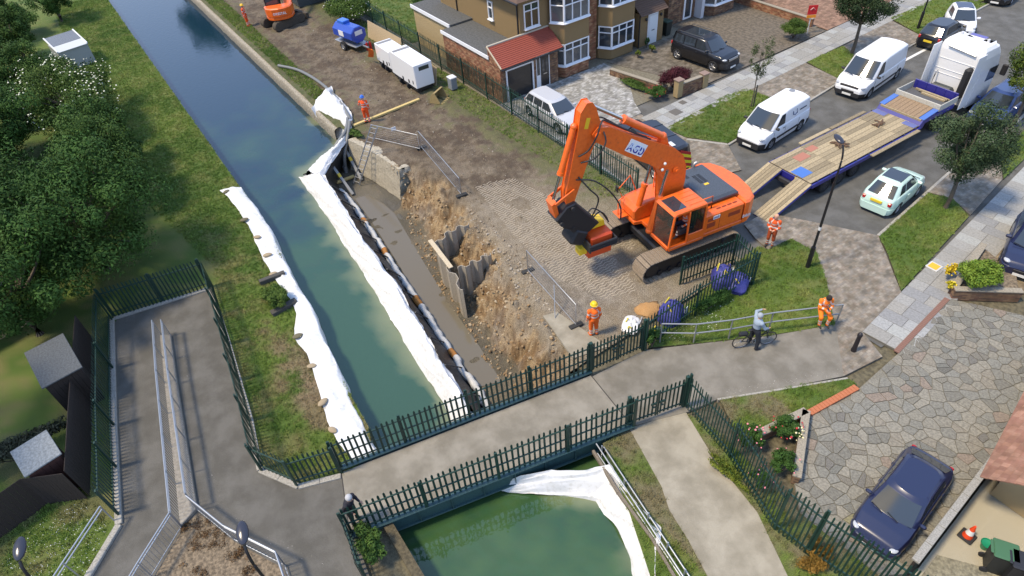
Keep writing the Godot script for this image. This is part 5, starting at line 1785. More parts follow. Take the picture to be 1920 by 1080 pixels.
func shell(c: Dictionary, xa: float, xb: float, y0: float, y1: float, grow: float, n: int, arches := true) -> Mesher:
	var rings = []
	for i in n + 1:
		var x = lerpf(xa, xb, float(i) / n)
		var w = pick(c.w, x) + grow
		var top = minf(pick(c.top, x), y1) + (grow if pick(c.top, x) < y1 else 0.0)
		var bot = maxf(c.clear, y0)
		if arches:
			for wx in c.wheels:
				var d: float = absf(x - wx)
				var r: float = c.wr + 0.055
				if d < r: bot = maxf(bot, c.wr + sqrt(r * r - d * d))
		bot = minf(bot, top - 0.02)
		var hgt = top - bot
		var full = pick(c.top, x)
		var ring = []
		var half = []
		for t in [0.0, 0.06, 0.25, 0.5, 0.75, 0.9, 1.0]:
			var y: float = bot + hgt * t
			var f: float = clampf((y - c.clear) / maxf(full - c.clear, 0.05), 0.0, 1.0)
			var ww = w - 0.05 * pow(clampf((0.35 - f) / 0.35, 0, 1), 2.0) - c.tuck * pow(clampf((f - 0.5) / 0.5, 0, 1), 2.2)
			half.append(v2(ww, y))
		for k in half.size(): ring.append(v3(x, half[k].y, -half[k].x))
		var cr: float = c.crown if full <= y1 + 0.001 else 0.0
		var tw: float = half[6].x
		for s in [-0.8, -0.45, 0.0, 0.45, 0.8]: ring.append(v3(x, top + cr * (1.0 - s * s), tw * s))
		for k in range(half.size() - 1, -1, -1): ring.append(v3(x, half[k].y, half[k].x))
		rings.append(ring)
	var m = Mesher.new()
	m.loft(rings, false)
	for e in [[rings[0], true], [rings[n], false]]:
		var a: Array = e[0]
		var ce = v3(a[0].x, (a[0].y + a[9].y) * 0.5, 0)
		for k in a.size() - 1:
			if e[1]: m.tri(ce, a[k + 1], a[k])
			else: m.tri(ce, a[k], a[k + 1])
		if e[1]: m.tri(ce, a[0], a[a.size() - 1])
		else: m.tri(ce, a[a.size() - 1], a[0])
	return m

func cab_at(c: Dictionary, t: float) -> Array:
	return [lerpf(c.cab[0], c.cab[1], t), lerpf(c.cab[3], c.cab[2], t), lerpf(c.cw[0], c.cw[1], t), lerpf(c.belt, c.roof, t)]

func cabin(c: Dictionary) -> Mesher:
	var m = Mesher.new()
	var rings = []
	for t in [0.0, 0.25, 0.5, 0.75, 0.88, 0.96, 1.0, 1.02]:
		var q = cab_at(c, minf(t, 1.0))
		var sh = 0.0
		if t > 0.88: sh = [0.0, 0.012, 0.04, 0.12][[0.88, 0.96, 1.0, 1.02].find(t)]
		var y: float = q[3] - (0.0 if t < 1.0 else 0.0) + (c.arch if t > 1.0 else 0.0)
		rings.append(cab_ring(c, q[0] - sh, q[1] + sh, q[2] - sh, y))
	m.loft(rings, true, false, true)
	return m

func cab_ring(c: Dictionary, xf: float, xr: float, w: float, y: float) -> Array:
	var pts = []
	var r = 0.1
	for k in 7:
		var s = -1.0 + k / 3.0
		pts.append(v3(xf - r * pow(absf(s), 6.0) + c.bow * (1.0 - s * s), y, w * s))
	for k in 5:
		var s = 1.0 - k / 2.0
		if k > 0 and k < 4: pts.append(v3(lerpf(xf, xr, k / 4.0), y, w * 1.004))
	for k in 7:
		var s = 1.0 - k / 3.0
		pts.append(v3(xr + r * pow(absf(s), 6.0) - c.bow * 0.5 * (1.0 - s * s), y, w * s))
	for k in range(1, 4): pts.append(v3(lerpf(xr, xf, k / 4.0), y, -w * 1.004))
	pts.reverse()
	return pts

func pane(c: Dictionary, end: float, t0: float, t1: float, z0 := -1.0, z1 := 1.0) -> Mesher:
	var m = Mesher.new()
	var rows = []
	for j in 5:
		var q = cab_at(c, lerpf(t0, t1, j / 4.0))
		var row = []
		for k in 9:
			var s = lerpf(z0, z1, k / 8.0)
			var w: float = q[2] - 0.1
			var rel: float = w * s / q[2]
			var x: float = q[0] + c.bow * (1.0 - rel * rel) if end > 0 else q[1] - c.bow * 0.5 * (1.0 - rel * rel)
			row.append(v3(x + end * 0.012, q[3], w * s * (1.0 if end > 0 else -1.0)))
		row.reverse()
		rows.append(row)
	m.loft(rows, false)
	return m

func side_pane(c: Dictionary, side: float, b0: float, b1: float, u0: float, u1: float, t0 := 0.08, t1 := 0.86) -> Mesher:
	var q0 = cab_at(c, t0)
	var q1 = cab_at(c, t1)
	var m = Mesher.new()
	var a = v3(b0, q0[3], side * (q0[2] * 1.004 + 0.008))
	var b = v3(b1, q0[3], side * (q0[2] * 1.004 + 0.008))
	var d = v3(u1, q1[3], side * (q1[2] * 1.004 + 0.008))
	var e = v3(u0, q1[3], side * (q1[2] * 1.004 + 0.008))
	if side > 0: m.quad(b, a, e, d) if b0 > b1 else m.quad(a, b, d, e)
	else: m.quad(a, b, d, e) if b0 > b1 else m.quad(b, a, e, d)
	return m

func wheel(o: Node3D, at: Vector3, r: float, w: float, side: float, rim: Material, spokes := 5):
	var h = Node3D.new()
	h.name = "wheel"
	o.add_child(h, true)
	h.position = at
	var m = Mesher.new()
	var t = Transform3D(Basis(Vector3.RIGHT, PI / 2 * side), Vector3.ZERO)
	m.lathe([v2(r * 0.62, -w * 0.5), v2(r * 0.93, -w * 0.5), v2(r, -w * 0.36), v2(r, w * 0.36), v2(r * 0.93, w * 0.5), v2(r * 0.66, w * 0.5), v2(r * 0.6, w * 0.3)], t, 22)
	part(h, "tyre", m, mat(0.014, 0.014, 0.015, 0.85))
	m = Mesher.new()
	m.lathe([v2(r * 0.66, w * 0.18), v2(r * 0.66, w * 0.42), v2(r * 0.6, w * 0.44), v2(r * 0.58, w * 0.24)], t, 22)
	for k in spokes:
		var a = TAU * k / spokes
		m.bar(t * v3(0, w * 0.36, 0), t * (v3(sin(a), 0, cos(a)) * r * 0.62 + v3(0, w * 0.36, 0)), r * 0.2, 0.03, 0.005, t.basis.y)
	m.cyl(t * v3(0, w * 0.28, 0), t * v3(0, w * 0.45, 0), r * 0.16, -1, 10)
	part(h, "rim", m, rim)
	m = Mesher.new()
	m.cyl(t * v3(0, w * 0.1, 0), t * v3(0, w * 0.2, 0), r * 0.6, -1, 18)
	part(h, "brake_disc", m, mat(0.03, 0.03, 0.03, 0.6))

func car(called: String, label: String, category: String, at: Vector3, turn: float, c: Dictionary, body: Material, opt := {}) -> Node3D:
	var o = thing(called, label, category, at, deg_to_rad(turn), opt.get("group", ""))
	var black = mat(0.014, 0.014, 0.015, 0.6)
	var glass = glass_mat()
	var l0: float = c.top[0].x
	var l1: float = c.top[c.top.size() - 1].x
	part(o, "body", shell(c, l0, l1, 0.0, 9.0, 0.0, 64), body)
	part(o, "cabin", cabin(c), opt.get("roof", body) if false else body)
	if opt.has("roof"):
		var q = cab_at(c, 1.0)
		var m = Mesher.new()
		m.box(v3((q[0] + q[1]) * 0.5 + 0.05, q[3] + c.arch * 0.86, 0), v3((q[0] - q[1]) * opt.get("roof_share", 0.62), 0.03, q[2] * 1.62), 0.012)
		part(o, "roof_panel", m, opt.roof)
	part(o, "windscreen", pane(c, 1.0, 0.05, 0.93), glass)
	if opt.get("rear_glass", true): part(o, "rear_window", pane(c, -1.0, 0.12, 0.9), glass)
	for s in [-1.0, 1.0]:
		for p in c.panes: part(o, "side_window", side_pane(c, s, p[0], p[1], p[2], p[3]), glass)
	var rim: Material = opt.get("rim", mat(0.45, 0.46, 0.48, 0.35, 0.8))
	for wx in c.wheels:
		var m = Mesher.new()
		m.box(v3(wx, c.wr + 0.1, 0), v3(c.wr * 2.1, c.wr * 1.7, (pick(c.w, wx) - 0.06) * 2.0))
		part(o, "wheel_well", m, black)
		for s in [-1.0, 1.0]: wheel(o, v3(wx, c.wr, s * (pick(c.w, wx) - 0.115)), c.wr, 0.21, s, rim, opt.get("spokes", 5))
	var bump: Material = opt.get("bumper", body)
	part(o, "front_bumper", shell(c, l1 - 0.36, l1 + 0.025, 0.0, c.belt * opt.get("bump_h", 0.58), 0.014, 10), bump)
	part(o, "rear_bumper", shell(c, l0 - 0.025, l0 + 0.3, 0.0, c.belt * opt.get("bump_h", 0.58), 0.014, 10), bump)
	if opt.has("strip"):
		for s in [-1.0, 1.0]:
			var m = Mesher.new()
			m.box(v3((c.wheels[0] + c.wheels[1]) * 0.5, c.belt * 0.5, s * (pick(c.w, 0) + 0.004)), v3(c.wheels[1] - c.wheels[0] - c.wr * 2.3, 0.13, 0.03), 0.01)
			part(o, "side_strip", m, black)
	var m = Mesher.new()
	m.box(v3(l1 + 0.02, c.belt * 0.46, 0), v3(0.05, 0.12, pick(c.w, l1) * 1.05), 0.02)
	part(o, "grille", m, black)
	for s in [-1.0, 1.0]:
		m = Mesher.new()
		m.ball(v3(l1 - 0.2, c.lamp, s * (pick(c.w, l1 - 0.25) - 0.16)), v3(0.17, 0.065, 0.12), 12, 8, -1.0, Basis(Vector3.UP, s * 0.5))
		part(o, "headlight", m, mat(0.42, 0.44, 0.46, 0.1))
		m = Mesher.new()
		m.box(v3(l0 + 0.085, c.tail - 0.06, s * (pick(c.w, l0 + 0.1) - 0.115)), v3(0.16, opt.get("tail_h", 0.22), 0.17), 0.04)
		part(o, "tail_light", m, mat(0.42, 0.012, 0.015, 0.2))
		m = Mesher.new()
		m.box(v3(c.cab[0] - 0.28, c.belt + 0.09, s * (c.cw[0] + 0.13)), v3(0.13, 0.14, 0.22), 0.04)
		part(o, "wing_mirror", m, opt.get("mirror", body))
		for hx in c.get("handles", []):
			m = Mesher.new()
			m.box(v3(hx, c.belt * 0.86, s * (pick(c.w, hx) - 0.005)), v3(0.17, 0.03, 0.03), 0.008)
			part(o, "door_handle", m, opt.get("handle", body))
		for hx in c.get("seams", []):
			m = Mesher.new()
			m.box(v3(hx, c.belt * 0.62, s * (pick(c.w, hx) - 0.002)), v3(0.012, c.belt * 0.55, 0.008))
			part(o, "door_seam", m, mat(0.03, 0.03, 0.03, 0.8))
	m = Mesher.new()
	m.box(v3(l1 + 0.045, c.belt * 0.3, 0), v3(0.02, 0.11, 0.52))
	part(o, "front_plate", m, mat(0.72, 0.72, 0.68, 0.5))
	m = Mesher.new()
	m.box(v3(l0 - 0.02, c.get("rear_plate", c.belt * 0.62), 0), v3(0.06, 0.11, 0.52))
	part(o, "rear_plate", m, mat(0.72, 0.52, 0.03, 0.5))
	for s in [-0.3, 0.25]:
		m = Mesher.new()
		m.bar(v3(c.cab[0] + c.bow + 0.02, c.belt + 0.045, s), v3(lerpf(c.cab[0], c.cab[1], 0.1) + c.bow, c.belt + 0.09, s + 0.42), 0.025, 0.02)
		part(o, "wiper", m, black)
	return o

func hatch_shape(l: float, w: float, h: float) -> Dictionary:
	var a = -l * 0.5
	var b = l * 0.5
	return {"top": [v2(a, 0.72), v2(a + 0.05, 0.88), v2(a + 0.2, 0.93), v2(b - 1.35, 0.93), v2(b - 0.5, 0.82), v2(b - 0.12, 0.68), v2(b, 0.5)], "w": [v2(a, w * 0.36), v2(a + 0.12, w * 0.44), v2(a + 0.5, w * 0.5), v2(b - 0.8, w * 0.5), v2(b - 0.3, w * 0.46), v2(b - 0.08, w * 0.4), v2(b, w * 0.33)], "clear": 0.2, "tuck": 0.1, "crown": 0.035, "wheels": [a + 0.72, b - 0.85], "wr": 0.31, "cab": [b - 1.05, b - 1.85, a + 0.5, a + 0.08], "cw": [w * 0.5 - 0.1, w * 0.5 - 0.24], "belt": 0.92, "roof": h - 0.05, "arch": 0.05, "bow": 0.12, "lamp": 0.66, "tail": 0.82, "panes": [[b - 1.3, 0.02, b - 1.82, 0.0], [-0.06, a + 0.75, -0.06, a + 0.85]], "handles": [0.15, a + 1.1], "seams": [0.0, a + 1.05]}

func van_shape(l: float, w: float, h: float, nose: float) -> Dictionary:
	var a = -l * 0.5
	var b = l * 0.5
	return {"top": [v2(a, 1.0), v2(a + 0.06, 1.12), v2(b - nose - 0.35, 1.12), v2(b - nose * 0.45, 0.98), v2(b - 0.12, 0.8), v2(b, 0.6)], "w": [v2(a, w * 0.47), v2(a + 0.15, w * 0.5), v2(b - 0.7, w * 0.5), v2(b - 0.25, w * 0.46), v2(b, w * 0.36)], "clear": 0.22, "tuck": 0.06, "crown": 0.04, "wheels": [a + 0.8, b - 0.88], "wr": 0.33, "cab": [b - nose + 0.1, b - nose - 0.75, a + 0.12, a + 0.05], "cw": [w * 0.5 - 0.06, w * 0.5 - 0.15], "belt": 1.1, "roof": h - 0.06, "arch": 0.06, "bow": 0.14, "lamp": 0.8, "tail": 1.05, "panes": [[b - nose - 0.22, b - nose - 1.05, b - nose - 0.72, b - nose - 1.05]], "handles": [b - nose - 0.95], "seams": [b - nose - 1.12, b - nose - 0.1, a + 1.15]}

func build_vehicles():
	var white = paint(0.74, 0.75, 0.76)
	var silver = paint(0.45, 0.46, 0.48, 0.3)
	var black = paint(0.007, 0.007, 0.009, 0.3)
	var navy = paint(0.012, 0.016, 0.05, 0.3)
	var plastic = mat(0.02, 0.02, 0.022, 0.65)
	var b = van_shape(4.38, 1.82, 1.86, 0.85)
	var o = car("panel_van", "small white panel van with black bumpers nosing towards the excavator", "van", v3(28.85, -0.09, -18.66), 185.0, b, white, {"bumper": plastic, "rear_glass": false, "strip": true, "mirror": plastic, "rim": mat(0.3, 0.31, 0.32, 0.5, 0.6), "bump_h": 0.5, "handle": plastic})
	var ink = mat(0.03, 0.035, 0.05, 0.6)
	for s in [-1.0, 1.0]:
		var m = Mesher.new()
		m.box(v3(-1.35, 1.42, s * 0.845), v3(0.62, 0.06, 0.012))
		part(o, "livery_stripe", m, ink)
		m = Mesher.new()
		m.tube([v3(-0.75, 1.58, s * 0.82), v3(-0.78, 1.36, s * 0.852), v3(-0.6, 1.3, s * 0.856), v3(-0.42, 1.36, s * 0.852), v3(-0.4, 1.56, s * 0.825)], 0.02, 5)
		part(o, "livery_logo", m, mat(0.03, 0.06, 0.16, 0.6))
	var m = Mesher.new()
	m.tube([v3(1.62, 0.985, -0.3), v3(1.56, 0.995, -0.12), v3(1.55, 0.998, 0.1), v3(1.6, 0.985, 0.3)], 0.018, 5)
	part(o, "bonnet_script", m, ink)
	m = Mesher.new()
	m.cyl(v3(-1.8, 1.84, 0.25), v3(-1.8, 1.9, 0.25), 0.17, 0.15, 16)
	part(o, "roof_vent", m, mat(0.3, 0.3, 0.3, 0.5, 0.5))
	b = van_shape(4.97, 1.99, 2.0, 0.98)
	o = car("panel_van", "larger white panel van with dark lower grille parked under the round tree", "van", v3(37.75, -0.09, -18.75), 186.5, b, white, {"bumper": plastic, "rear_glass": false, "strip": true, "mirror": plastic, "bump_h": 0.42, "handle": plastic, "rim": mat(0.3, 0.31, 0.32, 0.5, 0.6)})
	m = Mesher.new()
	m.box(v3(2.4, 0.74, 0), v3(0.1, 0.14, 1.1), 0.03)
	part(o, "upper_grille", m, plastic)
	b = hatch_shape(3.55, 1.63, 1.5)
	b.top = [v2(-1.775, 0.62), v2(-1.72, 0.88), v2(-1.5, 0.98), v2(0.6, 0.95), v2(1.2, 0.88), v2(1.6, 0.74), v2(1.775, 0.5)]
	b.cab = [0.78, 0.12, -1.0, -1.6]
	b.panes = [[0.48, -0.5, 0.1, -0.5], [-0.58, -1.12, -0.58, -0.92]]
	b.handles = [-0.35]
	b.seams = [0.5, -0.55]
	b.cw = [0.7, 0.55]
	b.rear_plate = 0.78
	car("small_hatchback", "pale mint green bubble-shaped hatchback with dark glass roof", "car", v3(28.25, -0.09, -11.2), 6.0, b, paint(0.50, 0.68, 0.60), {"roof": glass_mat(), "roof_share": 0.8, "tail_h": 0.2})
	b = hatch_shape(4.4, 1.74, 1.47)
	b.cab = [1.05, 0.3, -1.7, -2.1]
	b.panes = [[0.72, -0.2, 0.3, -0.2], [-0.28, -1.05, -0.28, -1.05], [-1.13, -1.85, -1.13, -1.62]]
	b.handles = [-0.05, -0.95]
	b.seams = [0.85, -0.25, -1.1]
	car("estate_car", "silver estate car on the drive before the garage", "car", v3(20.95, 0.0, -27.95), -90.0, b, silver, {"mirror": silver})
	b = hatch_shape(4.5, 1.92, 1.78)
	b.top = [v2(-2.25, 0.8), v2(-2.2, 1.08), v2(-2.05, 1.12), v2(0.95, 1.12), v2(1.9, 1.04), v2(2.18, 0.86), v2(2.25, 0.6)]
	b.belt = 1.1
	b.cab = [1.1, 0.45, -2.0, -2.16]
	b.cw = [0.85, 0.72]
	b.panes = [[0.78, -0.15, 0.42, -0.15], [-0.23, -1.1, -0.23, -1.1], [-1.18, -1.95, -1.18, -1.85]]
	b.wr = 0.36
	b.clear = 0.28
	b.lamp = 0.88
	b.tail = 1.0
	b.handles = [0.0, -0.95]
	b.seams = [0.9, -0.2, -1.12]
	o = car("off_road_car", "black off-road car with roof rails on the block drive", "car", v3(33.1, 0.0, -27.5), -86.0, b, black, {"bumper": plastic, "roof": glass_mat(), "roof_share": 0.55})
	for s in [-1.0, 1.0]:
		m = Mesher.new()
		m.tube([v3(0.3, 1.76, s * 0.68), v3(0.2, 1.83, s * 0.68), v3(-1.7, 1.83, s * 0.68), v3(-1.8, 1.76, s * 0.68)], 0.02, 6)
		part(o, "roof_rail", m, mat(0.1, 0.1, 0.1, 0.4, 0.6))
	m = Mesher.new()
	m.box(v3(2.245, 0.84, 0), v3(0.05, 0.16, 0.9), 0.02)
	part(o, "upper_grille", m, mat(0.35, 0.36, 0.37, 0.3, 0.8))
	b = hatch_shape(5.3, 1.85, 1.9)
	b.top = [v2(-2.65, 0.95), v2(-2.6, 1.12), v2(1.0, 1.12), v2(2.2, 1.05), v2(2.55, 0.9), v2(2.65, 0.6)]
	b.belt = 1.1
	b.roof = 1.85
	b.cab = [1.2, 0.55, -2.5, -2.6]
	b.cw = [0.86, 0.74]
	b.panes = [[0.85, 0.1, 0.5, 0.1], [0.0, -0.75, 0.0, -0.75], [-1.0, -2.4, -1.0, -2.35]]
	b.wr = 0.37
	b.clear = 0.3
	b.handles = [0.2, -0.6]
	b.seams = [1.0, 0.05, -0.82]
	b.lamp = 0.9
	b.tail = 0.9
	o = car("pick_up", "black pick-up with hard canopy and yellow-red chevrons on its tail", "pick-up", v3(22.1, 0.0, -21.3), 80.0, b, paint(0.012, 0.013, 0.018), {"bumper": plastic, "rear_glass": false})
	for k in 7:
		for s in [-1.0, 1.0]:
			m = Mesher.new()
			var y = 0.62 + k * 0.17
			var h = 0.085
			var ws = 0.8 - 0.1 * maxf(0.0, k - 3) * 0.35
			m.slab(v3(-2.672, y, s * 0.04), v3(-2.672, y - 0.3, s * ws), v3(-2.672, y - 0.3 + h * 1.9, s * ws), v3(-2.672, y + h * 1.9, s * 0.04), v3(0.012, 0, 0)) if s < 0 else m.slab(v3(-2.672, y - 0.3, s * ws), v3(-2.672, y, s * 0.04), v3(-2.672, y + h * 1.9, s * 0.04), v3(-2.672, y - 0.3 + h * 1.9, s * ws), v3(0.012, 0, 0))
			part(o, "chevron", m, mat(0.72, 0.66, 0.02, 0.5) if k % 2 else mat(0.4, 0.02, 0.02, 0.5))
	m = Mesher.new()
	m.box(v3(-2.1, 1.93, -0.25), v3(0.42, 0.06, 0.5), 0.025)
	part(o, "roof_hatch", m, mat(0.6, 0.62, 0.62, 0.4))
	for x in [-0.2, -1.4]:
		m = Mesher.new()
		m.box(v3(x, 1.905, 0), v3(0.06, 0.04, 1.35), 0.015)
		part(o, "roof_bar", m, black)
	b = hatch_shape(4.65, 1.84, 1.44)
	b.top = [v2(-2.325, 0.6), v2(-2.27, 0.86), v2(-2.1, 0.94), v2(0.9, 0.93), v2(1.6, 0.87), v2(2.15, 0.72), v2(2.325, 0.5)]
	b.cab = [1.15, 0.3, -1.35, -2.1]
	b.panes = [[0.8, -0.2, 0.3, -0.2], [-0.28, -1.3, -0.28, -1.15]]
	b.handles = [0.0, -1.0]
	b.seams = [0.9, -0.25, -1.25]
	b.wheels = [-1.42, 1.38]
	o = car("saloon_car", "dark blue saloon car parked on the crazy paving behind the green fence", "car", v3(14.05, 0.01, -2.0), 187.0, b, navy, {"rim": mat(0.5, 0.5, 0.52, 0.3, 0.8)})
	o.scale = Vector3.ONE * 0.82
	b = hatch_shape(3.9, 1.7, 1.46)
	car("hatchback", "black hatchback with yellow rear plate at the kerb beside the lorry cab", "car", v3(46.4, -0.09, -19.15), 3.0, b, black)
	b = hatch_shape(2.75, 1.66, 1.55)
	b.top = [v2(-1.375, 0.7), v2(-1.3, 0.95), v2(0.5, 0.95), v2(0.95, 0.88), v2(1.25, 0.72), v2(1.375, 0.5)]
	b.cab = [0.7, 0.1, -1.05, -1.25]
	b.panes = [[0.42, -0.7, 0.08, -0.7]]
	b.handles = []
	b.seams = [0.45, -0.75]
	b.wheels = [-0.9, 0.92]
	car("city_car", "tiny white city car with dark blue roof beyond the lorry cab", "car", v3(48.7, -0.09, -19.3), 218.0, b, white, {"roof": navy, "roof_share": 0.9})
	b = hatch_shape(4.2, 1.75, 1.46)
	car("blue_car", "blue car half hidden behind the kerbside tree beyond the lorry", "car", v3(39.4, -0.09, -12.05), 183.0, b, paint(0.02, 0.045, 0.16))
	b = hatch_shape(4.1, 1.75, 1.46)
	car("family_car", "dark navy car nosing onto the brown block drive beside the round shrub", "car", v3(28.7, 0.0, -5.35), 196.0, b, navy)
	b = hatch_shape(4.2, 1.76, 1.46)
	car("far_car", "black car at the far bend of the street", "car", v3(56.4, -0.09, -20.2), 190.0, b, black)
	build_lorry()

func planks(o: Node3D, x0: float, x1: float, z0: float, z1: float, y: float, across: int, called: String, mats_: Array, along_x := true):
	for k in across:
		var a = lerpf(z0, z1, float(k) / across)
		var b = lerpf(z0, z1, float(k + 1) / across)
		var m = Mesher.new()
		m.box(v3((x0 + x1) * 0.5, y - 0.02 + rng.randf_range(-0.004, 0.004), (a + b) * 0.5), v3(x1 - x0 - 0.01, 0.045, b - a - 0.012), 0.006)
		part(o, called, m, mats_[rng.randi() % mats_.size()])

func build_lorry():
	var blue = paint(0.02, 0.02, 0.20, 0.4)
	var dull = mat(0.05, 0.05, 0.055, 0.6, 0.3)
	var black = mat(0.015, 0.015, 0.017, 0.7)
	var white = paint(0.76, 0.76, 0.75)
	var wood = []
	for k in 5:
		var t: float = [0.27, 0.35, 0.38, 0.23, 0.31][k]
		wood.append(rough_mat("deckwood%d" % k, Color(t * 0.78, t * 0.6, t * 0.34), Color(t * 1.2, t * 0.96, t * 0.58), 0.9, 0.9, 4.0, 0.02, false, 140 + k))
	var o = thing("low_loader", "long blue low-loader trailer with timber deck and lowered ramps", "trailer", v3(29.6, -0.09, -14.62), deg_to_rad(-2.0))
	var y = 1.0
	var m = Mesher.new()
	m.box(v3(-0.2, y - 0.24, 0), v3(8.4, 0.34, 2.3), 0.02)
	part(o, "chassis", m, blue)
	for s in [-1.0, 1.0]:
		m = Mesher.new()
		m.box(v3(-0.2, y - 0.16, s * 1.28), v3(8.4, 0.22, 0.09), 0.015)
		part(o, "side_rave", m, blue)
		for k in 9:
			m = Mesher.new()
			m.box(v3(-4.0 + k * 0.95, y + 0.015, s * 1.27), v3(0.07, 0.05, 0.06), 0.01)
			part(o, "lashing_ring", m, dull)
		for q in ([[-1.9, 0.4], [0.5, 3.3]] if s < 0 else [[-0.2, 3.6]]):
			m = Mesher.new()
			m.box(v3((q[0] + q[1]) * 0.5, y - 0.03, s * 1.45), v3(q[1] - q[0], 0.06, 0.2), 0.01)
			part(o, "outrigger_board", m, wood[rng.randi() % 5])
	for seg in [[-4.4, -2.2], [-2.2, 0.4], [0.4, 2.4], [2.4, 4.0]]:
		planks(o, seg[0], seg[1], -1.22, 1.22, y + 0.02, 9, "deck_plank", wood)
	m = Mesher.new()
	m.box(v3(-4.0, y + 0.03, 0.35), v3(0.75, 0.02, 0.7), 0.005)
	part(o, "steel_plate", m, paint(0.05, 0.14, 0.42))
	m = Mesher.new()
	m.box(v3(-4.44, y - 0.16, 0.55), v3(0.02, 0.22, 0.4))
	part(o, "warning_board", m, mat(0.75, 0.55, 0.03, 0.5))
	for z in [-0.85, 0.85]:
		m = Mesher.new()
		m.box(v3(3.72, y + 0.032, z), v3(0.4, 0.016, 0.7), 0.004)
		part(o, "steel_inlay", m, mat(0.14, 0.16, 0.34, 0.5, 0.2))
	for s in [[-2.9, -0.55, 0.8, 0.5], [-1.9, -0.75, 0.6, 0.4]]:
		m = Mesher.new()
		m.box(v3(s[0], y + 0.026, s[1]), v3(s[2], 0.012, s[3]), 0.003)
		part(o, "repair_board", m, mat(0.36, 0.15, 0.1, 0.8))
	var rust = mat(0.14, 0.085, 0.05, 0.85, 0.2)
	var r = RandomNumberGenerator.new()
	r.seed = 77
	for spot in [[-0.6, -0.1, 10], [2.6, -0.1, 8]]:
		var pile = thing("chain_pile", "rusty chains heaped in the middle of the trailer deck" if spot[0] < 0 else "rusty chains heaped near the gooseneck end of the deck", "chain", Vector3.ZERO, 0.0, "chains on the trailer deck")
		pile.position = o.transform * v3(spot[0], y + 0.03, spot[1])
		for k in spot[2]:
			var a = r.randf() * TAU
			var pts = []
			for i in 5: pts.append(v3(cos(a) * (0.14 * i - 0.2) + r.randf_range(-0.06, 0.06), 0.03 + r.randf() * 0.05, sin(a) * (0.14 * i - 0.2) + r.randf_range(-0.06, 0.06)) * 1.15)
			m = Mesher.new()
			m.tube(smooth_line(pts, 3), 0.032, 5)
			part(pile, "chain_length", m, rust)
	for z in [-0.86, 0.86]:
		var f = Node3D.new()
		f.name = "loading_ramp"
		o.add_child(f, true)
		f.transform = Transform3D(Basis(Vector3.BACK, 0.32), v3(-4.42, y - 0.03, z))
		m = Mesher.new()
		m.box(v3(-1.45, -0.09, 0), v3(2.9, 0.12, 0.88), 0.02)
		part(f, "ramp_frame", m, blue)
		planks(f, -2.9, 0.0, -0.43, 0.43, 0.02, 5, "ramp_plank", wood)
	m = Mesher.new()
	m.bar(v3(-4.55, 0.55, -1.1), v3(-4.55, 0.55, 1.1), 0.14, 0.2, 0.01)
	part(o, "rear_bumper", m, dull)
	for z in [-1.05, 1.05]:
		m = Mesher.new()
		m.box(v3(-4.62, 0.55, z), v3(0.04, 0.12, 0.28), 0.01)
		part(o, "tail_light", m, mat(0.5, 0.06, 0.02, 0.3))
	for x in [-3.2, -2.1, -1.0]:
		for s in [-1.0, 1.0]: wheel(o, v3(x, 0.42, s * 1.12), 0.42, 0.3, s, dull, 8)
	m = Mesher.new()
	m.prism([v2(3.95, 0.7), v2(4.35, 0.75), v2(4.4, 1.0), v2(6.9, 1.0), v2(6.9, 1.25), v2(4.15, 1.25), v2(3.95, 1.0)], -1.25, 1.25, Transform3D(), 0.02)
	part(o, "gooseneck", m, blue)
	var slope = Node3D.new()
	slope.name = "gooseneck_deck"
	o.add_child(slope, true)
	slope.transform = Transform3D(Basis(Vector3.BACK, 0.12), v3(4.12, 1.27, 0))
	planks(slope, 0.0, 1.25, -0.95, 0.95, 0.03, 8, "deck_plank", [rough_mat("reddeck", Color(0.20, 0.13, 0.075), Color(0.32, 0.22, 0.13), 1.0)])
	m = Mesher.new()
	m.box(v3(-0.02, -0.08, 0), v3(0.06, 0.2, 2.3), 0.01)
	part(slope, "edge_board", m, wood[1])
	for z in [-1.12, 1.12]:
		m = Mesher.new()
		m.box(v3(0.62, 0.01, z), v3(1.2, 0.05, 0.3), 0.01)
		part(slope, "edge_plate", m, paint(0.06, 0.14, 0.42))
	m = Mesher.new()
	m.box(v3(6.2, 1.3, 0), v3(1.5, 0.06, 2.4), 0.01)
	part(o, "tray_floor", m, rough_mat("tray_gravel", Color(0.06, 0.06, 0.063), Color(0.13, 0.13, 0.135), 2.0, 0.95, 8.0))
	var alu = rough_mat("alu_board", Color(0.38, 0.37, 0.31), Color(0.52, 0.5, 0.43), 0.8, 0.5, 0.0)
	for b in [[v3(5.42, 1.5, 0), v3(0.06, 0.36, 2.5)], [v3(6.2, 1.5, -1.24), v3(1.5, 0.36, 0.05)], [v3(6.2, 1.5, 1.24), v3(1.5, 0.36, 0.05)]]:
		m = Mesher.new()
		m.box(b[0], b[1], 0.012)
		part(o, "tray_side", m, alu)
	m = Mesher.new()
	m.box(v3(6.98, 1.55, 0), v3(0.06, 0.5, 2.4), 0.012)
	var hb = part(o, "headboard", m, blue)
	for k in 5:
		m = Mesher.new()
		m.box(v3(6.94, 1.55, -1.05 + k * 0.52), v3(0.04, 0.48, 0.05))
		part(hb, "headboard_rib", m, blue)
	for k in 3:
		m = Mesher.new()
		m.box(v3(6.8 - k * 0.12, 1.38 + (k % 2) * 0.05, 0.1 * k), v3(0.1, 0.1, 1.9 - k * 0.3), 0.01)
		part(o, "timber_baulk", m, wood[k])
	var t = thing("tractor_unit", "white high-roofed lorry tractor unit coupled to the low-loader", "lorry", v3(37.85, -0.09, -14.32), deg_to_rad(-2.0))
	m = Mesher.new()
	m.box(v3(-0.9, 0.75, 0), v3(5.2, 0.3, 0.9), 0.02)
	part(t, "chassis", m, black)
	var rings = []
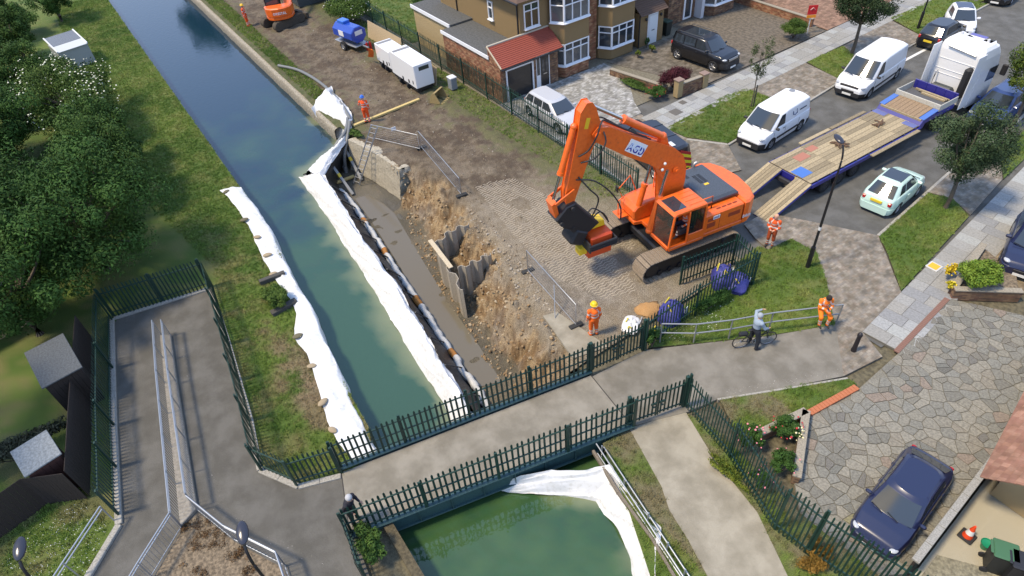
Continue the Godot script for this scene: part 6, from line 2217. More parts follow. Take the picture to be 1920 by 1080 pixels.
	for q in [[0.55, 0.0, 0.0, 1.24], [1.0, 0.02, 0.0, 1.25], [1.9, 0.0, 0.0, 1.25], [2.6, -0.1, 0.0, 1.24], [3.2, -0.32, 0.0, 1.2], [3.6, -0.62, 0.04, 1.12], [3.78, -0.95, 0.12, 1.0], [3.84, -1.1, 0.3, 0.86]]:
		var ring = []
		var xf: float = 2.15 + q[1]
		var xr: float = 0.0 + q[2]
		var w: float = q[3]
		for p in [[xr, -1], [xr + 0.9, -1.005], [xf - 0.35, -1], [xf - 0.1, -0.9], [xf, -0.7], [xf + 0.05, 0], [xf, 0.7], [xf - 0.1, 0.9], [xf - 0.35, 1], [xr + 0.9, 1.005], [xr, 1], [xr - 0.01, 0.4], [xr - 0.01, -0.4]]:
			ring.append(v3(p[0], q[0], w * p[1]))
		ring.reverse()
		rings.append(ring)
	m = Mesher.new()
	m.loft(rings, true, true, true, false)
	var cab = part(t, "cab", m, white)
	m = Mesher.new()
	m.slab(v3(2.24, 1.75, 1.05), v3(2.24, 1.75, -1.05), v3(2.1, 2.65, -1.05), v3(2.1, 2.65, 1.05), v3(-0.03, 0, 0))
	part(t, "windscreen", m, glass_mat())
	for s in [-1.0, 1.0]:
		m = Mesher.new()
		m.box(v3(1.35, 2.15, s * 1.252), v3(0.85, 0.75, 0.012))
		part(t, "side_window", m, glass_mat())
		m = Mesher.new()
		m.box(v3(2.05, 2.2, s * 1.5), v3(0.12, 0.6, 0.3), 0.05)
		part(t, "mirror", m, black)
		m = Mesher.new()
		m.box(v3(-0.35, 2.1, s * 1.2), v3(0.75, 2.9, 0.05), 0.02)
		part(t, "side_deflector", m, white)
		m = Mesher.new()
		m.cyl(v3(0.75, 3.75, s * 0.7), v3(0.75, 3.98, s * 0.7), 0.09, 0.06, 10)
		part(t, "beacon", m, mat(0.55, 0.55, 0.55, 0.3))
		for x in [1.25, -2.2]: wheel(t, v3(x, 0.5, s * 1.05), 0.5, 0.32, s, dull, 8)
	m = Mesher.new()
	m.cyl(v3(-0.06, 3.45, -0.75), v3(-0.06, 3.3, 0.75), 0.05, -1, 8)
	part(t, "horn_tube", m, mat(0.6, 0.6, 0.58, 0.3, 0.7))
	for y2 in [2.75, 2.2, 1.95]:
		m = Mesher.new()
		m.box(v3(-0.022, y2, 0), v3(0.02, 0.025, 2.1), 0.005)
		part(cab, "wall_rib", m, white)
	m = Mesher.new()
	m.box(v3(-0.35, 1.95, 0.85), v3(0.4, 1.7, 0.4), 0.12)
	part(t, "air_intake", m, black)
	m = Mesher.new()
	m.box(v3(-0.35, 1.25, -0.15), v3(0.5, 0.5, 1.2), 0.12)
	part(t, "equipment_box", m, mat(0.035, 0.042, 0.042, 0.5))
	m = Mesher.new()
	m.tube([v3(-0.3, 0.9, -0.8), v3(-0.25, 1.9, -0.8), v3(-0.1, 2.1, -0.8)], 0.03, 7)
	part(t, "air_line", m, mat(0.4, 0.4, 0.4, 0.4, 0.6))
	m = Mesher.new()
	m.box(v3(1.15, 3.85, 0), v3(0.28, 0.03, 0.85), 0.01)
	part(t, "roof_light_bar", m, mat(0.1, 0.09, 0.3, 0.2))

# houses
func wall_box(o: Node3D, called: String, lo: Vector3, hi: Vector3, material: Material, bev := 0.0):
	var m = Mesher.new()
	m.box((lo + hi) * 0.5, hi - lo, bev)
	return part(o, called, m, material)

func house_window(o: Node3D, at: Vector3, w: float, h: float, face: float, cols: int, top_share: float, curtain := false, sill := true):
	var f = Node3D.new()
	f.name = "window"
	o.add_child(f, true)
	f.position = at
	f.rotation.y = face
	var white = mat(0.74, 0.75, 0.76, 0.4)
	var m = Mesher.new()
	var t = 0.07
	for s in [-1.0, 1.0]:
		m.box(v3(s * (w - t) * 0.5, 0, 0.03), v3(t, h, 0.1), 0.01)
		m.box(v3(0, s * (h - t) * 0.5, 0.03), v3(w - 2 * t, t, 0.1), 0.01)
	for k in range(1, cols): m.box(v3(-w * 0.5 + w * k / cols, 0, 0.025), v3(0.06, h - 2 * t, 0.09), 0.008)
	if top_share > 0.0: m.box(v3(0, h * 0.5 - h * top_share, 0.028), v3(w - 2 * t, 0.06, 0.08), 0.008)
	part(f, "window_frame", m, white)
	for k in cols:
		var cw = w / cols - 0.08
		var x = -w * 0.5 + w * (k + 0.5) / cols
		var rows = [[-h * 0.5 + 0.07, h * 0.5 - h * top_share - 0.03], [h * 0.5 - h * top_share + 0.03, h * 0.5 - 0.07]] if top_share > 0.0 else [[-h * 0.5 + 0.07, h * 0.5 - 0.07]]
		for r in rows:
			m = Mesher.new()
			m.box(v3(x, (r[0] + r[1]) * 0.5, 0.0), v3(cw, r[1] - r[0], 0.012))
			part(f, "pane", m, mats["clear_glass"] if curtain and r == rows[0] else glass_mat())
	if curtain:
		m = Mesher.new()
		var n = int(w / 0.05)
		for k in n:
			var x = -w * 0.5 + 0.05 + (w - 0.1) * (k + 0.5) / n
			m.box(v3(x, -h * top_share * 0.5, -0.05 - 0.02 * (k % 2)), v3((w - 0.1) / n * 1.05, h * (1.0 - top_share) - 0.1, 0.015))
		part(f, "curtain", m, mat(0.5, 0.52, 0.53, 0.9))
	if sill:
		m = Mesher.new()
		m.box(v3(0, -h * 0.5 - 0.03, 0.07), v3(w + 0.06, 0.07, 0.2), 0.012)
		part(f, "window_sill", m, white)

func bay(o: Node3D, x0: float, x1: float, zb: float, zf: float, base: Material, band: Material, curtain: bool, cols: int):
	var c = 0.5
	var plan = [v2(x0, zb), v2(x0, zb + 0.25), v2(x0 + c, zf), v2(x1 - c * 0.2, zf), v2(x1 + 0.05, zf - 0.4), v2(x1 + 0.05, zb)]
	for s in [[0.0, 0.78, base, "bay_base"], [2.22, 3.55, band, "bay_band"], [5.05, 5.4, band, "bay_head"]]:
		var m = Mesher.new()
		m.plate(plan, s[0], s[1], 0.015)
		part(o, s[3], m, s[2])
	var core = Geometry2D.offset_polygon(PackedVector2Array(plan), -0.16)[0]
	for s in [[0.78, 2.22], [3.55, 5.05]]:
		var m = Mesher.new()
		m.plate(Array(core), s[0], s[1])
		part(o, "bay_core", m, mat(0.35, 0.33, 0.3, 0.9))
		var y = (s[0] + s[1]) * 0.5
		var h: float = s[1] - s[0]
		for k in range(0, 4):
			var a: Vector2 = plan[k]
			var b: Vector2 = plan[k + 1]
			if k == 0: continue
			var d = b - a
			var ce = (a + b) * 0.5
			var face = atan2(-d.y, d.x)
			var n = v2(-d.y, d.x).normalized()
			house_window(o, v3(ce.x - n.x * 0.05, y, ce.y - n.y * 0.05), d.length(), h, face, cols if k == 2 else 1, 0.3, curtain)

func tiled_slope(o: Node3D, called: String, a: Vector3, b: Vector3, up: Vector3, rows: int, material: Material):
	var n = (b - a).cross(up).normalized()
	if n.y < 0: n = -n
	for k in rows:
		var s = up * (float(k) / rows)
		var e = up / rows * 1.08
		var lift = n * 0.03
		var m = Mesher.new()
		var p = [a + s + lift, b + s + lift, b + s + e + n * 0.004, a + s + e + n * 0.004]
		if (p[1] - p[0]).cross(p[2] - p[0]).dot(n) < 0: p = [p[1], p[0], p[3], p[2]]
		m.slab(p[0], p[1], p[2], p[3], -n * 0.028)
		part(o, called, m, material)

func build_houses():
	var ochre = rough_mat("pebbledash", Color(0.20, 0.125, 0.05), Color(0.36, 0.245, 0.11), 1.5, 0.95, 8.0, 0.09)
	var pale = rough_mat("pale_dash", Color(0.36, 0.26, 0.12), Color(0.52, 0.39, 0.20), 1.5, 0.95, 6.0, 0.09)
	var brick = sett_mat("red_brick", 1.8, 8, 24, Color(0.24, 0.18, 0.13), [Color(0.29, 0.12, 0.06), Color(0.34, 0.16, 0.085), Color(0.25, 0.10, 0.055), Color(0.38, 0.22, 0.12)], 15)
	var stock = sett_mat("stock_brick", 1.8, 8, 24, Color(0.17, 0.145, 0.11), [Color(0.24, 0.14, 0.075), Color(0.20, 0.10, 0.06), Color(0.29, 0.18, 0.10), Color(0.14, 0.085, 0.06)], 16)
	var felt = rough_mat("roof_felt", Color(0.06, 0.063, 0.063), Color(0.105, 0.108, 0.105), 0.5, 0.9, 4.0)
	var white = mat(0.74, 0.75, 0.76, 0.4)
	var red_tile = rough_mat("red_tile", Color(0.19, 0.035, 0.02), Color(0.31, 0.068, 0.04), 2.2, 0.75, 5.0)
	var brown_tile = rough_mat("brown_tile", Color(0.075, 0.045, 0.03), Color(0.13, 0.08, 0.055), 2.0, 0.85, 5.0)
	var dark = mat(0.015, 0.015, 0.017, 0.5)
	var o = thing("semi_detached_house", "ochre pebbledash semi-detached pair with white bay windows and red-tiled garage porch", "house", v3(27.8, 0, -37))
	var c = o.position
	wall_box(o, "main_wall", v3(22.25, 0, -43.0) - c, v3(33.3, 5.4, -33.0) - c, ochre)
	wall_box(o, "party_strip", v3(27.5, 0, -33.0) - c, v3(28.35, 5.4, -32.9) - c, brick)
	bay(o, 24.4 - c.x, 27.0 - c.x, -33.0 - c.z, -31.95 - c.z, brick, ochre, true, 3)
	bay(o, 28.4 - c.x, 30.95 - c.x, -33.0 - c.z, -31.95 - c.z, ochre, ochre, false, 3)
	var m = Mesher.new()
	var e = [v3(21.8, 5.4, -43.5) - c, v3(33.8, 5.4, -43.5) - c, v3(33.8, 5.4, -32.5) - c, v3(21.8, 5.4, -32.5) - c]
	var r0 = v3(26.0, 8.6, -38) - c
	var r1 = v3(29.6, 8.6, -38) - c
	m.quad(e[3], e[2], r1, r0); m.quad(e[1], e[0], r0, r1); m.tri(e[0], e[3], r0); m.tri(e[2], e[1], r1)
	m.quad(e[0], e[1], e[2], e[3])
	part(o, "main_roof", m, brown_tile)
	house_window(o, v3(22.25, 4.0, -36.2) - c, 0.55, 1.15, -PI / 2, 1, 0.35)
	house_window(o, v3(23.15, 4.3, -33.0) - c, 1.15, 1.5, 0.0, 2, 0.3, true)
	for p in [[22.2, -33.15, 2.75, 5.3], [22.2, -40.6, 2.85, 5.3], [31.5, -32.05, 0.0, 2.2]]:
		m = Mesher.new()
		m.cyl(v3(p[0], p[2], p[1]) - c, v3(p[0], p[3], p[1]) - c, 0.045, -1, 8)
		part(o, "downpipe", m, dark)
	m = Mesher.new()
	m.box(v3(21.75, 5.36, -38) - c, v3(0.12, 0.1, 11.2), 0.02)
	part(o, "gutter", m, dark)
	wall_box(o, "garage_wall", v3(19.82, 0, -38.7) - c, v3(20.0, 2.55, -31.85) - c, brick)
	wall_box(o, "garage_back", v3(20.0, 0, -38.7) - c, v3(22.25, 2.55, -38.55) - c, brick)
	wall_box(o, "garage_roof", v3(19.75, 2.55, -38.75) - c, v3(22.24, 2.72, -32.9) - c, felt, 0.02)
	wall_box(o, "fascia", v3(19.7, 2.52, -38.76) - c, v3(19.75, 2.74, -32.9) - c, white)
	wall_box(o, "garage_inside", v3(20.0, 0, -38.5) - c, v3(22.2, 0.02, -32.0) - c, mat(0.3, 0.29, 0.27, 0.9))
	wall_box(o, "extension", v3(20.55, 0, -44.2) - c, v3(23.6, 2.7, -38.72) - c, pale)
	wall_box(o, "extension_roof", v3(20.46, 2.7, -44.3) - c, v3(23.6, 2.86, -38.7) - c, felt, 0.02)
	wall_box(o, "fascia", v3(20.4, 2.64, -44.32) - c, v3(20.46, 2.88, -38.75) - c, white)
	wall_box(o, "garage_pier", v3(20.0, 0, -32.02) - c, v3(20.25, 2.3, -31.85) - c, stock)
	wall_box(o, "garage_pier", v3(22.25, 0, -32.02) - c, v3(22.52, 2.3, -31.85) - c, stock)
	wall_box(o, "garage_lintel", v3(20.25, 1.98, -32.02) - c, v3(22.25, 2.3, -31.85) - c, stock)
	for b in [[20.2, 20.3, 0.0, 2.02], [22.2, 22.3, 0.0, 2.02]]: wall_box(o, "door_frame", v3(b[0], b[2], -31.86) - c, v3(b[1], b[3], -31.8) - c, white)
	wall_box(o, "door_frame", v3(20.3, 1.94, -31.86) - c, v3(22.2, 2.03, -31.8) - c, white)
	wall_box(o, "garage_panel", v3(20.3, 0.0, -32.0) - c, v3(22.2, 1.94, -31.9) - c, paint(0.014, 0.014, 0.016))  # near-black panel filling the white-framed garage front
	wall_box(o, "porch_wall", v3(22.52, 0, -33.0) - c, v3(24.35, 2.3, -31.98) - c, stock)
	wall_box(o, "door_surround", v3(22.56, 0, -31.98) - c, v3(23.62, 2.26, -31.9) - c, white)
	var door = wall_box(o, "front_door", v3(22.9, 0.06, -31.9) - c, v3(23.54, 2.0, -31.86) - c, paint(0.01, 0.01, 0.012), 0.01)
	for x in [23.08, 23.36]: wall_box(door, "door_glazing", v3(x - 0.08, 1.0, -31.858) - c, v3(x + 0.08, 1.85, -31.852) - c, glass_mat())
	wall_box(door, "letter_box", v3(23.08, 0.86, -31.86) - c, v3(23.36, 0.92, -31.845) - c, mat(0.5, 0.5, 0.5, 0.3, 0.9))
	wall_box(o, "side_light", v3(22.62, 0.9, -31.9) - c, v3(22.82, 2.0, -31.87) - c, glass_mat())
	tiled_slope(o, "tile_course", v3(19.7, 2.32, -31.55) - c, v3(24.45, 2.32, -31.55) - c, v3(0, 0.95, -1.42), 13, red_tile)
	m = Mesher.new()
	m.tri(v3(19.78, 2.3, -32.95) - c, v3(19.78, 2.3, -31.62) - c, v3(19.78, 3.2, -32.95) - c)
	m.tri(v3(19.86, 2.3, -31.62) - c, v3(19.86, 2.3, -32.95) - c, v3(19.86, 3.2, -32.95) - c)
	part(o, "roof_gable", m, brick)
	wall_box(o, "roof_back", v3(19.75, 2.72, -33.0) - c, v3(22.24, 3.2, -32.92) - c, brick)
	m = Mesher.new()
	m.bar(v3(19.72, 3.3, -32.97) - c, v3(24.4, 3.3, -32.97) - c, 0.12, 0.1, 0.02)
	part(o, "flashing", m, mat(0.42, 0.38, 0.3, 0.8))
	m = Mesher.new()
	m.bar(v3(19.7, 2.36, -31.5) - c, v3(19.7, 3.32, -32.98) - c, 0.06, 0.1, 0.01)
	part(o, "verge_board", m, mat(0.5, 0.42, 0.3, 0.8))
	m = Mesher.new()
	m.box(v3(22.1, 2.26, -31.5) - c, v3(4.8, 0.1, 0.12), 0.03)
	part(o, "gutter", m, dark)
	wall_box(o, "porch_wall", v3(31.55, 0, -33.0) - c, v3(33.75, 2.25, -32.05) - c, ochre)
	wall_box(o, "door_surround", v3(32.25, 0, -32.05) - c, v3(33.15, 2.12, -31.99) - c, white)
	door = wall_box(o, "front_door", v3(32.33, 0.05, -31.99) - c, v3(33.07, 2.04, -31.95) - c, paint(0.6, 0.66, 0.68), 0.01)
	wall_box(door, "letter_box", v3(32.58, 0.95, -31.95) - c, v3(32.84, 1.0, -31.935) - c, dark)
	for y in [0.5, 1.5]: wall_box(door, "door_panel", v3(32.45, y - 0.3, -31.952) - c, v3(32.95, y + 0.25, -31.945) - c, paint(0.6, 0.66, 0.68), 0.004)
	for x in [32.02, 33.4]:
		m = Mesher.new()
		m.ball(v3(x, 1.85, -31.95) - c, v3(0.09, 0.12, 0.09), 8, 6)
		part(o, "coach_lamp", m, dark)
	tiled_slope(o, "porch_tile_course", v3(31.4, 2.2, -31.8) - c, v3(33.9, 2.2, -31.8) - c, v3(0, 0.9, -1.25), 10, brown_tile)
	var h2 = thing("brick_house", "dark stock-brick house with white bay beyond the off-road car", "house", v3(40, 0, -37))
	c = h2.position
	wall_box(h2, "main_wall", v3(35.6, 0, -43) - c, v3(46.5, 5.4, -33.4) - c, stock)
	wall_box(h2, "porch_recess", v3(37.0, 0, -33.42) - c, v3(38.4, 2.2, -33.37) - c, stock)
	wall_box(h2, "front_door", v3(37.15, 0.05, -33.38) - c, v3(38.0, 2.1, -33.33) - c, white)
	wall_box(h2, "door_glazing", v3(37.3, 0.2, -33.34) - c, v3(37.85, 1.95, -33.32) - c, glass_mat())
	wall_box(h2, "porch_pillar", v3(38.35, 0, -33.4) - c, v3(38.65, 2.3, -32.7) - c, mat(0.5, 0.51, 0.53, 0.7))
	bay(h2, 38.9 - c.x, 41.6 - c.x, -33.4 - c.z, -32.35 - c.z, stock, ochre, true, 3)
	bay(h2, 42.6 - c.x, 45.6 - c.x, -33.4 - c.z, -32.35 - c.z, stock, ochre, true, 3)
	m = Mesher.new()
	e = [v3(35.2, 5.4, -43.5) - c, v3(46.9, 5.4, -43.5) - c, v3(46.9, 5.4, -32.9) - c, v3(35.2, 5.4, -32.9) - c]
	r0 = v3(39.0, 8.6, -38) - c
	r1 = v3(43.0, 8.6, -38) - c
	m.quad(e[3], e[2], r1, r0); m.quad(e[1], e[0], r0, r1); m.tri(e[0], e[3], r0); m.tri(e[2], e[1], r1)
	part(h2, "main_roof", m, brown_tile)
	var pale_block = sett_mat("pale_blocks", 1.6, 8, 14, Color(0.22, 0.215, 0.2), [Color(0.31, 0.305, 0.285), Color(0.35, 0.345, 0.33), Color(0.27, 0.265, 0.25), Color(0.43, 0.425, 0.40)], 25)
	structure("driveway", poly_sheet([v2(19.7, -31.9), v2(28.2, -31.9), v2(28.2, -29.6), v2(25.9, -26.4), v2(25.3, -25.15), v2(20.0, -25.0), v2(19.6, -20.0), v2(19.55, -31.9)], -0.015, 0.05), pale_block)
	structure("driveway", poly_sheet([v2(20.0, -25.0), v2(25.2, -25.1), v2(24.4, -22.0), v2(23.2, -18.8), v2(19.8, -17.2), v2(19.5, -19.5)], -0.02, 0.05), sett_mat("blockwork", 1.6, 8, 16, Color(0.13, 0.115, 0.09), [Color(0.24, 0.205, 0.16)], 5))
	var brown_block = sett_mat("brown_drive", 1.6, 8, 16, Color(0.10, 0.085, 0.06), [Color(0.15, 0.128, 0.098), Color(0.175, 0.152, 0.12), Color(0.135, 0.115, 0.09)], 26)
	structure("driveway", poly_sheet([v2(28.4, -31.9), v2(36.0, -31.9), v2(36.0, -25.1), v2(31.0, -25.1), v2(30.4, -25.6), v2(29.4, -28.6)], -0.012, 0.05), brown_block)
	structure("driveway", poly_sheet([v2(36.0, -33.4), v2(43.0, -33.4), v2(42.6, -25.1), v2(36.0, -25.1)], -0.012, 0.05), rough_mat("dirty_concrete", Color(0.085, 0.068, 0.045), Color(0.165, 0.137, 0.1), 0.3, 0.95, 4.0))
	structure("driveway", poly_sheet([v2(43.2, -33.4), v2(56, -33.4), v2(56, -25.1), v2(42.9, -25.1)], -0.012, 0.05), sett_mat("red_drive", 1.6, 8, 16, Color(0.15, 0.09, 0.06), [Color(0.27, 0.16, 0.10), Color(0.31, 0.19, 0.125), Color(0.24, 0.14, 0.09)], 27))
	low_wall("low brick wall with capped pillar before the purple shrub", [v2(28.3, -25.15), v2(30.35, -25.0)], 0.75, stock, true)
	low_wall("low mossy brick wall along the planted strip of the pale drive", [v2(27.4, -30.3), v2(28.2, -26.0)], 0.35, stock, false)
	low_wall("low red brick wall between brown and red driveways", [v2(42.75, -33.2), v2(42.6, -26.2)], 0.5, brick, false)

func low_wall(label: String, pts: Array, h: float, material: Material, pillar: bool):
	var a: Vector2 = pts[0]
	var b: Vector2 = pts[1]
	var ce = (a + b) * 0.5
	var o = thing("garden_wall", label, "wall", v3(ce.x, 0, ce.y), -(b - a).angle())
	var l = a.distance_to(b)
	var m = Mesher.new()
	m.box(v3(0, h * 0.5 - 0.05, 0), v3(l, h + 0.1, 0.22), 0.01)
	part(o, "wall_body", m, material)
	m = Mesher.new()
	m.box(v3(0, h + 0.03, 0), v3(l, 0.06, 0.27), 0.01)
	part(o, "coping", m, rough_mat("coping", Color(0.22, 0.19, 0.14), Color(0.34, 0.3, 0.23), 1.2))
	if pillar:
		for s in [[-0.5, 1.05], [0.5, 0.85]]:
			m = Mesher.new()
			m.box(v3(s[0] * l, s[1] * 0.5, 0), v3(0.4, s[1], 0.4), 0.01)
			part(o, "pillar", m, rough_mat("pillar_brick", Color(0.24, 0.18, 0.08), Color(0.4, 0.3, 0.15), 3.0))
			m = Mesher.new()
			m.box(v3(s[0] * l, s[1] + 0.04, 0), v3(0.5, 0.08, 0.5), 0.02)
			part(o, "pillar_cap", m, rough_mat("pillar_cap", Color(0.2, 0.13, 0.1), Color(0.3, 0.21, 0.17), 2.0))

# people
func body_mesh(bones: Array, cell: float) -> Mesher:
	var lo = Vector3.INF
	var hi = -Vector3.INF
	for b in bones:
		var r: float = maxf(b[2], b[3]) + 0.09
		lo = lo.min(b[0] - Vector3.ONE * r).min(b[1] - Vector3.ONE * r)
		hi = hi.max(b[0] + Vector3.ONE * r).max(b[1] + Vector3.ONE * r)
	var nx: int = int((hi.x - lo.x) / cell) + 2
	var ny: int = int((hi.y - lo.y) / cell) + 2
	var nq: int = int((hi.z - lo.z) / cell) + 2
	var f = PackedFloat32Array()
	var near = PackedFloat32Array()
	var who = PackedInt32Array()
	f.resize(nx * ny * nq); f.fill(1.0)
	near.resize(nx * ny * nq); near.fill(1.0)
	who.resize(nx * ny * nq)
	var sk = 0.035
	for bi in bones.size():
		var a: Vector3 = bones[bi][0]
		var e: Vector3 = bones[bi][1]
		var ra: float = bones[bi][2]
		var rb: float = bones[bi][3]
		var ba = e - a
		var l2: float = maxf(ba.length_squared(), 1e-8)
		var r: float = maxf(ra, rb) + 0.075
		var p0 = (a.min(e) - Vector3.ONE * r - lo) / cell
		var p1 = (a.max(e) + Vector3.ONE * r - lo) / cell
		for z in range(maxi(0, int(p0.z)), mini(nq, int(p1.z) + 2)):
			for y in range(maxi(0, int(p0.y)), mini(ny, int(p1.y) + 2)):
				var row: int = (z * ny + y) * nx
				for x in range(maxi(0, int(p0.x)), mini(nx, int(p1.x) + 2)):
					var p = lo + v3(x, y, z) * cell
					var t: float = clampf((p - a).dot(ba) / l2, 0.0, 1.0)
					var d: float = (p - a - ba * t).length() - lerpf(ra, rb, t)
					var i: int = row + x
					var o: float = f[i]
					var h: float = maxf(sk - absf(o - d), 0.0) / sk
					f[i] = minf(o, d) - h * h * sk * 0.25
					if d < near[i]:
						near[i] = d
						who[i] = bi
	var idx = {}
	var m = Mesher.new()
	var vs = []
	var cs = []
	var corner = [0, 1, nx, nx + 1, nx * ny, nx * ny + 1, nx * ny + nx, nx * ny + nx + 1]
	var edges = [[0, 1], [2, 3], [4, 5], [6, 7], [0, 2], [1, 3], [4, 6], [5, 7], [0, 4], [1, 5], [2, 6], [3, 7]]
	for z in nq - 1:
		for y in ny - 1:
			for x in nx - 1:
				var i: int = (z * ny + y) * nx + x
				var s = 0
				for k in 8:
					if f[i + corner[k]] < 0.0: s += 1
				if s == 0 or s == 8: continue
				var sum = Vector3.ZERO
				var n = 0
				for e in edges:
					var v0: float = f[i + corner[e[0]]]
					var v1: float = f[i + corner[e[1]]]
					if (v0 < 0.0) == (v1 < 0.0): continue
					var t: float = v0 / (v0 - v1)
					var c0 = v3(e[0] & 1, (e[0] >> 1) & 1, e[0] >> 2)
					var c1 = v3(e[1] & 1, (e[1] >> 1) & 1, e[1] >> 2)
					sum += c0.lerp(c1, t)
					n += 1
				var p = lo + (v3(x, y, z) + sum / n) * cell
				idx[i] = vs.size()
				vs.append(p)
				var b: Array = bones[who[i]]
				var ba: Vector3 = b[1] - b[0]
				var tt: float = clampf((p - b[0]).dot(ba) / maxf(ba.length_squared(), 1e-8), 0.0, 1.0)
				var col: Color = b[4]
				if b.size() > 5:
					for q in b[5]:
						if tt > q[0] and tt < q[1]: col = q[2]
				cs.append(col)
	var nrm = []
	nrm.resize(vs.size()); nrm.fill(Vector3.ZERO)
	var tris = []
	var step = [1, nx, nx * ny]
	for i in idx:
		for ax in 3:
			if (f[i] < 0.0) == (f[i + step[ax]] < 0.0): continue
			var u: int = step[(ax + 1) % 3]
			var w: int = step[(ax + 2) % 3]
			if not (idx.has(i - u) and idx.has(i - w) and idx.has(i - u - w)): continue
			var q = [idx[i], idx[i - u], idx[i - u - w], idx[i - w]]
			if f[i] < 0.0: q.reverse()
			for t in [[q[0], q[2], q[1]], [q[0], q[3], q[2]]]:
				var g: Vector3 = (vs[t[1]] - vs[t[0]]).cross(vs[t[2]] - vs[t[0]])
				for k in 3: nrm[t[k]] += g
				tris.append(t)
	for t in tris:
		for k in [0, 2, 1]:
			m.put(vs[t[k]], nrm[t[k]].normalized(), cs[t[k]])
	return m

func add_hand(m: Mesher, wrist: Vector3, dir: Vector3, side: Vector3, curl: float, skin: Color):
	m.col = skin
	var d = dir.normalized()
	var s = (side - d * side.dot(d)).normalized()
	var n = s.cross(d)
	m.ball(wrist + d * 0.045, v3(0.042, 0.05, 0.02), 8, 5, -1.0, Basis(s, d, s.cross(d)))
	for k in 4:
		var o = wrist + d * 0.085 + s * (0.03 - 0.02 * k)
		var l: float = [0.068, 0.076, 0.07, 0.055][k]
		var a = o + (d * cos(curl * 0.5) + n * sin(curl * 0.5)) * l * 0.5
		var b = a + (d * cos(curl) + n * sin(curl)) * l * 0.5
		m.tube([o - d * 0.015, a, b], [0.0095, 0.0088, 0.007], 6)
	var th = wrist + d * 0.03 + s * 0.035
	m.tube([th, th + (s * 0.7 + d).normalized() * 0.035, th + (s * 0.7 + d).normalized() * 0.04 + (d + n * 0.6).normalized() * 0.03], [0.011, 0.01, 0.008], 6)

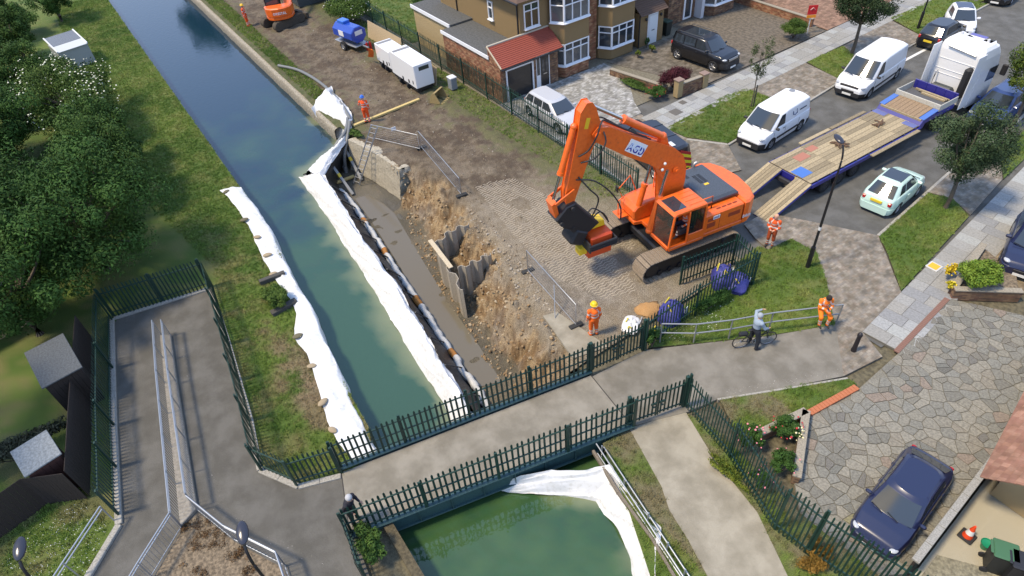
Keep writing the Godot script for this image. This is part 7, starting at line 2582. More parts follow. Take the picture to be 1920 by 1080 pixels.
func person(label: String, at: Vector3, turn: float, pose: Dictionary, k: Dictionary) -> Node3D:
	var j = {"pelvis": v3(0, 0.94, 0), "waist": v3(0, 1.1, 0), "chest": v3(0, 1.33, 0.0), "neck": v3(0, 1.5, 0.0), "head": v3(0, 1.64, 0.02), "sl": v3(0.19, 1.42, 0), "sr": v3(-0.19, 1.42, 0), "el": v3(0.25, 1.14, -0.02), "er": v3(-0.25, 1.14, -0.02), "hl": v3(0.26, 0.9, 0.06), "hr": v3(-0.26, 0.9, 0.06), "pl": v3(0.095, 0.9, 0), "pr": v3(-0.095, 0.9, 0), "kl": v3(0.11, 0.5, 0.03), "kr": v3(-0.11, 0.5, 0.03), "al": v3(0.12, 0.09, 0), "ar": v3(-0.12, 0.09, 0), "tl": v3(0.14, 0.045, 0.15), "tr": v3(-0.14, 0.045, 0.15)}
	for q in pose: j[q] = pose[q]
	var o = thing("person", label, "person", at, turn)
	var top: Color = k.top
	var leg: Color = k.leg
	var skin: Color = k.get("skin", Color(0.48, 0.29, 0.2))
	var shoe: Color = k.get("shoe", Color(0.03, 0.025, 0.02))
	var band = Color(0.55, 0.56, 0.52)
	var hv: bool = k.get("hi_vis", false)
	var bt = [[0.0, 0.22, band], [0.72, 0.9, band]] if hv else []
	var bl = [[0.35, 0.52, band], [0.68, 0.82, band]] if hv else []
	var ba = [[0.45, 0.68, band]] if hv else []
	var br = [[0.1, 0.75, band]] if hv else []
	var w: float = k.get("bulk", 1.0)
	var bones = [
		[j.pelvis, j.waist, 0.135 * w, 0.13 * w, leg], [j.waist, j.chest, 0.135 * w, 0.15 * w, top, bt], [j.chest, j.neck + v3(0, -0.05, 0), 0.145 * w, 0.07, top],
		[j.chest + v3(0.06, -0.02, 0), j.sl, 0.105 * w, 0.075 * w, top, br], [j.chest + v3(-0.06, -0.02, 0), j.sr, 0.105 * w, 0.075 * w, top, br],
		[j.neck + v3(0, -0.03, 0), j.head + v3(0, -0.08, 0), 0.058, 0.055, skin], [j.head + v3(0, -0.04, 0.015), j.head + v3(0, 0.035, -0.005), 0.082, 0.095, skin],
		[j.sl, j.el, 0.068 * w, 0.054 * w, top, ba], [j.el, j.hl, 0.054 * w, 0.04, top, ba], [j.sr, j.er, 0.068 * w, 0.054 * w, top, ba], [j.er, j.hr, 0.054 * w, 0.04, top, ba],
		[j.pl, j.kl, 0.105 * w, 0.075 * w, leg], [j.kl, j.al, 0.075 * w, 0.058 * w, leg, bl], [j.pr, j.kr, 0.105 * w, 0.075 * w, leg], [j.kr, j.ar, 0.075 * w, 0.058 * w, leg, bl],
		[j.al + v3(0, -0.03, -0.03) * 0.6, j.tl, 0.055, 0.042, shoe], [j.ar + v3(0, -0.03, -0.03) * 0.6, j.tr, 0.055, 0.042, shoe]]
	var m = body_mesh(bones, 0.03)
	var fd: Vector3 = k.get("look", v3(0, 0, 1)).normalized()
	var fr = fd.cross(Vector3.UP).normalized()
	var fu = fr.cross(fd)
	add_hand(m, j.hl, j.hl - j.el, k.get("palm", v3(0, 0, 1)), 0.9, skin)
	add_hand(m, j.hr, j.hr - j.er, k.get("palm", v3(0, 0, 1)), 0.9, skin)
	m.col = skin
	m.ball(j.head + fd * 0.1 - fu * 0.015, v3(0.016, 0.026, 0.022), 7, 5)
	for s in [-1.0, 1.0]:
		m.col = skin
		m.ball(j.head + fr * s * 0.094 - fu * 0.01, v3(0.014, 0.032, 0.022), 7, 5)
		m.col = Color(0.02, 0.015, 0.012)
		m.ball(j.head + fd * 0.088 + fr * s * 0.034 + fu * 0.012, Vector3.ONE * 0.013, 6, 4)
	m.col = Color(0.3, 0.12, 0.1)
	m.ball(j.head + fd * 0.086 - fu * 0.058, v3(0.026, 0.008, 0.012), 7, 4)
	part(o, "body", m, vmat("cloth", 0.85))
	if k.has("hair"):
		var h = Mesher.new()
		h.ball(j.head + fu * 0.034 - fd * 0.016, v3(0.11, 0.112, 0.112), 12, 7, -0.25, Basis(fr, fu, -fd))
		part(o, "hair", h, mat(k.hair.r, k.hair.g, k.hair.b, 0.9))
	if k.has("hat"):
		var h = Mesher.new()
		h.lathe([v2(0.145, 0.0), v2(0.15, 0.012), v2(0.122, 0.02), v2(0.12, 0.06), v2(0.1, 0.105), v2(0.06, 0.13), v2(0.0, 0.138)], Transform3D(Basis(fr, fu, -fd).scaled(v3(1, 1, 1.08)), j.head + fu * 0.045 + fd * 0.01), 16)
		h.box(j.head + fu * 0.155, v3(0.03, 0.05, 0.2), 0.012, Basis(fr, fu, -fd))
		part(o, "hard_hat", h, mat(k.hat.r, k.hat.g, k.hat.b, 0.35))
	return o

func build_people():
	var org = Color(0.86, 0.14, 0.008)
	var red_org = Color(0.80, 0.085, 0.008)
	person("worker in orange hi-vis and yellow helmet watching from the concrete pad", v3(11.47, 0, -13.16), deg_to_rad(160), {"tl": v3(0.16, 0.045, 0.14)}, {"top": org, "leg": org, "hi_vis": true, "hat": Color(0.8, 0.5, 0.01), "shoe": Color(0.5, 0.12, 0.02), "bulk": 1.08})
	person("bareheaded worker in rust-orange overalls and hi-vis vest beside the open gate", v3(21.04, 0, -12.41), deg_to_rad(-70), {"hl": v3(0.1, 1.08, 0.22), "hr": v3(-0.08, 1.06, 0.22), "el": v3(0.25, 1.12, 0.03), "er": v3(-0.25, 1.12, 0.03)}, {"top": Color(0.62, 0.09, 0.012), "leg": Color(0.38, 0.07, 0.018), "hi_vis": true, "skin": Color(0.55, 0.3, 0.2)})
	person("worker in orange hi-vis sitting on the path railing looking at a phone", v3(18.49, 0, -8.11), deg_to_rad(-35), {"pelvis": v3(0, 1.08, 0), "waist": v3(0, 1.2, 0.02), "chest": v3(0, 1.42, 0.05), "neck": v3(0, 1.57, 0.1), "head": v3(0, 1.69, 0.16), "sl": v3(0.19, 1.5, 0.06), "sr": v3(-0.19, 1.5, 0.06), "el": v3(0.24, 1.26, 0.16), "er": v3(-0.24, 1.26, 0.16), "hl": v3(0.07, 1.28, 0.36), "hr": v3(-0.06, 1.28, 0.36), "pl": v3(0.1, 1.06, 0.04), "pr": v3(-0.1, 1.06, 0.04), "kl": v3(0.2, 0.86, 0.38), "kr": v3(-0.16, 0.9, 0.38), "al": v3(0.2, 0.42, 0.3), "ar": v3(-0.1, 0.46, 0.32), "tl": v3(0.22, 0.38, 0.46), "tr": v3(-0.1, 0.42, 0.48)}, {"top": Color(0.86, 0.19, 0.01), "leg": Color(0.86, 0.19, 0.01), "hi_vis": true, "hair": Color(0.02, 0.014, 0.01), "look": v3(0, -0.7, 0.7)})
	var m = Mesher.new()
	m.box(Vector3.ZERO, v3(0.075, 0.012, 0.15), 0.004, Basis(Vector3.RIGHT, 0.5))
	var ph = part(self, "mobile_phone", m, mat(0.02, 0.02, 0.025, 0.2))
	ph.position = v3(18.49, 0, -8.11) + v3(0.0, 1.33, 0.0) + Basis(Vector3.UP, deg_to_rad(-35)) * v3(0, 0, 0.42)
	tag(ph, "small dark phone held by the worker on the railing", "phone")
	var ca = v3(15.8, 0, -8.96)
	person("cyclist in grey hooded top and dark trousers standing astride a bicycle", ca, deg_to_rad(72), {"sl": v3(0.2, 1.42, 0.02), "el": v3(0.36, 1.5, 0.12), "hl": v3(0.2, 1.72, 0.2), "er": v3(-0.24, 1.14, 0.16), "hr": v3(-0.18, 1.02, 0.36), "al": v3(0.2, 0.09, -0.05), "ar": v3(-0.22, 0.09, 0.02), "tl": v3(0.24, 0.045, 0.09), "tr": v3(-0.26, 0.045, 0.16), "kl": v3(0.18, 0.5, 0.03), "kr": v3(-0.18, 0.5, 0.06)}, {"top": Color(0.27, 0.33, 0.4), "leg": Color(0.014, 0.016, 0.024), "hair": Color(0.3, 0.33, 0.36), "shoe": Color(0.02, 0.02, 0.03), "bulk": 1.12})
	bicycle(v3(15.82, 0, -8.95), deg_to_rad(-28))
	person("grey-haired man in dark jacket leaning on the bridge parapet's end", v3(0.39, 0, -11.7) + v3(0, 0.02, 0), deg_to_rad(35), {"chest": v3(0, 1.3, 0.1), "neck": v3(0, 1.46, 0.16), "head": v3(0, 1.58, 0.2), "sl": v3(0.19, 1.38, 0.12), "sr": v3(-0.19, 1.38, 0.12), "hl": v3(0.2, 1.1, 0.3), "el": v3(0.27, 1.12, 0.1), "hr": v3(-0.2, 1.05, 0.3)}, {"top": Color(0.016, 0.017, 0.024), "leg": Color(0.012, 0.012, 0.015), "hair": Color(0.4, 0.4, 0.4)})
	person("worker in orange hi-vis and blue helmet at the head of the ladder", v3(12.15, 0, -35.55), deg_to_rad(150), {"el": v3(0.3, 1.2, 0.12), "hl": v3(0.3, 1.2, 0.36)}, {"top": red_org, "leg": red_org, "hi_vis": true, "hat": Color(0.02, 0.12, 0.5), "bulk": 1.05})
	person("worker in orange hi-vis and yellow helmet walking on the canal edge upstream", v3(11.7, 0, -57.96), deg_to_rad(60), {"tl": v3(0.14, 0.045, 0.25), "al": v3(0.12, 0.09, 0.1)}, {"top": red_org, "leg": red_org, "hi_vis": true, "hat": Color(0.75, 0.45, 0.01), "shoe": Color(0.5, 0.1, 0.03)})
	var ot = Transform3D(Basis(Vector3.UP, deg_to_rad(170.2)), v3(17.6, 0.02, -15.5))
	person("operator in dark and orange workwear seated in the excavator cab", ot * v3(-0.12, 0.95, -1.14), deg_to_rad(170.2 + 90), {"pelvis": v3(0, 0.95, 0), "pl": v3(0.1, 0.95, 0.05), "pr": v3(-0.1, 0.95, 0.05), "kl": v3(0.18, 0.95, 0.45), "kr": v3(-0.18, 0.95, 0.45), "al": v3(0.18, 0.55, 0.55), "ar": v3(-0.18, 0.55, 0.55), "tl": v3(0.19, 0.5, 0.7), "tr": v3(-0.19, 0.5, 0.7), "el": v3(0.3, 1.16, 0.08), "er": v3(-0.3, 1.16, 0.08), "hl": v3(0.34, 1.14, 0.36), "hr": v3(-0.34, 1.14, 0.36)}, {"top": org, "leg": Color(0.02, 0.02, 0.04), "hi_vis": true, "hair": Color(0.03, 0.02, 0.015)})

func bicycle(at: Vector3, turn: float):
	var o = thing("bicycle", "dark bicycle with thin tyres held between the cyclist's legs", "bicycle", at, turn)
	var black = mat(0.012, 0.012, 0.014, 0.6)
	var steel = mat(0.5, 0.5, 0.5, 0.25, 0.9)
	for x in [-0.52, 0.54]:
		var w = Node3D.new()
		w.name = "wheel"
		o.add_child(w, true)
		w.position = v3(x, 0.34, 0)
		var pts = []
		for k in 29: pts.append(v3(cos(TAU * k / 28), sin(TAU * k / 28), 0) * 0.325)
		var m = Mesher.new()
		m.tube(pts, 0.019, 6, false)
		part(w, "tyre", m, black)
		m = Mesher.new()
		m.tube(pts.map(func(p): return p * 0.94), 0.01, 5, false)
		part(w, "rim", m, steel)
		m = Mesher.new()
		for k in 14: m.cyl(Vector3.ZERO, v3(cos(TAU * k / 14), sin(TAU * k / 14), 0.0) * 0.3, 0.003, -1, 4, false)
		m.cyl(v3(0, 0, -0.05), v3(0, 0, 0.05), 0.025, -1, 8)
		part(w, "hub_and_spokes", m, steel)
	var f = Mesher.new()
	var bb = v3(-0.08, 0.3, 0)
	var seat = v3(-0.2, 0.86, 0)
	var hd = v3(0.36, 0.84, 0)
	for l in [[bb, seat], [bb, v3(0.38, 0.72, 0)], [seat + v3(0.02, -0.06, 0), hd], [v3(-0.52, 0.34, 0), bb], [v3(-0.52, 0.34, 0), seat + v3(0.03, -0.12, 0)]]: f.cyl(l[0], l[1], 0.017, -1, 7)
	part(o, "frame", f, mat(0.02, 0.022, 0.026, 0.35))
	f = Mesher.new()
	f.cyl(v3(0.54, 0.34, 0), v3(0.34, 0.95, 0), 0.018, -1, 7)
	part(o, "fork", f, black)
	f = Mesher.new()
	f.tube([v3(0.3, 1.0, -0.29), v3(0.36, 1.0, -0.1), v3(0.36, 1.0, 0.1), v3(0.3, 1.0, 0.29)], 0.016, 6)
	part(o, "handlebar", f, black)
	f = Mesher.new()
	f.ball(v3(-0.23, 0.93, 0), v3(0.14, 0.04, 0.07), 10, 5)
	part(o, "saddle", f, black)
	f = Mesher.new()
	f.box(v3(-0.5, 0.78, 0), v3(0.34, 0.16, 0.18), 0.04)
	part(o, "rack_bag", f, black)
	f = Mesher.new()
	f.cyl(bb + v3(0, 0, 0.05), bb + v3(0, 0, 0.06), 0.09, -1, 16)
	for s in [-1.0, 1.0]: f.bar(bb + v3(0, 0, s * 0.07), bb + v3(0.12 * s, -0.12 * s, s * 0.08), 0.025, 0.015)
	part(o, "crankset", f, steel)

# plants
class Leaves:
	var v = PackedVector3Array()
	var n = PackedVector3Array()
	var c = PackedColorArray()
	var r = RandomNumberGenerator.new()
	func leaf(p: Vector3, out: Vector3, s: float, k: Color):
		var nn = (out + Vector3(r.randf_range(-1, 1), r.randf_range(-0.5, 1.1), r.randf_range(-1, 1)) * 0.75).normalized()
		var a = nn.cross(Vector3(r.randf_range(-1, 1), r.randf_range(-1, 1), r.randf_range(-1, 1))).normalized()
		var b = nn.cross(a)
		var l = a * s
		var w = b * s * 0.42
		var q = p - nn * s * 0.12
		for t in [[p - l, q + w, p + l], [p - l, p + l, q - w]]:
			var g: Vector3 = (t[1] - t[0]).cross(t[2] - t[0]).normalized()
			if g.dot(nn) < 0: g = -g
			for x in t:
				v.append(x); n.append(g); c.append(k)
	func clump(ce: Vector3, rad: Vector3, count: int, s: float, leaf_a: Color, leaf_b: Color):
		var tone = r.randf()
		for i in count:
			var d = Vector3(r.randfn(), r.randfn(), r.randfn()).normalized()
			var p = ce + d * rad * pow(r.randf(), 0.4)
			leaf(p, d, s * r.randf_range(0.7, 1.3), leaf_a.lerp(leaf_b, clampf(tone * 0.6 + r.randf_range(-0.1, 0.5), 0, 1)))
	func mesh() -> ArrayMesh:
		var arr = []
		arr.resize(Mesh.ARRAY_MAX)
		arr[Mesh.ARRAY_VERTEX] = v
		arr[Mesh.ARRAY_NORMAL] = n
		arr[Mesh.ARRAY_COLOR] = c
		var m = ArrayMesh.new()
		m.add_surface_from_arrays(Mesh.PRIMITIVE_TRIANGLES, arr)
		return m

func leaf_mat() -> StandardMaterial3D:
	if mats.has("leaf"): return mats["leaf"]
	var m = vmat("leaf", 0.7)
	m.metallic_specular = 0.25
	m.backlight_enabled = true
	m.backlight = Color(0.12, 0.18, 0.04)
	return m

func bark_mat() -> StandardMaterial3D:
	return rough_mat("bark", Color(0.07, 0.055, 0.04), Color(0.17, 0.14, 0.105), 3.0, 0.95, 8.0)

func tree(called: String, label: String, at: Vector3, trunk: float, ce: Vector3, rad: Vector3, clumps: int, per: int, s: float, leaf_a: Color, leaf_b: Color, sd: int, tr := 0.14, group := "", flowers := 0) -> Node3D:
	var o = thing(called, label, "tree", at, 0.0, group)
	var lv = Leaves.new()
	lv.r.seed = sd
	var m = Mesher.new()
	var top = v3(ce.x * 0.4, trunk, ce.z * 0.4)
	m.tube([v3(0, -0.1, 0), v3(0.03, trunk * 0.35, 0.02), top, ce + v3(0, rad.y * 0.35, 0)], [tr * 1.25, tr, tr * 0.8, tr * 0.25], 8)
	var fl = Mesher.new()
	for k in clumps:
		var d = v3(lv.r.randfn(), lv.r.randfn() * 0.9 + 0.15, lv.r.randfn()).normalized()
		var q = ce + d * rad * lv.r.randf_range(0.45, 0.95)
		var cr = rad * lv.r.randf_range(0.14, 0.38)
		lv.clump(q, cr, per, s, leaf_a, leaf_b)
		if k % 4 == 0: m.tube([top, top.lerp(q, 0.5) + v3(0, -0.1, 0), q], [tr * 0.5, tr * 0.3, tr * 0.1], 5)
		if flowers > 0 and d.y > -0.2:
			for f in flowers:
				var u = (d + v3(lv.r.randfn(), absf(lv.r.randfn()), lv.r.randfn()) * 0.7).normalized()
				var p = q + u * cr * 1.02
				var fr = lv.r.randf_range(0.03, 0.06)
				fl.lathe([v2(fr, 0.0), v2(fr * 0.7, 0.025), v2(0.0, 0.035)], Transform3D(Basis(v3(1, 0, 0), u.lerp(Vector3.UP, 0.5).normalized(), v3(0, 0, 1)).orthonormalized(), p), 6)
	part(o, "trunk", m, bark_mat())
	part(o, "crown", lv.mesh(), leaf_mat())
	if fl.v.size(): stuff(part(o, "blossom", fl, mat(0.68, 0.68, 0.52, 0.9)))
	return o

func shrub(called: String, label: String, at: Vector3, rad: Vector3, clumps: int, per: int, s: float, leaf_a: Color, leaf_b: Color, sd: int, flower := Color(0, 0, 0, 0), fcount := 0, category := "shrub", group := "") -> Node3D:
	var o = thing(called, label, category, at, 0.0, group)
	var lv = Leaves.new()
	lv.r.seed = sd
	for k in clumps:
		var d = v3(lv.r.randfn(), absf(lv.r.randfn()) * 0.9, lv.r.randfn()).normalized()
		lv.clump(v3(0, rad.y * 0.9, 0) + d * rad * lv.r.randf_range(0.35, 0.78), rad * 0.3, per, s, leaf_a, leaf_b)
	part(o, "foliage", lv.mesh(), leaf_mat())
	var m = Mesher.new()
	for k in 5:
		var a = TAU * k / 5.0
		m.tube([Vector3.ZERO, v3(cos(a) * rad.x * 0.3, rad.y * 0.7, sin(a) * rad.z * 0.3), v3(cos(a) * rad.x * 0.5, rad.y * 1.2, sin(a) * rad.z * 0.5)], [0.025, 0.018, 0.008], 5)
	part(o, "stem", m, bark_mat())
	if fcount > 0:
		var fl = Mesher.new()
		for k in fcount:
			var d = v3(lv.r.randfn(), absf(lv.r.randfn()) * 0.9, lv.r.randfn()).normalized()
			var q = v3(0, rad.y * 0.9, 0) + d * rad * 0.98
			fl.ball(q, Vector3.ONE * lv.r.randf_range(0.02, 0.042), 7, 4)
		stuff(part(o, "blossom", fl, mat(flower.r, flower.g, flower.b, 0.85)))
	return o

func build_plants():
	var d1 = Color(0.02, 0.046, 0.011)
	var l1 = Color(0.06, 0.125, 0.027)
	var d2 = Color(0.03, 0.062, 0.012)
	var l2 = Color(0.105, 0.16, 0.035)
	var g = "garden trees beside the ramp"
	tree("dense_tree", "large dark spreading tree overhanging the ramp's head fence", v3(-4.0, 0, -31.0), 2.2, v3(0.5, 3.6, 0.3), v3(3.3, 2.5, 3.9), 85, 460, 0.08, d1, l1, 101, 0.22, g)
	tree("dense_tree", "dark green tree crowding the garden sheds beside the ramp", v3(-7.2, 0, -28.2), 2.0, v3(0.6, 3.4, 0.5), v3(2.6, 2.5, 3.0), 58, 460, 0.08, d1, l1, 102, 0.18, g)
	tree("dense_tree", "dark tree deep in the garden behind the flowering elder", v3(-8.6, 0, -36.0), 2.0, v3(0.6, 3.4, 0), v3(3.2, 2.6, 4.0), 80, 360, 0.08, d1, l1, 103, 0.18, g)
	tree("dense_tree", "brighter green leafy tree between elder and the ramp trees", v3(-3.2, 0, -36.4), 1.6, v3(0.6, 3.0, 0), v3(2.4, 2.0, 2.8), 80, 380, 0.07, d1.lerp(d2, 0.5), l1.lerp(l2, 0.5), 104, 0.18, g)
	tree("elder_tree", "broad elder tree speckled with creamy white flower heads", v3(-2.6, 0, -47.5), 1.4, v3(0.2, 2.2, -0.2), v3(2.9, 1.9, 5.2), 130, 380, 0.075, d2.lerp(d1, 0.4), l2, 105, 0.16, g, 5)
	tree("dense_tree", "round garden tree beyond the glass-roofed greenhouse", v3(-4.6, 0, -64.5), 1.6, v3(0, 2.9, 0), v3(1.9, 1.9, 2.1), 60, 300, 0.085, d1, l1.lerp(l2, 0.5), 106, 0.14, g)
	tree("dense_tree", "dark conifer-like tree at the gardens' far corner", v3(-7.6, 0, -60.0), 1.2, v3(0, 2.8, 0), v3(2.2, 2.4, 2.8), 55, 300, 0.085, Color(0.012, 0.02, 0.012), Color(0.03, 0.042, 0.02), 107, 0.14, g)
	tree("dense_tree", "leafy tree standing over the garden fence by the greenhouse", v3(-1.0, 0, -72.5), 1.4, v3(0, 2.6, 0), v3(1.9, 1.8, 2.4), 50, 300, 0.085, d1, l1, 108, 0.14, g)
	tree("dense_tree", "shaded garden tree near the stacked sheds", v3(-9.4, 0, -46.0), 1.4, v3(0, 2.8, 0), v3(2.6, 2.2, 4.6), 60, 320, 0.085, d1, l1, 109, 0.14, g)
	tree("dense_tree", "tree on the canal bank mirrored in the water upstream", v3(13.4, 0, -88.0), 3.0, v3(0, 6.2, 0), v3(3.6, 3.6, 3.4), 60, 300, 0.11, d1, l1, 110, 0.2)
	tree("dense_tree", "full green tree between elder and the shaded deep garden", v3(-6.6, 0, -45.5), 1.6, v3(0, 3.0, 0), v3(2.5, 2.2, 3.4), 80, 330, 0.08, d1, l1, 117, 0.15, g)
	tree("dense_tree", "broad green tree left of the greenhouse among the bushes", v3(-5.4, 0, -55.5), 1.4, v3(0, 2.6, 0), v3(2.3, 1.9, 3.0), 70, 330, 0.08, d1, l1.lerp(l2, 0.4), 118, 0.14, g)
	tree("dense_tree", "mid-green tree leaning over the bank between elder and ramp trees", v3(-2.0, 0, -40.6), 1.4, v3(0.2, 2.6, 0), v3(1.9, 1.8, 2.4), 70, 330, 0.075, d1, l1.lerp(l2, 0.3), 119, 0.14, g)
	tree("dense_tree", "tall unseen tree added beyond the garden building to shade the sheds", v3(-13.6, 0, -22.5), 4.5, v3(0, 8.2, 0), v3(3.6, 3.0, 4.2), 60, 300, 0.1, d1, l1, 116, 0.25, g)  # added out of view so that its crown casts shade on the sheds
	for q in [[-8.5, -41.0, 2.6, 151, "leafy undergrowth between elder and the deep garden trees"], [-6.3, -33.8, 1.8, 152, "undergrowth filling the gap below the dark ramp trees"], [-1.2, -40.2, 1.5, 153, "bushy growth on the garden edge above the grass bank"], [-6.2, -52.5, 2.4, 154, "rambling growth beside the elder towards the far gardens"], [-5.0, -70.5, 2.6, 155, "mixed bushes behind the round garden tree"]]:
		shrub("undergrowth", q[4], v3(q[0], 0, q[1]), v3(q[2], q[2] * 0.6, q[2] * 1.2), 50, 260, 0.08, d1, l1.lerp(l2, 0.3), q[3], Color(0, 0, 0, 0), 0, "shrub", "garden undergrowth")
	var sg = "street trees on the verges"
	tree("street_tree", "round-headed dark street tree above the larger white van", v3(40.7, 0, -21.75), 1.9, v3(0, 3.4, 0), v3(1.9, 1.55, 1.9), 60, 330, 0.06, Color(0.016, 0.03, 0.014), Color(0.05, 0.075, 0.03), 111, 0.11, sg)
	tree("street_tree", "street tree with silvery leaves on the lawn by the mint car", v3(29.25, 0, -9.13), 1.7, v3(0.25, 3.2, -0.2), v3(1.65, 1.6, 1.7), 70, 330, 0.055, Color(0.02, 0.042, 0.016), Color(0.09, 0.125, 0.06), 112, 0.1, sg)
	tree("street_tree", "yellow-green street tree beyond the blue car", v3(38.7, 0, -10.85), 1.8, v3(0.1, 3.3, -0.1), v3(1.3, 1.7, 1.3), 45, 280, 0.06, d2, Color(0.15, 0.19, 0.035), 113, 0.09, sg)
	tree("street_sapling", "thin staked sapling with sparse leaves on the verge lawn", v3(30.45, 0, -21.35), 2.0, v3(0, 3.1, 0), v3(0.75, 1.15, 0.75), 30, 42, 0.055, Color(0.03, 0.05, 0.02), Color(0.1, 0.12, 0.05), 114, 0.035, sg)
	var m = Mesher.new()
	m.cyl(v3(0, -0.1, 0), v3(0, 1.3, 0), 0.04, -1, 8)
	var st = part(self, "tree_stake", m, bark_mat())
	st.position = v3(30.62, 0, -21.3)
	tag(st, "short wooden stake tied beside the verge sapling", "stake")
	shrub("clipped_bush", "dense clipped green bush by the pavement under the sale board", v3(40.1, 0, -25.85), v3(1.05, 0.7, 0.95), 50, 280, 0.04, d2, l2, 121)
	shrub("purple_shrub", "purple-leaved shrub behind the low wall and pillar", v3(28.9, 0, -26.1), v3(1.5, 0.72, 0.85), 60, 240, 0.04, Color(0.03, 0.009, 0.013), Color(0.10, 0.028, 0.035), 122)
	shrub("green_shrub", "rounded green shrub with red blooms at the pale drive's corner", v3(27.2, 0, -25.9), v3(0.75, 0.4, 0.6), 30, 220, 0.04, d2, l1, 123, Color(0.4, 0.02, 0.03), 18)
	shrub("green_shrub", "low straggly planting along the pale drive's edge", v3(27.3, 0, -28.0), v3(0.55, 0.2, 1.5), 30, 150, 0.04, d2, l2, 124)
	shrub("young_bush", "small lime green bush in the bed before the second bay window", v3(30.4, 0, -30.9), v3(0.28, 0.32, 0.28), 12, 130, 0.04, d2, Color(0.17, 0.2, 0.03), 125, Color(0, 0, 0, 0), 0, "shrub", "lime bushes in the front bed")
	shrub("young_bush", "small lime green bush in the bed nearest the white door", v3(31.7, 0, -30.9), v3(0.28, 0.32, 0.28), 12, 130, 0.04, d2, Color(0.17, 0.2, 0.03), 126, Color(0, 0, 0, 0), 0, "shrub", "lime bushes in the front bed")
	shrub("potted_plant", "dark potted plant beside the white front door", v3(31.95, 0, -31.7), v3(0.22, 0.4, 0.22), 10, 110, 0.04, d1, l1, 127, Color(0, 0, 0, 0), 0, "plant")
	shrub("rambling_rose", "big rambling rose with white blooms behind the blue bowser", v3(18.72, 0, -52.22), v3(2.2, 1.1, 2.6), 80, 260, 0.07, d2.lerp(d1, 0.3), l2, 128, Color(0.72, 0.68, 0.6), 60)
	shrub("hedge_bush", "tall dark hedge bush beside the grey container", v3(19.49, 0, -57.55), v3(1.6, 1.3, 2.6), 50, 260, 0.08, d1, l1, 129)
	shrub("garden_bush", "garden bush inside the fence beyond the flat-roofed extension", v3(24.5, 0, -49.0), v3(1.6, 0.9, 2.2), 40, 220, 0.08, d1, l1, 130)
	shrub("laurel_bush", "big glossy round laurel bush in the brick planter", v3(24.95, 0.25, -5.62), v3(0.95, 0.58, 0.85), 60, 130, 0.06, Color(0.06, 0.12, 0.015), Color(0.2, 0.28, 0.04), 131)
	shrub("yellow_flowers", "yellow-leaved plant at the planter's pavement side", v3(24.85, 0.2, -6.55), v3(0.5, 0.22, 0.25), 16, 110, 0.035, Color(0.3, 0.2, 0.01), Color(0.55, 0.4, 0.02), 132, Color(0.7, 0.5, 0.02), 30, "plant")
	shrub("yellow_flowers", "small yellow plant at the planter's outer corner", v3(24.0, 0.2, -6.1), v3(0.25, 0.2, 0.2), 10, 90, 0.035, Color(0.25, 0.22, 0.01), Color(0.5, 0.42, 0.02), 133, Color(0.7, 0.55, 0.05), 12, "plant")
	var rg = "rose bushes along the green fence"
	shrub("rose_bush", "rose bush with pink blooms where the brick bed meets the fence", v3(12.28, 0, -6.11), v3(0.5, 0.5, 0.45), 18, 130, 0.045, d1, l1, 134, Color(0.75, 0.25, 0.28), 14, "shrub", rg)
	shrub("rose_bush", "rose bush with red blooms in the middle of the brick bed", v3(13.48, 0, -5.71), v3(0.6, 0.5, 0.5), 22, 140, 0.045, d1, l1, 135, Color(0.5, 0.03, 0.04), 14, "shrub", rg)
	shrub("rose_bush", "rose bush with cream white blooms at the bed's outer corner", v3(13.6, 0, -5.43), v3(0.3, 0.35, 0.3), 10, 110, 0.04, d1, l1, 136, Color(0.75, 0.68, 0.4), 26, "shrub", rg)
	shrub("rose_bush", "dark leafy rose bush at the bed's narrow end by the fence", v3(12.25, 0, -4.87), v3(0.6, 0.5, 0.5), 22, 140, 0.045, d1, l1, 137, Color(0.75, 0.25, 0.28), 8, "shrub", rg)
	shrub("rose_bush", "climbing rose poking pink blooms through the fence pickets", v3(11.25, 0, -4.92), v3(0.35, 0.55, 0.4), 14, 110, 0.045, d1, l1, 138, Color(0.75, 0.25, 0.28), 12, "shrub", rg)
	shrub("ivy_growth", "ivy tangled in the compound fence below the blue bags", v3(16.08, 0, -11.36), v3(1.3, 0.4, 0.35), 30, 160, 0.045, d1, l1, 139, Color(0, 0, 0, 0), 0, "plant")
	shrub("ivy_growth", "ivy swallowing the gate post at the railing's end", v3(12.82, 0, -11.29), v3(0.4, 0.55, 0.3), 16, 150, 0.045, d1, l1, 140, Color(0, 0, 0, 0), 0, "plant")
	shrub("ivy_growth", "leafy ivy behind the fence corner below the bridge", v3(0.44, 0, -10.54), v3(0.45, 0.5, 0.9), 26, 170, 0.05, d1, l1.lerp(l2, 0.4), 141, Color(0, 0, 0, 0), 0, "plant")
	shrub("bank_bush", "leafy bush growing over the old outfall on the grass bank", v3(1.9, 0, -23.21), v3(0.7, 0.5, 0.8), 30, 170, 0.05, d2, l2, 142)
	shrub("weeds", "ragged weeds at the foot of the fence beside the old slab", v3(10.83, 0, -6.08), v3(0.3, 0.2, 1.2), 14, 110, 0.045, d2, Color(0.2, 0.22, 0.03), 143, Color(0, 0, 0, 0), 0, "plant")
	shrub("weeds", "reddish weeds under the green fence by the saloon car", v3(10.76, 0, -2.43), v3(0.9, 0.22, 0.5), 18, 120, 0.045, Color(0.08, 0.05, 0.01), Color(0.25, 0.14, 0.03), 144, Color(0, 0, 0, 0), 0, "plant")
	shrub("weeds", "grassy tuft overhanging the broken retaining wall by the ladder", v3(10.88, 0, -34.52), v3(0.45, 0.2, 0.7), 14, 110, 0.05, d2, l2, 145, Color(0, 0, 0, 0), 0, "plant")
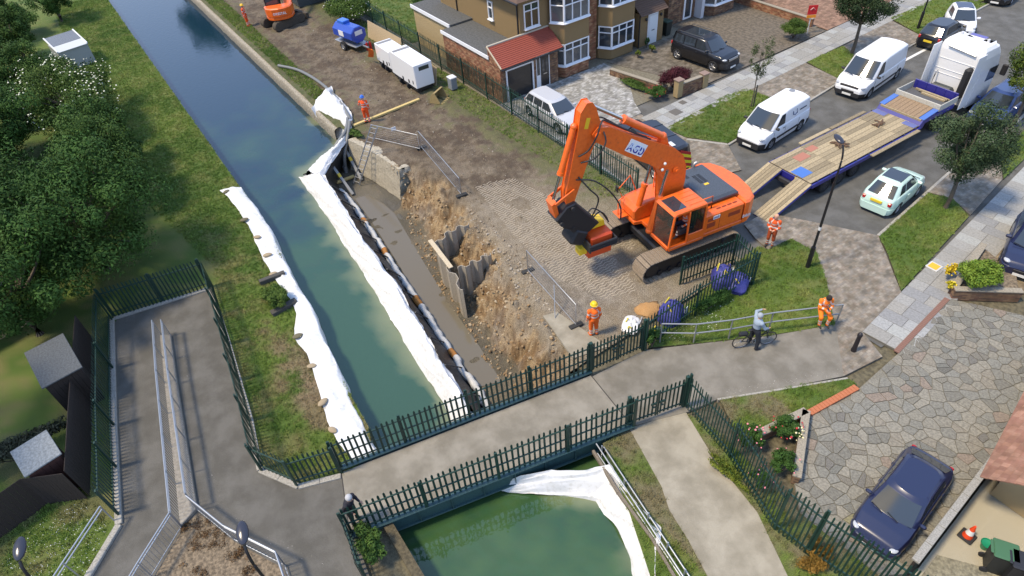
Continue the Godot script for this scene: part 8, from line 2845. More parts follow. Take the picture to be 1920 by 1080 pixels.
	shrub("garden_hedge", "ragged low hedge between the two garden sheds", v3(-8.4, 0, -21.3), v3(2.2, 0.65, 0.6), 36, 200, 0.06, Color(0.025, 0.03, 0.02), Color(0.07, 0.075, 0.045), 146, Color(0, 0, 0, 0), 0, "hedge")
	var bed = [v2(-4.21, -15.01), v2(-3.72, -15.17), v2(-3.03, -13.44), v2(-2.05, -11.66), v2(-2.13, -10.86), v2(-5.58, -13.41), v2(-5.37, -13.89), v2(-4.56, -14.71)]
	structure("planting_bed", poly_sheet(bed, 0.004, 0.05), rough_mat("bed_soil", Color(0.10, 0.075, 0.045), Color(0.24, 0.185, 0.12), 0.6))
	var lv = Leaves.new()
	lv.r.seed = 150
	var pp = PackedVector2Array(bed)
	for k in 260:
		var p = v2(lv.r.randf_range(-4.6, -1.4), lv.r.randf_range(-15.4, -10.5))
		if not inside(pp, p) or fbm(p.x, p.y, 60.0, 5.0) < -0.12: continue
		lv.clump(v3(p.x, 0.07, p.y), v3(0.16, 0.07, 0.16), 40, 0.03, Color(0.045, 0.025, 0.012), Color(0.16, 0.09, 0.04))
	var gc = part(self, "ground_cover", lv.mesh(), leaf_mat())
	tag(gc, "brown low ground cover in the bed inside the ramp railings", "plant")
	stuff(gc)

# site things
func mesh_panel(o: Node3D, a: Vector3, b: Vector3, h: float, galv: Material, feet := true):
	var m = Mesher.new()
	m.tube([a, a + v3(0, h, 0), b + v3(0, h, 0), b], 0.021, 6)
	m.cyl(a + v3(0, 0.12, 0), b + v3(0, 0.12, 0), 0.016, -1, 5)
	part(o, "panel_frame", m, galv)
	m = Mesher.new()
	var n = int(a.distance_to(b) / 0.09)
	for k in n: m.cyl(a.lerp(b, (k + 0.5) / n) + v3(0, 0.12, 0), a.lerp(b, (k + 0.5) / n) + v3(0, h, 0), 0.0035, -1, 3, false)
	for k in 7: m.cyl(a + v3(0, 0.15 + (h - 0.2) * k / 6.0, 0), b + v3(0, 0.15 + (h - 0.2) * k / 6.0, 0), 0.0035, -1, 3, false)
	stuff(part(o, "wire_mesh", m, galv))
	if feet:
		for p in [a, b]:
			m = Mesher.new()
			m.box(p + v3(0, 0.06, 0), v3(0.6, 0.12, 0.22), 0.02, Basis(Vector3.UP, -atan2(b.z - a.z, b.x - a.x) + PI / 2))
			part(o, "rubber_foot", m, mat(0.03, 0.03, 0.028, 0.9))

func bulk_bag(label: String, at: Vector3, turn: float, s: Vector3, cloth_mat: Material, sd: int):
	var o = thing("bulk_bag", label, "bag", at, turn)
	var r = RandomNumberGenerator.new()
	r.seed = sd
	var rings = []
	for j in 11:
		var t = j / 10.0
		var ring = []
		for k in 20:
			var a = TAU * k / 20.0
			var w: float = (1.0 + 0.12 * sin(t * PI)) * (1.0 - 0.55 * pow(t, 4.0)) * (1.0 + r.randf_range(-0.06, 0.06))
			var q = v2(sin(a), cos(a))
			q /= pow(pow(absf(q.x), 4.0) + pow(absf(q.y), 4.0), 0.25)
			ring.append(v3(q.x * s.x * w * 0.5 + 0.12 * t * s.x, s.y * t * (1.0 + r.randf_range(-0.03, 0.03)) - 0.08 * absf(sin(a * 2.0)) * t, q.y * s.z * w * 0.5))
		rings.append(ring)
	var m = Mesher.new()
	m.loft(rings, true, true, true)
	part(o, "sack", m, cloth_mat)
	for k in 3:
		var a = TAU * k / 3.0 + 0.4
		m = Mesher.new()
		m.tube(smooth_line([v3(sin(a) * 0.4 * s.x, s.y * 0.85, cos(a) * 0.4 * s.z), v3(sin(a) * 0.3 * s.x, s.y * 1.15, cos(a) * 0.3 * s.z), v3(sin(a + 0.6) * 0.35 * s.x, s.y * 0.85, cos(a + 0.6) * 0.35 * s.z)], 4), 0.025, 5)
		part(o, "lifting_loop", m, mat(0.6, 0.5, 0.05, 0.8) if k else cloth_mat)
	for k in 2:
		m = Mesher.new()
		m.box(v3(0.12 + s.x * (0.36 - 0.1 * k), s.y * (0.4 + 0.2 * k), s.z * 0.56), v3(s.x * 0.3, s.y * 0.2, 0.02), 0.004)
		part(o, "printed_panel", m, mat(0.55, 0.6, 0.66, 0.7))
	return o

func scatter(called: String, label: String, poly: Array, count: int, s0: float, s1: float, tones: Array, sd: int, site := true):
	var m = Mesher.new()
	m.ball(Vector3.ZERO, v3(1, 0.65, 0.8), 5, 3)
	for i in m.v.size(): m.v[i] += m.v[i] * 0.9 * nz.get_noise_3d(m.v[i].x * 70.0, m.v[i].y * 70.0, m.v[i].z * 70.0)
	for i in range(0, m.v.size(), 3):
		var q = (m.v[i + 2] - m.v[i]).cross(m.v[i + 1] - m.v[i]).normalized()
		for k in 3: m.n[i + k] = q
	var pp = PackedVector2Array(poly)
	var lo = pp[0]
	var hi = pp[0]
	for p in pp:
		lo = lo.min(p)
		hi = hi.max(p)
	var r = RandomNumberGenerator.new()
	r.seed = sd
	var tr = []
	for k in count * 3:
		var p = v2(r.randf_range(lo.x, hi.x), r.randf_range(lo.y, hi.y))
		if not inside(pp, p) or tr.size() >= count: continue
		var s = lerpf(s0, s1, pow(r.randf(), 4.0))
		tr.append(Transform3D(Basis.from_euler(v3(r.randf() * 6, r.randf() * 6, r.randf() * 6)).scaled(Vector3.ONE * s), v3(p.x, (site_height(p.x, p.y) if site else 0.0) + s * 0.25, p.y)))
	var mm = MultiMesh.new()
	mm.transform_format = MultiMesh.TRANSFORM_3D
	mm.use_colors = true
	mm.mesh = m.mesh()
	mm.instance_count = tr.size()
	for k in tr.size():
		mm.set_instance_transform(k, tr[k])
		mm.set_instance_color(k, tones[r.randi() % tones.size()])
	var o = MultiMeshInstance3D.new()
	o.multimesh = mm
	o.name = numbered(called)
	o.material_override = vmat("stone_bits", 0.95)
	add_child(o)
	tag(o, label, "flowers" if called == "daisies" else called)
	stuff(o)

func lamp_post(label: String, at: Vector3, h: float, turn: float):
	var o = thing("lamp_post", label, "lamp post", at, turn, "black street lamps")
	var black = mat(0.012, 0.012, 0.014, 0.45)
	var m = Mesher.new()
	m.cyl(v3(0, -0.1, 0), v3(0, 1.1, 0), 0.095, -1, 10)
	m.cyl(v3(0, 1.1, 0), v3(0, h * 0.72, 0), 0.055, 0.05, 10)
	m.tube(smooth_line([v3(0, h * 0.72, 0), v3(0, h * 0.84, 0), v3(0.02, h * 0.9, 0), v3(0.1, h * 0.95, 0), v3(0.2, h * 0.975, 0)], 4), 0.035, 8)
	part(o, "post", m, black)
	m = Mesher.new()
	m.ball(v3(0.46, h * 0.99, 0), v3(0.28, 0.08, 0.14), 14, 8, -1.0, Basis(Vector3.BACK, 0.2))
	part(o, "lamp_head", m, mat(0.03, 0.032, 0.045, 0.25))
	m = Mesher.new()
	m.cyl(v3(0, 2.0, 0), v3(0, 2.16, 0), 0.058, -1, 10)
	part(o, "number_band", m, mat(0.65, 0.65, 0.62, 0.6))
	return o

func build_site():
	var galv = mat(0.42, 0.43, 0.44, 0.4, 0.7)
	var clay_t = [Color(0.28, 0.19, 0.1), Color(0.33, 0.24, 0.135), Color(0.23, 0.15, 0.075), Color(0.37, 0.3, 0.2), Color(0.26, 0.17, 0.085)]
	var slope = [v2(11.03, -30.45), v2(12.03, -28.15), v2(11.63, -24.03), v2(11.26, -20.01), v2(10.56, -16.07), v2(10.16, -13.34), v2(8.35, -13.05), v2(7.8, -14.85), v2(8.38, -18.25), v2(9.26, -24.31)]
	scatter("rubble", "clods and stones strewn over the dug clay face", slope, 2600, 0.012, 0.11, clay_t, 61)
	scatter("rubble", "loose stones and mud clods trodden over the haul road", [v2(14.43, -53.43), v2(17.99, -52.97), v2(16.69, -29.67), v2(14.43, -21.25), v2(11.11, -14.52), v2(11.74, -19.25), v2(13.12, -26.8), v2(13.34, -37.26)], 1500, 0.012, 0.07, [Color(0.2, 0.155, 0.1), Color(0.13, 0.1, 0.065), Color(0.3, 0.26, 0.2)], 62)
	scatter("rubble", "broken stone edging the cut beside the sheet piles", [v2(12.25, -24.31), v2(12.06, -18.03), v2(10.77, -14.79), v2(10.48, -16.65), v2(11.23, -21.2)], 500, 0.02, 0.1, [Color(0.36, 0.31, 0.24), Color(0.28, 0.22, 0.15)], 63)
	scatter("daisies", "white daisies dotting the lawn beside the ramp handrail", [v2(-6.27, -16.56), v2(-7.2, -15.21), v2(-8.6, -16.25), v2(-9.43, -17.28), v2(-8.43, -18.08), v2(-6.95, -18.14)], 420, 0.014, 0.028, [Color(0.7, 0.7, 0.62)], 64, false)
	scatter("daisies", "white daisies in the lawn between railing and compound fence", [v2(13.3, -11.26), v2(16.15, -11.42), v2(17.33, -11.06), v2(15.21, -10.28)], 160, 0.014, 0.028, [Color(0.7, 0.7, 0.62)], 65, false)
	scatter("grit", "pale grit and blown litter along the ramp's wall edges", [v2(-2.3, -23.74), v2(-2.02, -23.52), v2(-2.79, -18.72), v2(-3.3, -14.9), v2(-2.52, -13.41), v2(-1.64, -11.48), v2(-0.84, -10.88), v2(-1.88, -12.71), v2(-2.87, -14.57), v2(-2.9, -17.38)], 500, 0.006, 0.022, [Color(0.4, 0.38, 0.34), Color(0.25, 0.22, 0.17)], 66, false)
	scatter("grit", "pale grit along the near edge of the tarmac path", [v2(13.22, -7.98), v2(14.84, -7.2), v2(17.18, -6.03), v2(17.4, -6.3), v2(15.11, -7.41), v2(13.51, -8.11)], 260, 0.006, 0.02, [Color(0.42, 0.4, 0.36)], 67, false)
	var rib = Mesher.new()
	rib.col = Color(1, 1, 1)
	var area = PackedVector2Array([v2(13.48, -25.47), v2(15.38, -24.48), v2(16.04, -20.75), v2(16.3, -17.46), v2(16.92, -14.94), v2(14.9, -13.67), v2(13.1, -14.51), v2(12.36, -16.85), v2(12.64, -20.55)])
	for k in 90:
		for i in 90:
			var x0 = 11.2 + i * 0.1
			var z0 = -25.0 + k * 0.15
			if not inside(area, v2(x0, z0)) or fbm(x0, z0, 40.0, 88.0) < -0.22: continue
			var w0 = 0.035 * sin(i * PI * 0.5)
			var w1 = 0.035 * sin((i + 1) * PI * 0.5)
			var y0 = site_height(x0, z0 + w0) + 0.006
			var y1 = site_height(x0 + 0.1, z0 + w1) + 0.006
			rib.quad(v3(x0, y0, z0 + w0 + 0.018), v3(x0 + 0.1, y1, z0 + w1 + 0.018), v3(x0 + 0.1, y1 + 0.008, z0 + w1 - 0.018), v3(x0, y0 + 0.008, z0 + w0 - 0.018))
	var pv = part(self, "cellular_pavers", rib, rough_mat("rib_concrete", Color(0.30, 0.245, 0.165), Color(0.42, 0.36, 0.27), 1.0))
	tag(pv, "wavy ribs of cellular concrete pavers showing through the dirt", "paving")
	stuff(pv)
	structure("concrete_pad", poly_sheet([v2(10.51, -15.25), v2(11.11, -15.05), v2(11.48, -12.31), v2(10.05, -12.68)], 0.055, 0.12), mats["old_concrete"])
	var pile = rough_mat("pile_steel", Color(0.25, 0.21, 0.15), Color(0.42, 0.365, 0.28), 1.5, 0.8, 5.0)
	var sb = thing("sheet_pile_box", "square box of grey steel sheet piles standing in the dig", "sheet piling", v3(10.17, -0.6, -21.47))
	var c = sb.position
	for side in [[v3(9.43, -0.1, -22.45), v3(10.39, 0.1, -22.66), v3(11.44, 0.12, -22.56)], [v3(9.43, -0.1, -22.45), v3(9.02, -0.05, -20.1), v3(8.85, -0.15, -18.92)], [v3(9.33, 0, -20.14), v3(10.62, 0.05, -20.01), v3(11.09, -0.05, -20.16)]]:
		var l: Array = resample(side, 7)
		for k in 6:
			var a: Vector3 = l[k] - c
			var b: Vector3 = l[k + 1] - c
			var n = (b - a).cross(Vector3.UP).normalized() * (0.11 if k % 2 else -0.11)
			var m = Mesher.new()
			var q = [a, a.lerp(b, 0.2) + n, a.lerp(b, 0.8) + n, b]
			for i in 3: m.slab(q[i] + v3(0, -1.9, 0), q[i + 1] + v3(0, -1.9, 0), q[i + 1], q[i], (q[i + 1] - q[i]).cross(Vector3.UP).normalized() * 0.03)
			part(sb, "sheet_pile", m, pile)
	var tm = thing("waling_plank", "pale timber plank lying on the sheet piles' canal side", "plank", v3(9.15, 0.1, -21.25))
	var m = Mesher.new()
	m.bar(v3(9.32, 0.1, -22.65) - tm.position, v3(9.12, 0, -20.36) - tm.position, 0.22, 0.05, 0.008)
	part(tm, "board", m, rough_mat("new_wood", Color(0.42, 0.33, 0.2), Color(0.6, 0.5, 0.34), 1.5))
	var o = thing("mesh_barrier", "leaning galvanised mesh barrier behind the broken wall", "barrier", v3(12.83, 0, -27.75), 0.0, "mesh barriers round the dig")
	mesh_panel(o, v3(13.2, 0, -30.55) - o.position, v3(12.47, 0, -24.87) - o.position, 1.1, galv)
	o = thing("mesh_barrier", "galvanised mesh barrier running from the ladder to the leaning one", "barrier", v3(12.46, 0, -32.51), 0.0, "mesh barriers round the dig")
	mesh_panel(o, v3(11.53, 0, -33.35) - o.position, v3(13.03, 0, -30.39) - o.position, 1.0, galv, false)
	m = Mesher.new()
	m.box(v3(12.51, 0, -32.46) - o.position + v3(0, 0.72, 0), v3(0.3, 0.22, 0.02))
	part(o, "notice", m, mat(0.7, 0.68, 0.66, 0.6))
	o = thing("mesh_barrier", "tall galvanised mesh barrier beside the cut above the concrete pad", "barrier", v3(11.36, 0, -15.93), 0.0, "mesh barriers round the dig")
	mesh_panel(o, v3(11.66, 0, -17.89) - o.position, v3(11.22, 0, -13.96) - o.position, 1.25, galv)
	m = Mesher.new()
	m.cyl(v3(11.34, 0, -15.53) - o.position + v3(0, 1.1, 0), v3(11.12, 0, -14.82) - o.position + v3(-0.3, 0.05, 0), 0.02, -1, 6)
	part(o, "brace", m, galv)
	o = thing("ladder", "long aluminium ladder leaning from the bed to the bank top", "ladder", v3(9.52, -1.9, -32.65))
	var la = Vector3.ZERO
	var lb = v3(11.18, 1.7, -31.77) - o.position
	for s in [-0.22, 0.22]:
		m = Mesher.new()
		m.bar(la + v3(s * 0.4, 0, s), lb + v3(s * 0.4, 0, s), 0.04, 0.07, 0.005)
		part(o, "stile", m, galv)
	for k in 13:
		m = Mesher.new()
		var p = la.lerp(lb, (k + 0.5) / 13.0)
		m.cyl(p + v3(-0.09, 0, -0.22), p + v3(0.09, 0, 0.22), 0.018, -1, 6)
		part(o, "rung", m, galv)
	var hz = mat(0.16, 0.165, 0.16, 0.5)
	for h in [["grey suction hose running along the bank from the coupling", [v3(10.75, 0.15, -47.81), v3(11.59, 0.15, -45.89), v3(11.98, 0.15, -42.84), v3(11.84, 0.25, -39.49), v3(11.43, 0.3, -36.83), v3(11.21, 0.1, -35.98)]], ["grey pump hose looping over the dam bend into the bed", [v3(11.22, 0.3, -36.38), v3(10.53, 0.2, -35.21), v3(9.58, -0.2, -34.73), v3(9.16, -0.9, -35.02), v3(8.81, -1.8, -35.15)]], ["grey pump hose hanging straight down the wall into the bed", [v3(11.12, 0.35, -35.8), v3(10.47, 0, -34.88), v3(9.82, -0.8, -34.38), v3(9.64, -1.8, -34.42)]]]:
		var hp: Array = h[1]
		var ho = thing("suction_hose", h[0], "hose", hp[0])
		m = Mesher.new()
		m.tube(smooth_line(hp.map(func(p): return p - hp[0]), 7), 0.105, 9)
		part(ho, "hose", m, hz)
		m = Mesher.new()
		m.cyl(hp[hp.size() - 1] - hp[0] - v3(0, 0.25, 0), hp[hp.size() - 1] - hp[0] + v3(0, 0.25, 0), 0.14, -1, 10)
		part(ho, "coupling", m, galv)
	var yel = rough_mat("beam_yellow", Color(0.48, 0.33, 0.08), Color(0.66, 0.5, 0.2), 1.5)
	for b in [["long yellow timber beam laid across the bank behind the ladder", [v3(11.21, 0.08, -35.67), v3(16.03, 0.08, -35.93)], 0.2], ["orange timber bearer lying on the bed at the ladder's foot", [v3(8.59, -1.85, -33.51), v3(9.76, -1.85, -33.47)], 0.2]]:
		var bo = thing("timber_beam", b[0], "beam", b[1][0])
		m = Mesher.new()
		m.bar(Vector3.ZERO, b[1][1] - b[1][0], b[2], 0.12, 0.01)
		part(bo, "baulk", m, yel)
	var white = paint(0.72, 0.73, 0.73)
	var black = mat(0.012, 0.012, 0.013, 0.7)
	for gdata in [["tall white generator set with louvred panels by the fence", v3(17.0, 0, -38.4), v3(1.35, 1.55, 3.5), 0.3], ["lower white pump unit coupled behind the generator", v3(17.1, 0, -41.7), v3(1.25, 1.2, 2.3), 0.2]]:
		o = thing("generator", gdata[0], "generator", gdata[1])
		var s: Vector3 = gdata[2]
		m = Mesher.new()
		m.box(v3(0, s.y * 0.5 + 0.4, 0), s, 0.03)
		part(o, "canopy", m, white)
		m = Mesher.new()
		m.box(v3(0, 0.28, 0), v3(s.x * 0.9, 0.24, s.z * 0.95), 0.02)
		part(o, "skid", m, black)
		for z in [-0.3, 0.3]:
			for sx in [-1.0, 1.0]: wheel(o, v3(sx * s.x * 0.42, 0.24, z * s.z * 0.5), 0.24, 0.16, sx, black, 6)
		for v in [[-0.1, 0.55, 0.2], [0.55, 0.62, 0.2], [1.0, 0.72, 0.12]]:
			m = Mesher.new()
			m.box(v3(-s.x * 0.5 - 0.004, v[1], v[0] * s.z * 0.38), v3(0.012, 0.24, v[2]), 0.003)
			part(o, "vent", m, black)
		m = Mesher.new()
		m.box(v3(0.05, s.y + 0.1, s.z * 0.5 + 0.004), v3(s.x * 0.55, 0.26, 0.012), 0.003)
		part(o, "control_window", m, glass_mat())
		m = Mesher.new()
		m.box(v3(0, s.y + 0.405, -s.z * 0.36), v3(s.x * 0.9, 0.02, 0.3), 0.005)
		part(o, "roof_grille", m, mat(0.2, 0.2, 0.2, 0.6))
	o = thing("fuel_bowser", "blue tank bowser on a road trailer by the rose bush", "trailer", v3(16.47, 0, -47.28), deg_to_rad(-78))
	var blue = paint(0.01, 0.055, 0.36, 0.4)
	m = Mesher.new()
	var oct = []
	for k in 8: oct.append(v2(cos(TAU * (k + 0.5) / 8) * 0.72, 1.2 + sin(TAU * (k + 0.5) / 8) * 0.62))
	m.prism(oct, -1.2, 1.2, Transform3D(Basis(v3(0, 0, 1), Vector3.UP, v3(-1, 0, 0)), Vector3.ZERO), 0.05)
	part(o, "tank", m, blue)
	m = Mesher.new()
	m.box(v3(-0.5, 1.85, 0), v3(0.8, 0.25, 0.6), 0.04)
	part(o, "filler_box", m, paint(0.02, 0.12, 0.5))
	m = Mesher.new()
	m.box(v3(0, 0.45, 0), v3(2.7, 0.1, 1.2), 0.02)
	m.bar(v3(1.3, 0.45, 0), v3(2.1, 0.42, 0), 0.1, 0.1, 0.01)
	part(o, "chassis", m, galv)
	for s in [-1.0, 1.0]: wheel(o, v3(0, 0.34, s * 0.75), 0.34, 0.2, s, galv)
	for b in [[v3(1.215, 1.35, 0), v3(0.02, 0.32, 0.66)], [v3(-0.1, 1.25, 0.68), v3(0.6, 0.4, 0.02)]]:
		m = Mesher.new()
		m.box(b[0], b[1], 0.003)
		part(o, "name_board", m, mat(0.7, 0.7, 0.7, 0.5))
	for k in 2:
		o = thing("fire_extinguisher", ["red fire extinguisher next to the blue bowser's wheel", "red fire extinguisher standing farther from the bowser than its twin"][k], "extinguisher", v3(16.28, 0, -46.1) + v3(0.75 + k * 0.28, 0, 0.3), 0.0, "extinguishers by the bowser")
		m = Mesher.new()
		m.lathe([v2(0.09, 0), v2(0.09, 0.5), v2(0.04, 0.58), v2(0.03, 0.64), v2(0.0, 0.65)], Transform3D(), 10)
		part(o, "cylinder", m, mat(0.4, 0.01, 0.015, 0.35))
		m = Mesher.new()
		m.box(v3(0.03, 0.67, 0), v3(0.14, 0.04, 0.03), 0.01)
		part(o, "handle", m, black)
	m = cloth([[v3(16.24, 0.25, -44.03), v3(16.5, 0.2, -43.68)], [v3(15.99, 1.1, -43.04), v3(16.15, 1.1, -42.51)], [v3(15.87, 1.35, -42.84), v3(16.08, 1.35, -42.5)]], 10, 6, 0.1, 3.0)
	var hj = part(self, "hi_vis_jacket", m, mat(0.85, 0.16, 0.01, 0.8))
	tag(hj, "orange hi-vis jacket hung on the white pump unit's end", "jacket")
	o = thing("digger_bucket", "rusty toothed digger bucket lying on the mud", "bucket", v3(16.96, 0, -35.07), deg_to_rad(-60))
	var ochre = rough_mat("bucket_steel", Color(0.2, 0.14, 0.05), Color(0.4, 0.3, 0.13), 2.0, 0.7)
	m = Mesher.new()
	var bp = []
	for k in 9: bp.append(v2(-0.42 * cos(PI * 0.5 * k / 8.0) + 0.1, 0.02 + 0.7 * sin(PI * 0.5 * k / 8.0)))
	for k in 8: m.slab(v3(bp[k].x, bp[k].y, 0.5), v3(bp[k].x, bp[k].y, -0.5), v3(bp[k + 1].x, bp[k + 1].y, -0.5), v3(bp[k + 1].x, bp[k + 1].y, 0.5), v3(0.03, -0.02, 0))
	for s in [-1.0, 1.0]: m.prism(bp + [v2(0.45, 0.1), v2(0.35, 0.02)], s * 0.5 - 0.015, s * 0.5 + 0.015)
	m.box(v3(0.05, 0.015, 0), v3(0.8, 0.03, 1.0))
	part(o, "shell", m, ochre)
	for k in 5:
		m = Mesher.new()
		m.box(v3(0.52, 0.03, -0.42 + k * 0.21), v3(0.18, 0.04, 0.07), 0.01)
		part(o, "tooth", m, ochre)
	o = thing("site_cabinet", "small grey cabinet with a white lid by the fence", "cabinet", v3(18.47, 0, -35.7))
	m = Mesher.new()
	m.box(v3(0, 0.45, 0), v3(0.45, 0.75, 0.5), 0.03)
	part(o, "case", m, mat(0.22, 0.24, 0.26, 0.5))
	m = Mesher.new()
	m.box(v3(0, 0.87, 0), v3(0.5, 0.1, 0.55), 0.03)
	part(o, "lid", m, mat(0.6, 0.62, 0.63, 0.5))
	var ply = rough_mat("plywood", Color(0.36, 0.26, 0.14), Color(0.52, 0.4, 0.24), 1.2)
	for b in [["plywood sheet propped on the fence behind the pump unit", [v3(18.15, 0, -48.16), v3(18.37, 0, -42.99)]], ["plywood sheet propped on the fence beside the generator", [v3(17.86, 0, -38.23), v3(17.82, 0, -36.84)]]]:
		o = thing("plywood_sheet", b[0], "board", b[1][0])
		m = Mesher.new()
		var q: Vector3 = b[1][1] - b[1][0]
		m.slab(Vector3.ZERO, q, q + v3(0.25, 1.25, 0), v3(0.25, 1.25, 0), v3(0.02, 0, 0))
		part(o, "sheet", m, ply)
	o = thing("storage_container", "dark grey steel storage container beyond the midi digger", "container", v3(17.19, 0, -58.69) + v3(0.6, 0, -2.6))
	m = Mesher.new()
	m.box(v3(0, 1.25, 0), v3(2.4, 2.5, 5.0), 0.03)
	part(o, "steel_box", m, mat(0.06, 0.075, 0.08, 0.5))
	for k in 11:
		m = Mesher.new()
		m.box(v3(-1.21, 1.25, -2.3 + k * 0.46), v3(0.04, 2.3, 0.18), 0.01)
		part(o, "corrugation", m, mat(0.06, 0.075, 0.08, 0.5))
	m = Mesher.new()
	m.box(v3(-1.24, 1.5, 1.2), v3(0.01, 0.4, 0.3))
	part(o, "notice", m, mat(0.6, 0.62, 0.62, 0.5))
	var bluebag = rough_mat("blue_bag", Color(0.025, 0.025, 0.16), Color(0.06, 0.065, 0.32), 1.6, 0.55, 8.0)
	bulk_bag("slumped blue bulk bag beside the sand heap", v3(14.42, 0, -11.92), 0.3, v3(0.9, 0.85, 0.85), bluebag, 1)
	bulk_bag("tall folded blue bulk bag inside the fenced corner", v3(17.48, 0, -11.99), 0.9, v3(0.9, 0.95, 0.8), bluebag, 2)
	bulk_bag("blue and white bulk bag against the compound fence", v3(17.84, 0, -11.56), 0.5, v3(0.95, 0.6, 0.9), bluebag, 3)
	bulk_bag("flattened white sack lying by the compound gate", v3(12.92, 0, -12.6), 0.6, v3(0.85, 0.22, 0.6), white_sheet(), 4)
	bulk_bag("small green rubble sack tucked behind the gate post", v3(13.38, 0, -11.63), 0.2, v3(0.5, 0.35, 0.4), mat(0.03, 0.07, 0.06, 0.8), 5)
	m = Mesher.new()
	m.ball(Vector3.ZERO, v3(0.5, 0.2, 0.4), 18, 8, 0.0)
	for i in m.v.size(): m.v[i] += v3(m.v[i].x, m.v[i].y * 0.6, m.v[i].z) * 0.9 * nz.get_noise_3d(m.v[i].x * 260.0, m.v[i].y * 200.0, m.v[i].z * 260.0)
	var sh = part(self, "sand_heap", m, rough_mat("orange_sand", Color(0.3, 0.15, 0.05), Color(0.46, 0.26, 0.1), 2.0))
	sh.position = v3(14.14, 0, -12.85)
	tag(sh, "low heap of orange sand by the slumped blue bag", "heap")
	lamp_post("black street lamp on the lawn before the low-loader", v3(21.15, 0, -10.49), 6.0, deg_to_rad(70))
	lamp_post("black street lamp on the verge behind the dark hatchback", v3(47.13, 0, -21.13), 6.0, deg_to_rad(62))
	lamp_post("black street lamp standing on the daisy lawn beside the ramp", v3(-6.2, 0, -11.6), 6.0, deg_to_rad(75))
	lamp_post("black street lamp rising by the planting bed inside the ramp", v3(-2.0, 0, -8.9), 6.0, deg_to_rad(75))
	o = thing("bollard", "black cast bollard where path meets the footway", "bollard", v3(18.51, 0, -6.51))
	m = Mesher.new()
	m.lathe([v2(0.1, -0.1), v2(0.1, 0.1), v2(0.085, 0.14), v2(0.075, 0.78), v2(0.09, 0.8), v2(0.095, 0.86), v2(0.06, 0.94), v2(0.0, 0.96)], Transform3D(), 14)
	part(o, "post", m, mat(0.015, 0.013, 0.016, 0.5))
	o = thing("sale_board", "red estate agent's board with orange foot above the clipped bush", "sign", v3(41.44, 0, -25.73), deg_to_rad(-35))
	m = Mesher.new()
	m.box(v3(0, 0.9, 0), v3(0.06, 1.9, 0.06), 0.005)
	part(o, "post", m, mat(0.7, 0.7, 0.68, 0.6))
	for b in [[1.6, 0.62, mat(0.55, 0.015, 0.02, 0.5), "board"], [1.16, 0.2, mat(0.8, 0.28, 0.02, 0.5), "lower_strip"]]:
		m = Mesher.new()
		m.box(v3(0, b[0], 0.05), v3(0.62, b[1], 0.03), 0.004)
		part(o, b[3], m, b[2])
	m = Mesher.new()
	m.bar(v3(-0.16, 1.62, 0.075), v3(0, 1.76, 0.075), 0.05, 0.01)
	m.bar(v3(0, 1.76, 0.075), v3(0.16, 1.62, 0.075), 0.05, 0.01)
	part(o, "roof_mark", m, mat(0.75, 0.75, 0.74, 0.5))
	for q in [[v3(26.82, 0, -23.83), 0.62, "dark square manhole cover in the house-side pavement"], [v3(27.97, 0, -24.39), 0.4, "small pale access cover beside the manhole in the pavement"]]:
		m = Mesher.new()
		m.box(v3(0, 0.008, 0), v3(q[1], 0.02, q[1]), 0.004)
		var mc = part(self, "manhole_cover", m, mat(0.11, 0.1, 0.085, 0.8))
		mc.position = q[0]
		tag(mc, q[2], "cover")
	m = Mesher.new()
	m.box(v3(0, 0.015, 0), v3(0.5, 0.03, 0.5), 0.006)
	var cv = part(self, "cover_frame", m, mat(0.5, 0.5, 0.47, 0.7))
	cv.position = v3(25.07, 0, -7.24)
	tag(cv, "square access cover sprayed orange on the footway slabs", "cover")
	m = Mesher.new()
	m.box(v3(0, 0.034, 0), v3(0.36, 0.01, 0.36))
	part(cv, "sprayed_lid", m, mat(0.72, 0.38, 0.03, 0.7))

# garden corners
func wheelie_bin(label: String, at: Vector3, turn: float, body: Material, lid: Material):
	var o = thing("wheelie_bin", label, "bin", at, turn, "wheelie bins")
	var rings = []
	for q in [[0.0, 0.4], [0.05, 0.42], [0.9, 0.54], [0.94, 0.56]]:
		var w: float = q[1] * 0.5
		rings.append([v3(-w, q[0], -w), v3(-w, q[0], w * 1.1), v3(w, q[0], w * 1.1), v3(w, q[0], -w)])
	var m = Mesher.new()
	m.loft(rings, true, true, true, false)
	part(o, "bin_body", m, body)
	m = Mesher.new()
	m.box(v3(0, 0.98, 0.0), v3(0.58, 0.07, 0.62), 0.03)
	m.box(v3(0, 1.0, -0.34), v3(0.4, 0.05, 0.08), 0.02)
	part(o, "lid", m, lid)
	for s in [-1.0, 1.0]:
		m = Mesher.new()
		m.cyl(v3(s * 0.2, 0.1, -0.24), v3(s * 0.25, 0.1, -0.24), 0.1, -1, 12)
		part(o, "wheel", m, mat(0.015, 0.015, 0.016, 0.8))

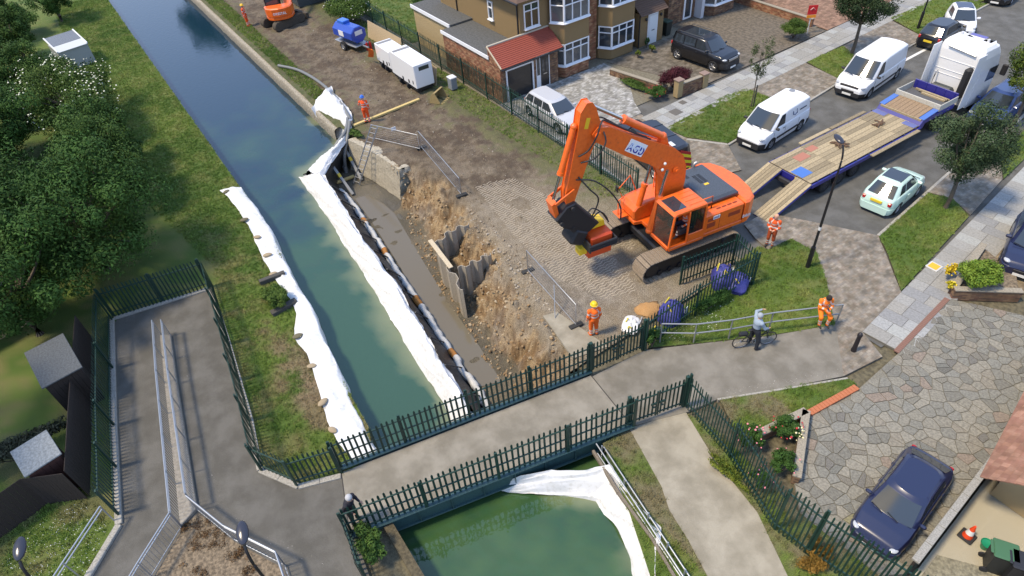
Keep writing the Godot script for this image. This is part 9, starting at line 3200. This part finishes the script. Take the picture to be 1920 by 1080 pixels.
func shed(label: String, at: Vector3, turn: float, s: Vector3, roof: Material, walls: Material):
	var o = thing("garden_shed", label, "shed", at, turn, "garden sheds")
	for z in [-1.0, 1.0]:
		var n = int(s.x / 0.16)
		for k in n:
			var m = Mesher.new()
			m.box(v3(-s.x * 0.5 + (k + 0.5) * s.x / n, s.y * 0.5, z * s.z * 0.5), v3(s.x / n - 0.008, s.y, 0.03))
			part(o, "wall_board", m, walls)
	for x in [-1.0, 1.0]:
		var n = int(s.z / 0.16)
		for k in n:
			var m = Mesher.new()
			m.box(v3(x * s.x * 0.5, s.y * 0.5, -s.z * 0.5 + (k + 0.5) * s.z / n), v3(0.03, s.y, s.z / n - 0.008))
			part(o, "wall_board", m, walls)
	var m = Mesher.new()
	m.box(v3(0, s.y + 0.05, 0), v3(s.x + 0.2, 0.06, s.z + 0.2), 0.01, Basis(Vector3.RIGHT, 0.06))
	part(o, "roof", m, roof)

func build_corners():
	var brick = mats["red_brick"]
	var stock = mats["stock_brick"]
	var wood = rough_mat("dark_fence", Color(0.018, 0.013, 0.01), Color(0.045, 0.032, 0.024), 2.0)
	low_wall("low yellow brick wall of the rose bed along the lawn", [v2(12.72, -6.11), v2(14.65, -5.76)], 0.3, stock, false)
	low_wall("low yellow brick wall of the rose bed along the drive", [v2(14.65, -5.76), v2(12.31, -4.35)], 0.3, stock, false)
	var rc = thing("brick_edging", "row of bright red bricks edging the drive by the lawn", "edging", v3(15.92, 0, -5.57))
	var ea = v3(14.84, 0, -5.72) - rc.position
	var eb = v3(17.07, 0, -5.41) - rc.position
	for k in 16:
		var m = Mesher.new()
		m.box(Vector3.ZERO, v3(ea.distance_to(eb) / 16.0 - 0.012, 0.1, 0.24), 0.008)
		var b = part(rc, "brick", m, rough_mat("red_edge", Color(0.34, 0.10, 0.04), Color(0.5, 0.17, 0.075), 3.0))
		b.position = ea.lerp(eb, (k + 0.5) / 16.0) + v3(0, 0.03, 0)
		b.rotation.y = -atan2(eb.z - ea.z, eb.x - ea.x)
	var rl = thing("brick_line", "line of dull red bricks between footway slabs and drive", "edging", v3(21.46, 0, -5.8))
	ea = v3(19.63, 0, -5.52) - rl.position
	eb = v3(23.67, 0, -5.89) - rl.position
	for k in 40:
		var m = Mesher.new()
		m.box(Vector3.ZERO, v3(ea.distance_to(eb) / 40.0 - 0.01, 0.06, 0.2), 0.006)
		var b = part(rl, "brick", m, rough_mat("dull_edge", Color(0.15, 0.075, 0.055), Color(0.25, 0.135, 0.1), 3.0))
		b.position = ea.lerp(eb, (k + 0.5) / 40.0)
		b.rotation.y = -atan2(eb.z - ea.z, eb.x - ea.x)
	low_wall("brick planter wall facing the crazy paving under the laurel", [v2(23.88, -5.88), v2(25.7, -4.24)], 0.4, stock, false)
	low_wall("brick planter wall along the footway by the yellow plants", [v2(24, -5.95), v2(27.47, -6.61)], 0.35, stock, false)
	structure("planter_soil", poly_sheet([v2(24.06, -5.89), v2(27.43, -6.54), v2(26.81, -4.95), v2(25.79, -4.32)], 0.22, 0.2), rough_mat("bed_soil", Color(0.10, 0.075, 0.045), Color(0.24, 0.185, 0.12), 0.6))
	structure("patio", poly_sheet([v2(12.3, -0.55), v2(17.4, -0.95), v2(26, 0.5), v2(26, 14), v2(12.3, 14)], -0.02, 0.05), rough_mat("patio_gravel", Color(0.30, 0.265, 0.17), Color(0.47, 0.42, 0.3), 1.0, 0.95, 5.0, 0.09))
	structure("mossy_yard", poly_sheet([v2(11.0, -0.3), v2(13.6, -0.5), v2(14.8, 1.2), v2(13.5, 6), v2(11.0, 6)], -0.012, 0.05), rough_mat("mossy", Color(0.13, 0.125, 0.07), Color(0.27, 0.245, 0.165), 0.5))
	var fa = v3(12.3, 0, -0.72)
	var fb = v3(18.9, 0, -1.25)
	var f = thing("boundary_fence", "weathered concrete-capped boundary fence between drive and bungalow yard", "fence", (fa + fb) * 0.5)
	for k in 9:
		var a = fa.lerp(fb, k / 9.0) - f.position
		var b = fa.lerp(fb, (k + 1) / 9.0) - f.position
		var m = Mesher.new()
		m.bar(a + v3(0, 0.45, 0), b + v3(0, 0.45, 0) - (b - a).normalized() * 0.01, 0.06, 0.85, 0.005)
		part(f, "fence_panel", m, wood)
		m = Mesher.new()
		m.bar(a + v3(0, 0.93, 0), b + v3(0, 0.93, 0) - (b - a).normalized() * 0.015, 0.2, 0.08, 0.01)
		part(f, "coping", m, rough_mat("grey_cap", Color(0.2, 0.19, 0.165), Color(0.34, 0.325, 0.285), 1.5))
	var bg = thing("bungalow", "bungalow corner with pinkish-brown tiled roof and white gutter", "house", v3(20, 0, 2))
	var c = bg.position
	wall_box(bg, "wall", v3(16.6, 0, -0.6) - c, v3(24, 1.95, 6) - c, mats["pale_dash"])
	var tile = sett_mat("pink_tile", 1.6, 10, 10, Color(0.17, 0.09, 0.06), [Color(0.31, 0.16, 0.105), Color(0.34, 0.185, 0.125), Color(0.28, 0.14, 0.095)], 29)
	var dn = v3(0.62, 0.0, 0.8)
	tiled_slope(bg, "tile_course", v3(15.15, 2.0, -0.95) - c, v3(24.0, 2.0, -2.6) - c, v3(0.3, 1.1, 1.65), 12, tile)
	var m = Mesher.new()
	m.bar(v3(15.5, 2.2, 0.9) - c, v3(15.9, 3.1, 2.0) - c, 0.1, 0.1, 0.02)
	part(bg, "gutter", m, mat(0.6, 0.63, 0.66, 0.4))
	wheelie_bin("green-lidded wheelie bin by the patio edge", v3(14.44, 0, 0.55), deg_to_rad(30), mat(0.015, 0.017, 0.016, 0.6), mat(0.05, 0.13, 0.06, 0.5))
	wheelie_bin("black wheelie bin with a white label between its neighbours", v3(14.53, 0, 0.99), deg_to_rad(30), mat(0.015, 0.015, 0.018, 0.6), mat(0.02, 0.02, 0.024, 0.5))
	wheelie_bin("blue-lidded wheelie bin at the row's end", v3(14.58, 0, 1.35), deg_to_rad(30), mat(0.015, 0.015, 0.018, 0.6), mat(0.02, 0.16, 0.5, 0.5))
	wheelie_bin("dark wheelie bin beside the white front door", v3(34.5, 0, -32.4), 0.0, mat(0.012, 0.018, 0.016, 0.6), mat(0.02, 0.05, 0.035, 0.5))
	var o = thing("traffic_cone", "orange and white traffic cone on the yard by the bins", "cone", v3(14.76, 0, -0.3))
	m = Mesher.new()
	m.box(v3(0, 0.03, 0), v3(0.4, 0.06, 0.4), 0.02)
	part(o, "base", m, mat(0.02, 0.02, 0.02, 0.8))
	for q in [[0.06, 0.22, 0.14, 0.11, 0], [0.22, 0.4, 0.11, 0.075, 1], [0.4, 0.62, 0.075, 0.03, 0]]:
		m = Mesher.new()
		m.cyl(v3(0, q[0], 0), v3(0, q[1], 0), q[2], q[3], 12)
		part(o, "sleeve" if q[4] else "cone_section", m, mat(0.7, 0.7, 0.68, 0.6) if q[4] else mat(0.7, 0.06, 0.01, 0.6))
	o = thing("flower_pot", "round green plastic pot on the yard by the cone", "pot", v3(14.83, 0, 0.15))
	m = Mesher.new()
	m.lathe([v2(0.1, 0), v2(0.15, 0.24), v2(0.17, 0.25), v2(0.16, 0.22), v2(0.0, 0.2)], Transform3D(), 14)
	part(o, "pot", m, mat(0.01, 0.22, 0.1, 0.4))
	var felt = rough_mat("shed_felt", Color(0.06, 0.068, 0.072), Color(0.1, 0.11, 0.115), 1.0)
	shed("dark timber shed with flat grey roof by the ramp fence", v3(-6.2, 0, -23.4), deg_to_rad(8), v3(1.2, 1.9, 2.1), felt, wood)
	shed("red-brown shed with pale sheet roof behind the garden fence", v3(-7.25, 0, -19.3), deg_to_rad(12), v3(0.95, 1.75, 1.15), rough_mat("pale_sheet_roof", Color(0.17, 0.19, 0.19), Color(0.27, 0.29, 0.29), 0.8), rough_mat("red_boards", Color(0.05, 0.018, 0.012), Color(0.09, 0.035, 0.024), 2.0))
	for b in [["dark close-boarded fence between daisy lawn and the sheds", [v3(-6.7, 0, -18.08), v3(-7.88, 0, -18.73), v3(-9.36, 0, -18.32), v3(-10.58, 0, -18.14)]], ["dark close-boarded fence behind the ramp palisade", [v3(-5.26, 0, -26.11), v3(-6.11, 0, -21.29), v3(-6.64, 0, -18.15)]]]:
		o = thing("board_fence", b[0], "fence", b[1][0])
		for k in b[1].size() - 1:
			var a: Vector3 = b[1][k] - o.position
			var e: Vector3 = b[1][k + 1] - o.position
			var n = int(a.distance_to(e) / 0.15)
			for i in n:
				m = Mesher.new()
				m.box(v3(0, 0.8, 0), v3(a.distance_to(e) / n - 0.006, 1.6, 0.022))
				var s = part(o, "fence_board", m, wood)
				s.position = a.lerp(e, (i + 0.5) / n)
				s.rotation.y = -atan2(e.z - a.z, e.x - a.x)
	o = thing("greenhouse", "white-framed greenhouse with dusty glass roof beyond the elder", "greenhouse", v3(-1.3, 0, -60.8), deg_to_rad(10))
	o.scale = Vector3.ONE * 0.8
	m = Mesher.new()
	m.box(v3(0, 0.9, 0), v3(2.7, 1.8, 3.2))
	part(o, "wall", m, mat(0.3, 0.32, 0.32, 0.5))
	m = Mesher.new()
	m.slab(v3(-1.4, 1.85, 1.7), v3(1.4, 1.85, 1.7), v3(1.4, 2.1, 0.5), v3(-1.4, 2.1, 0.5), v3(0, -0.05, 0))
	part(o, "solid_roof", m, mat(0.5, 0.52, 0.52, 0.6))
	m = Mesher.new()
	m.slab(v3(-1.3, 2.12, 0.5), v3(1.3, 2.12, 0.5), v3(1.3, 2.4, -1.7), v3(-1.3, 2.4, -1.7), v3(0, -0.04, 0))
	part(o, "glass_roof", m, rough_mat("dusty_glass", Color(0.1, 0.11, 0.12), Color(0.2, 0.21, 0.22), 1.5, 0.2))
	for s in [-1.0, 1.0]:
		m = Mesher.new()
		m.bar(v3(s * 1.36, 1.9, 1.7), v3(s * 1.36, 2.42, -1.75), 0.12, 0.1, 0.01)
		part(o, "frame_rail", m, mat(0.7, 0.72, 0.72, 0.5))
	o = thing("garden_building", "low garden building with white fascia under the dark trees", "building", v3(-10.0, 0, -31.5), deg_to_rad(14))
	m = Mesher.new()
	m.box(v3(0, 1.2, 0), v3(4.6, 2.4, 5.5))
	part(o, "wall", m, mats["pale_dash"])
	m = Mesher.new()
	m.box(v3(0, 2.45, 0), v3(4.8, 0.14, 5.7), 0.02)
	part(o, "flat_roof", m, felt)
	m = Mesher.new()
	m.box(v3(0.0, 2.4, 2.88), v3(4.8, 0.2, 0.05))
	part(o, "fascia", m, mat(0.7, 0.71, 0.72, 0.5))
	o = thing("outfall_beam", "dark concrete outfall beam above the bush on the bank", "beam", v3(2.22, 0, -25.11))
	m = Mesher.new()
	m.bar(v3(1.69, 0.12, -25) - o.position, v3(2.86, 0.12, -24.89) - o.position, 0.22, 0.24, 0.02)
	part(o, "beam", m, rough_mat("dark_concrete", Color(0.045, 0.043, 0.04), Color(0.09, 0.085, 0.075), 1.5))
	m = Mesher.new()
	m.bar(v3(1.44, 0.05, -22.67) - o.position, v3(2.61, 0.05, -22.78) - o.position, 0.3, 0.3, 0.02)
	part(o, "lower_beam", m, rough_mat("dark_concrete", Color(0.045, 0.043, 0.04), Color(0.09, 0.085, 0.075), 1.5))

# everything
func _ready():
	rng.seed = 11
	camera_and_light()
	dam_line = [v2(6.92, -34.05), v2(6.77, -31.69), v2(6.27, -26.83), v2(5.89, -22.27), v2(5.57, -18.48), v2(5.1, -14.31), v2(4.97, -13.5)]
	build_ground()
	build_surfaces()
	build_walls()
	build_fences()
	build_dam()
	excavator()
	mini_digger()
	build_vehicles()
	build_houses()
	build_people()
	build_plants()
	build_site()
	build_corners()
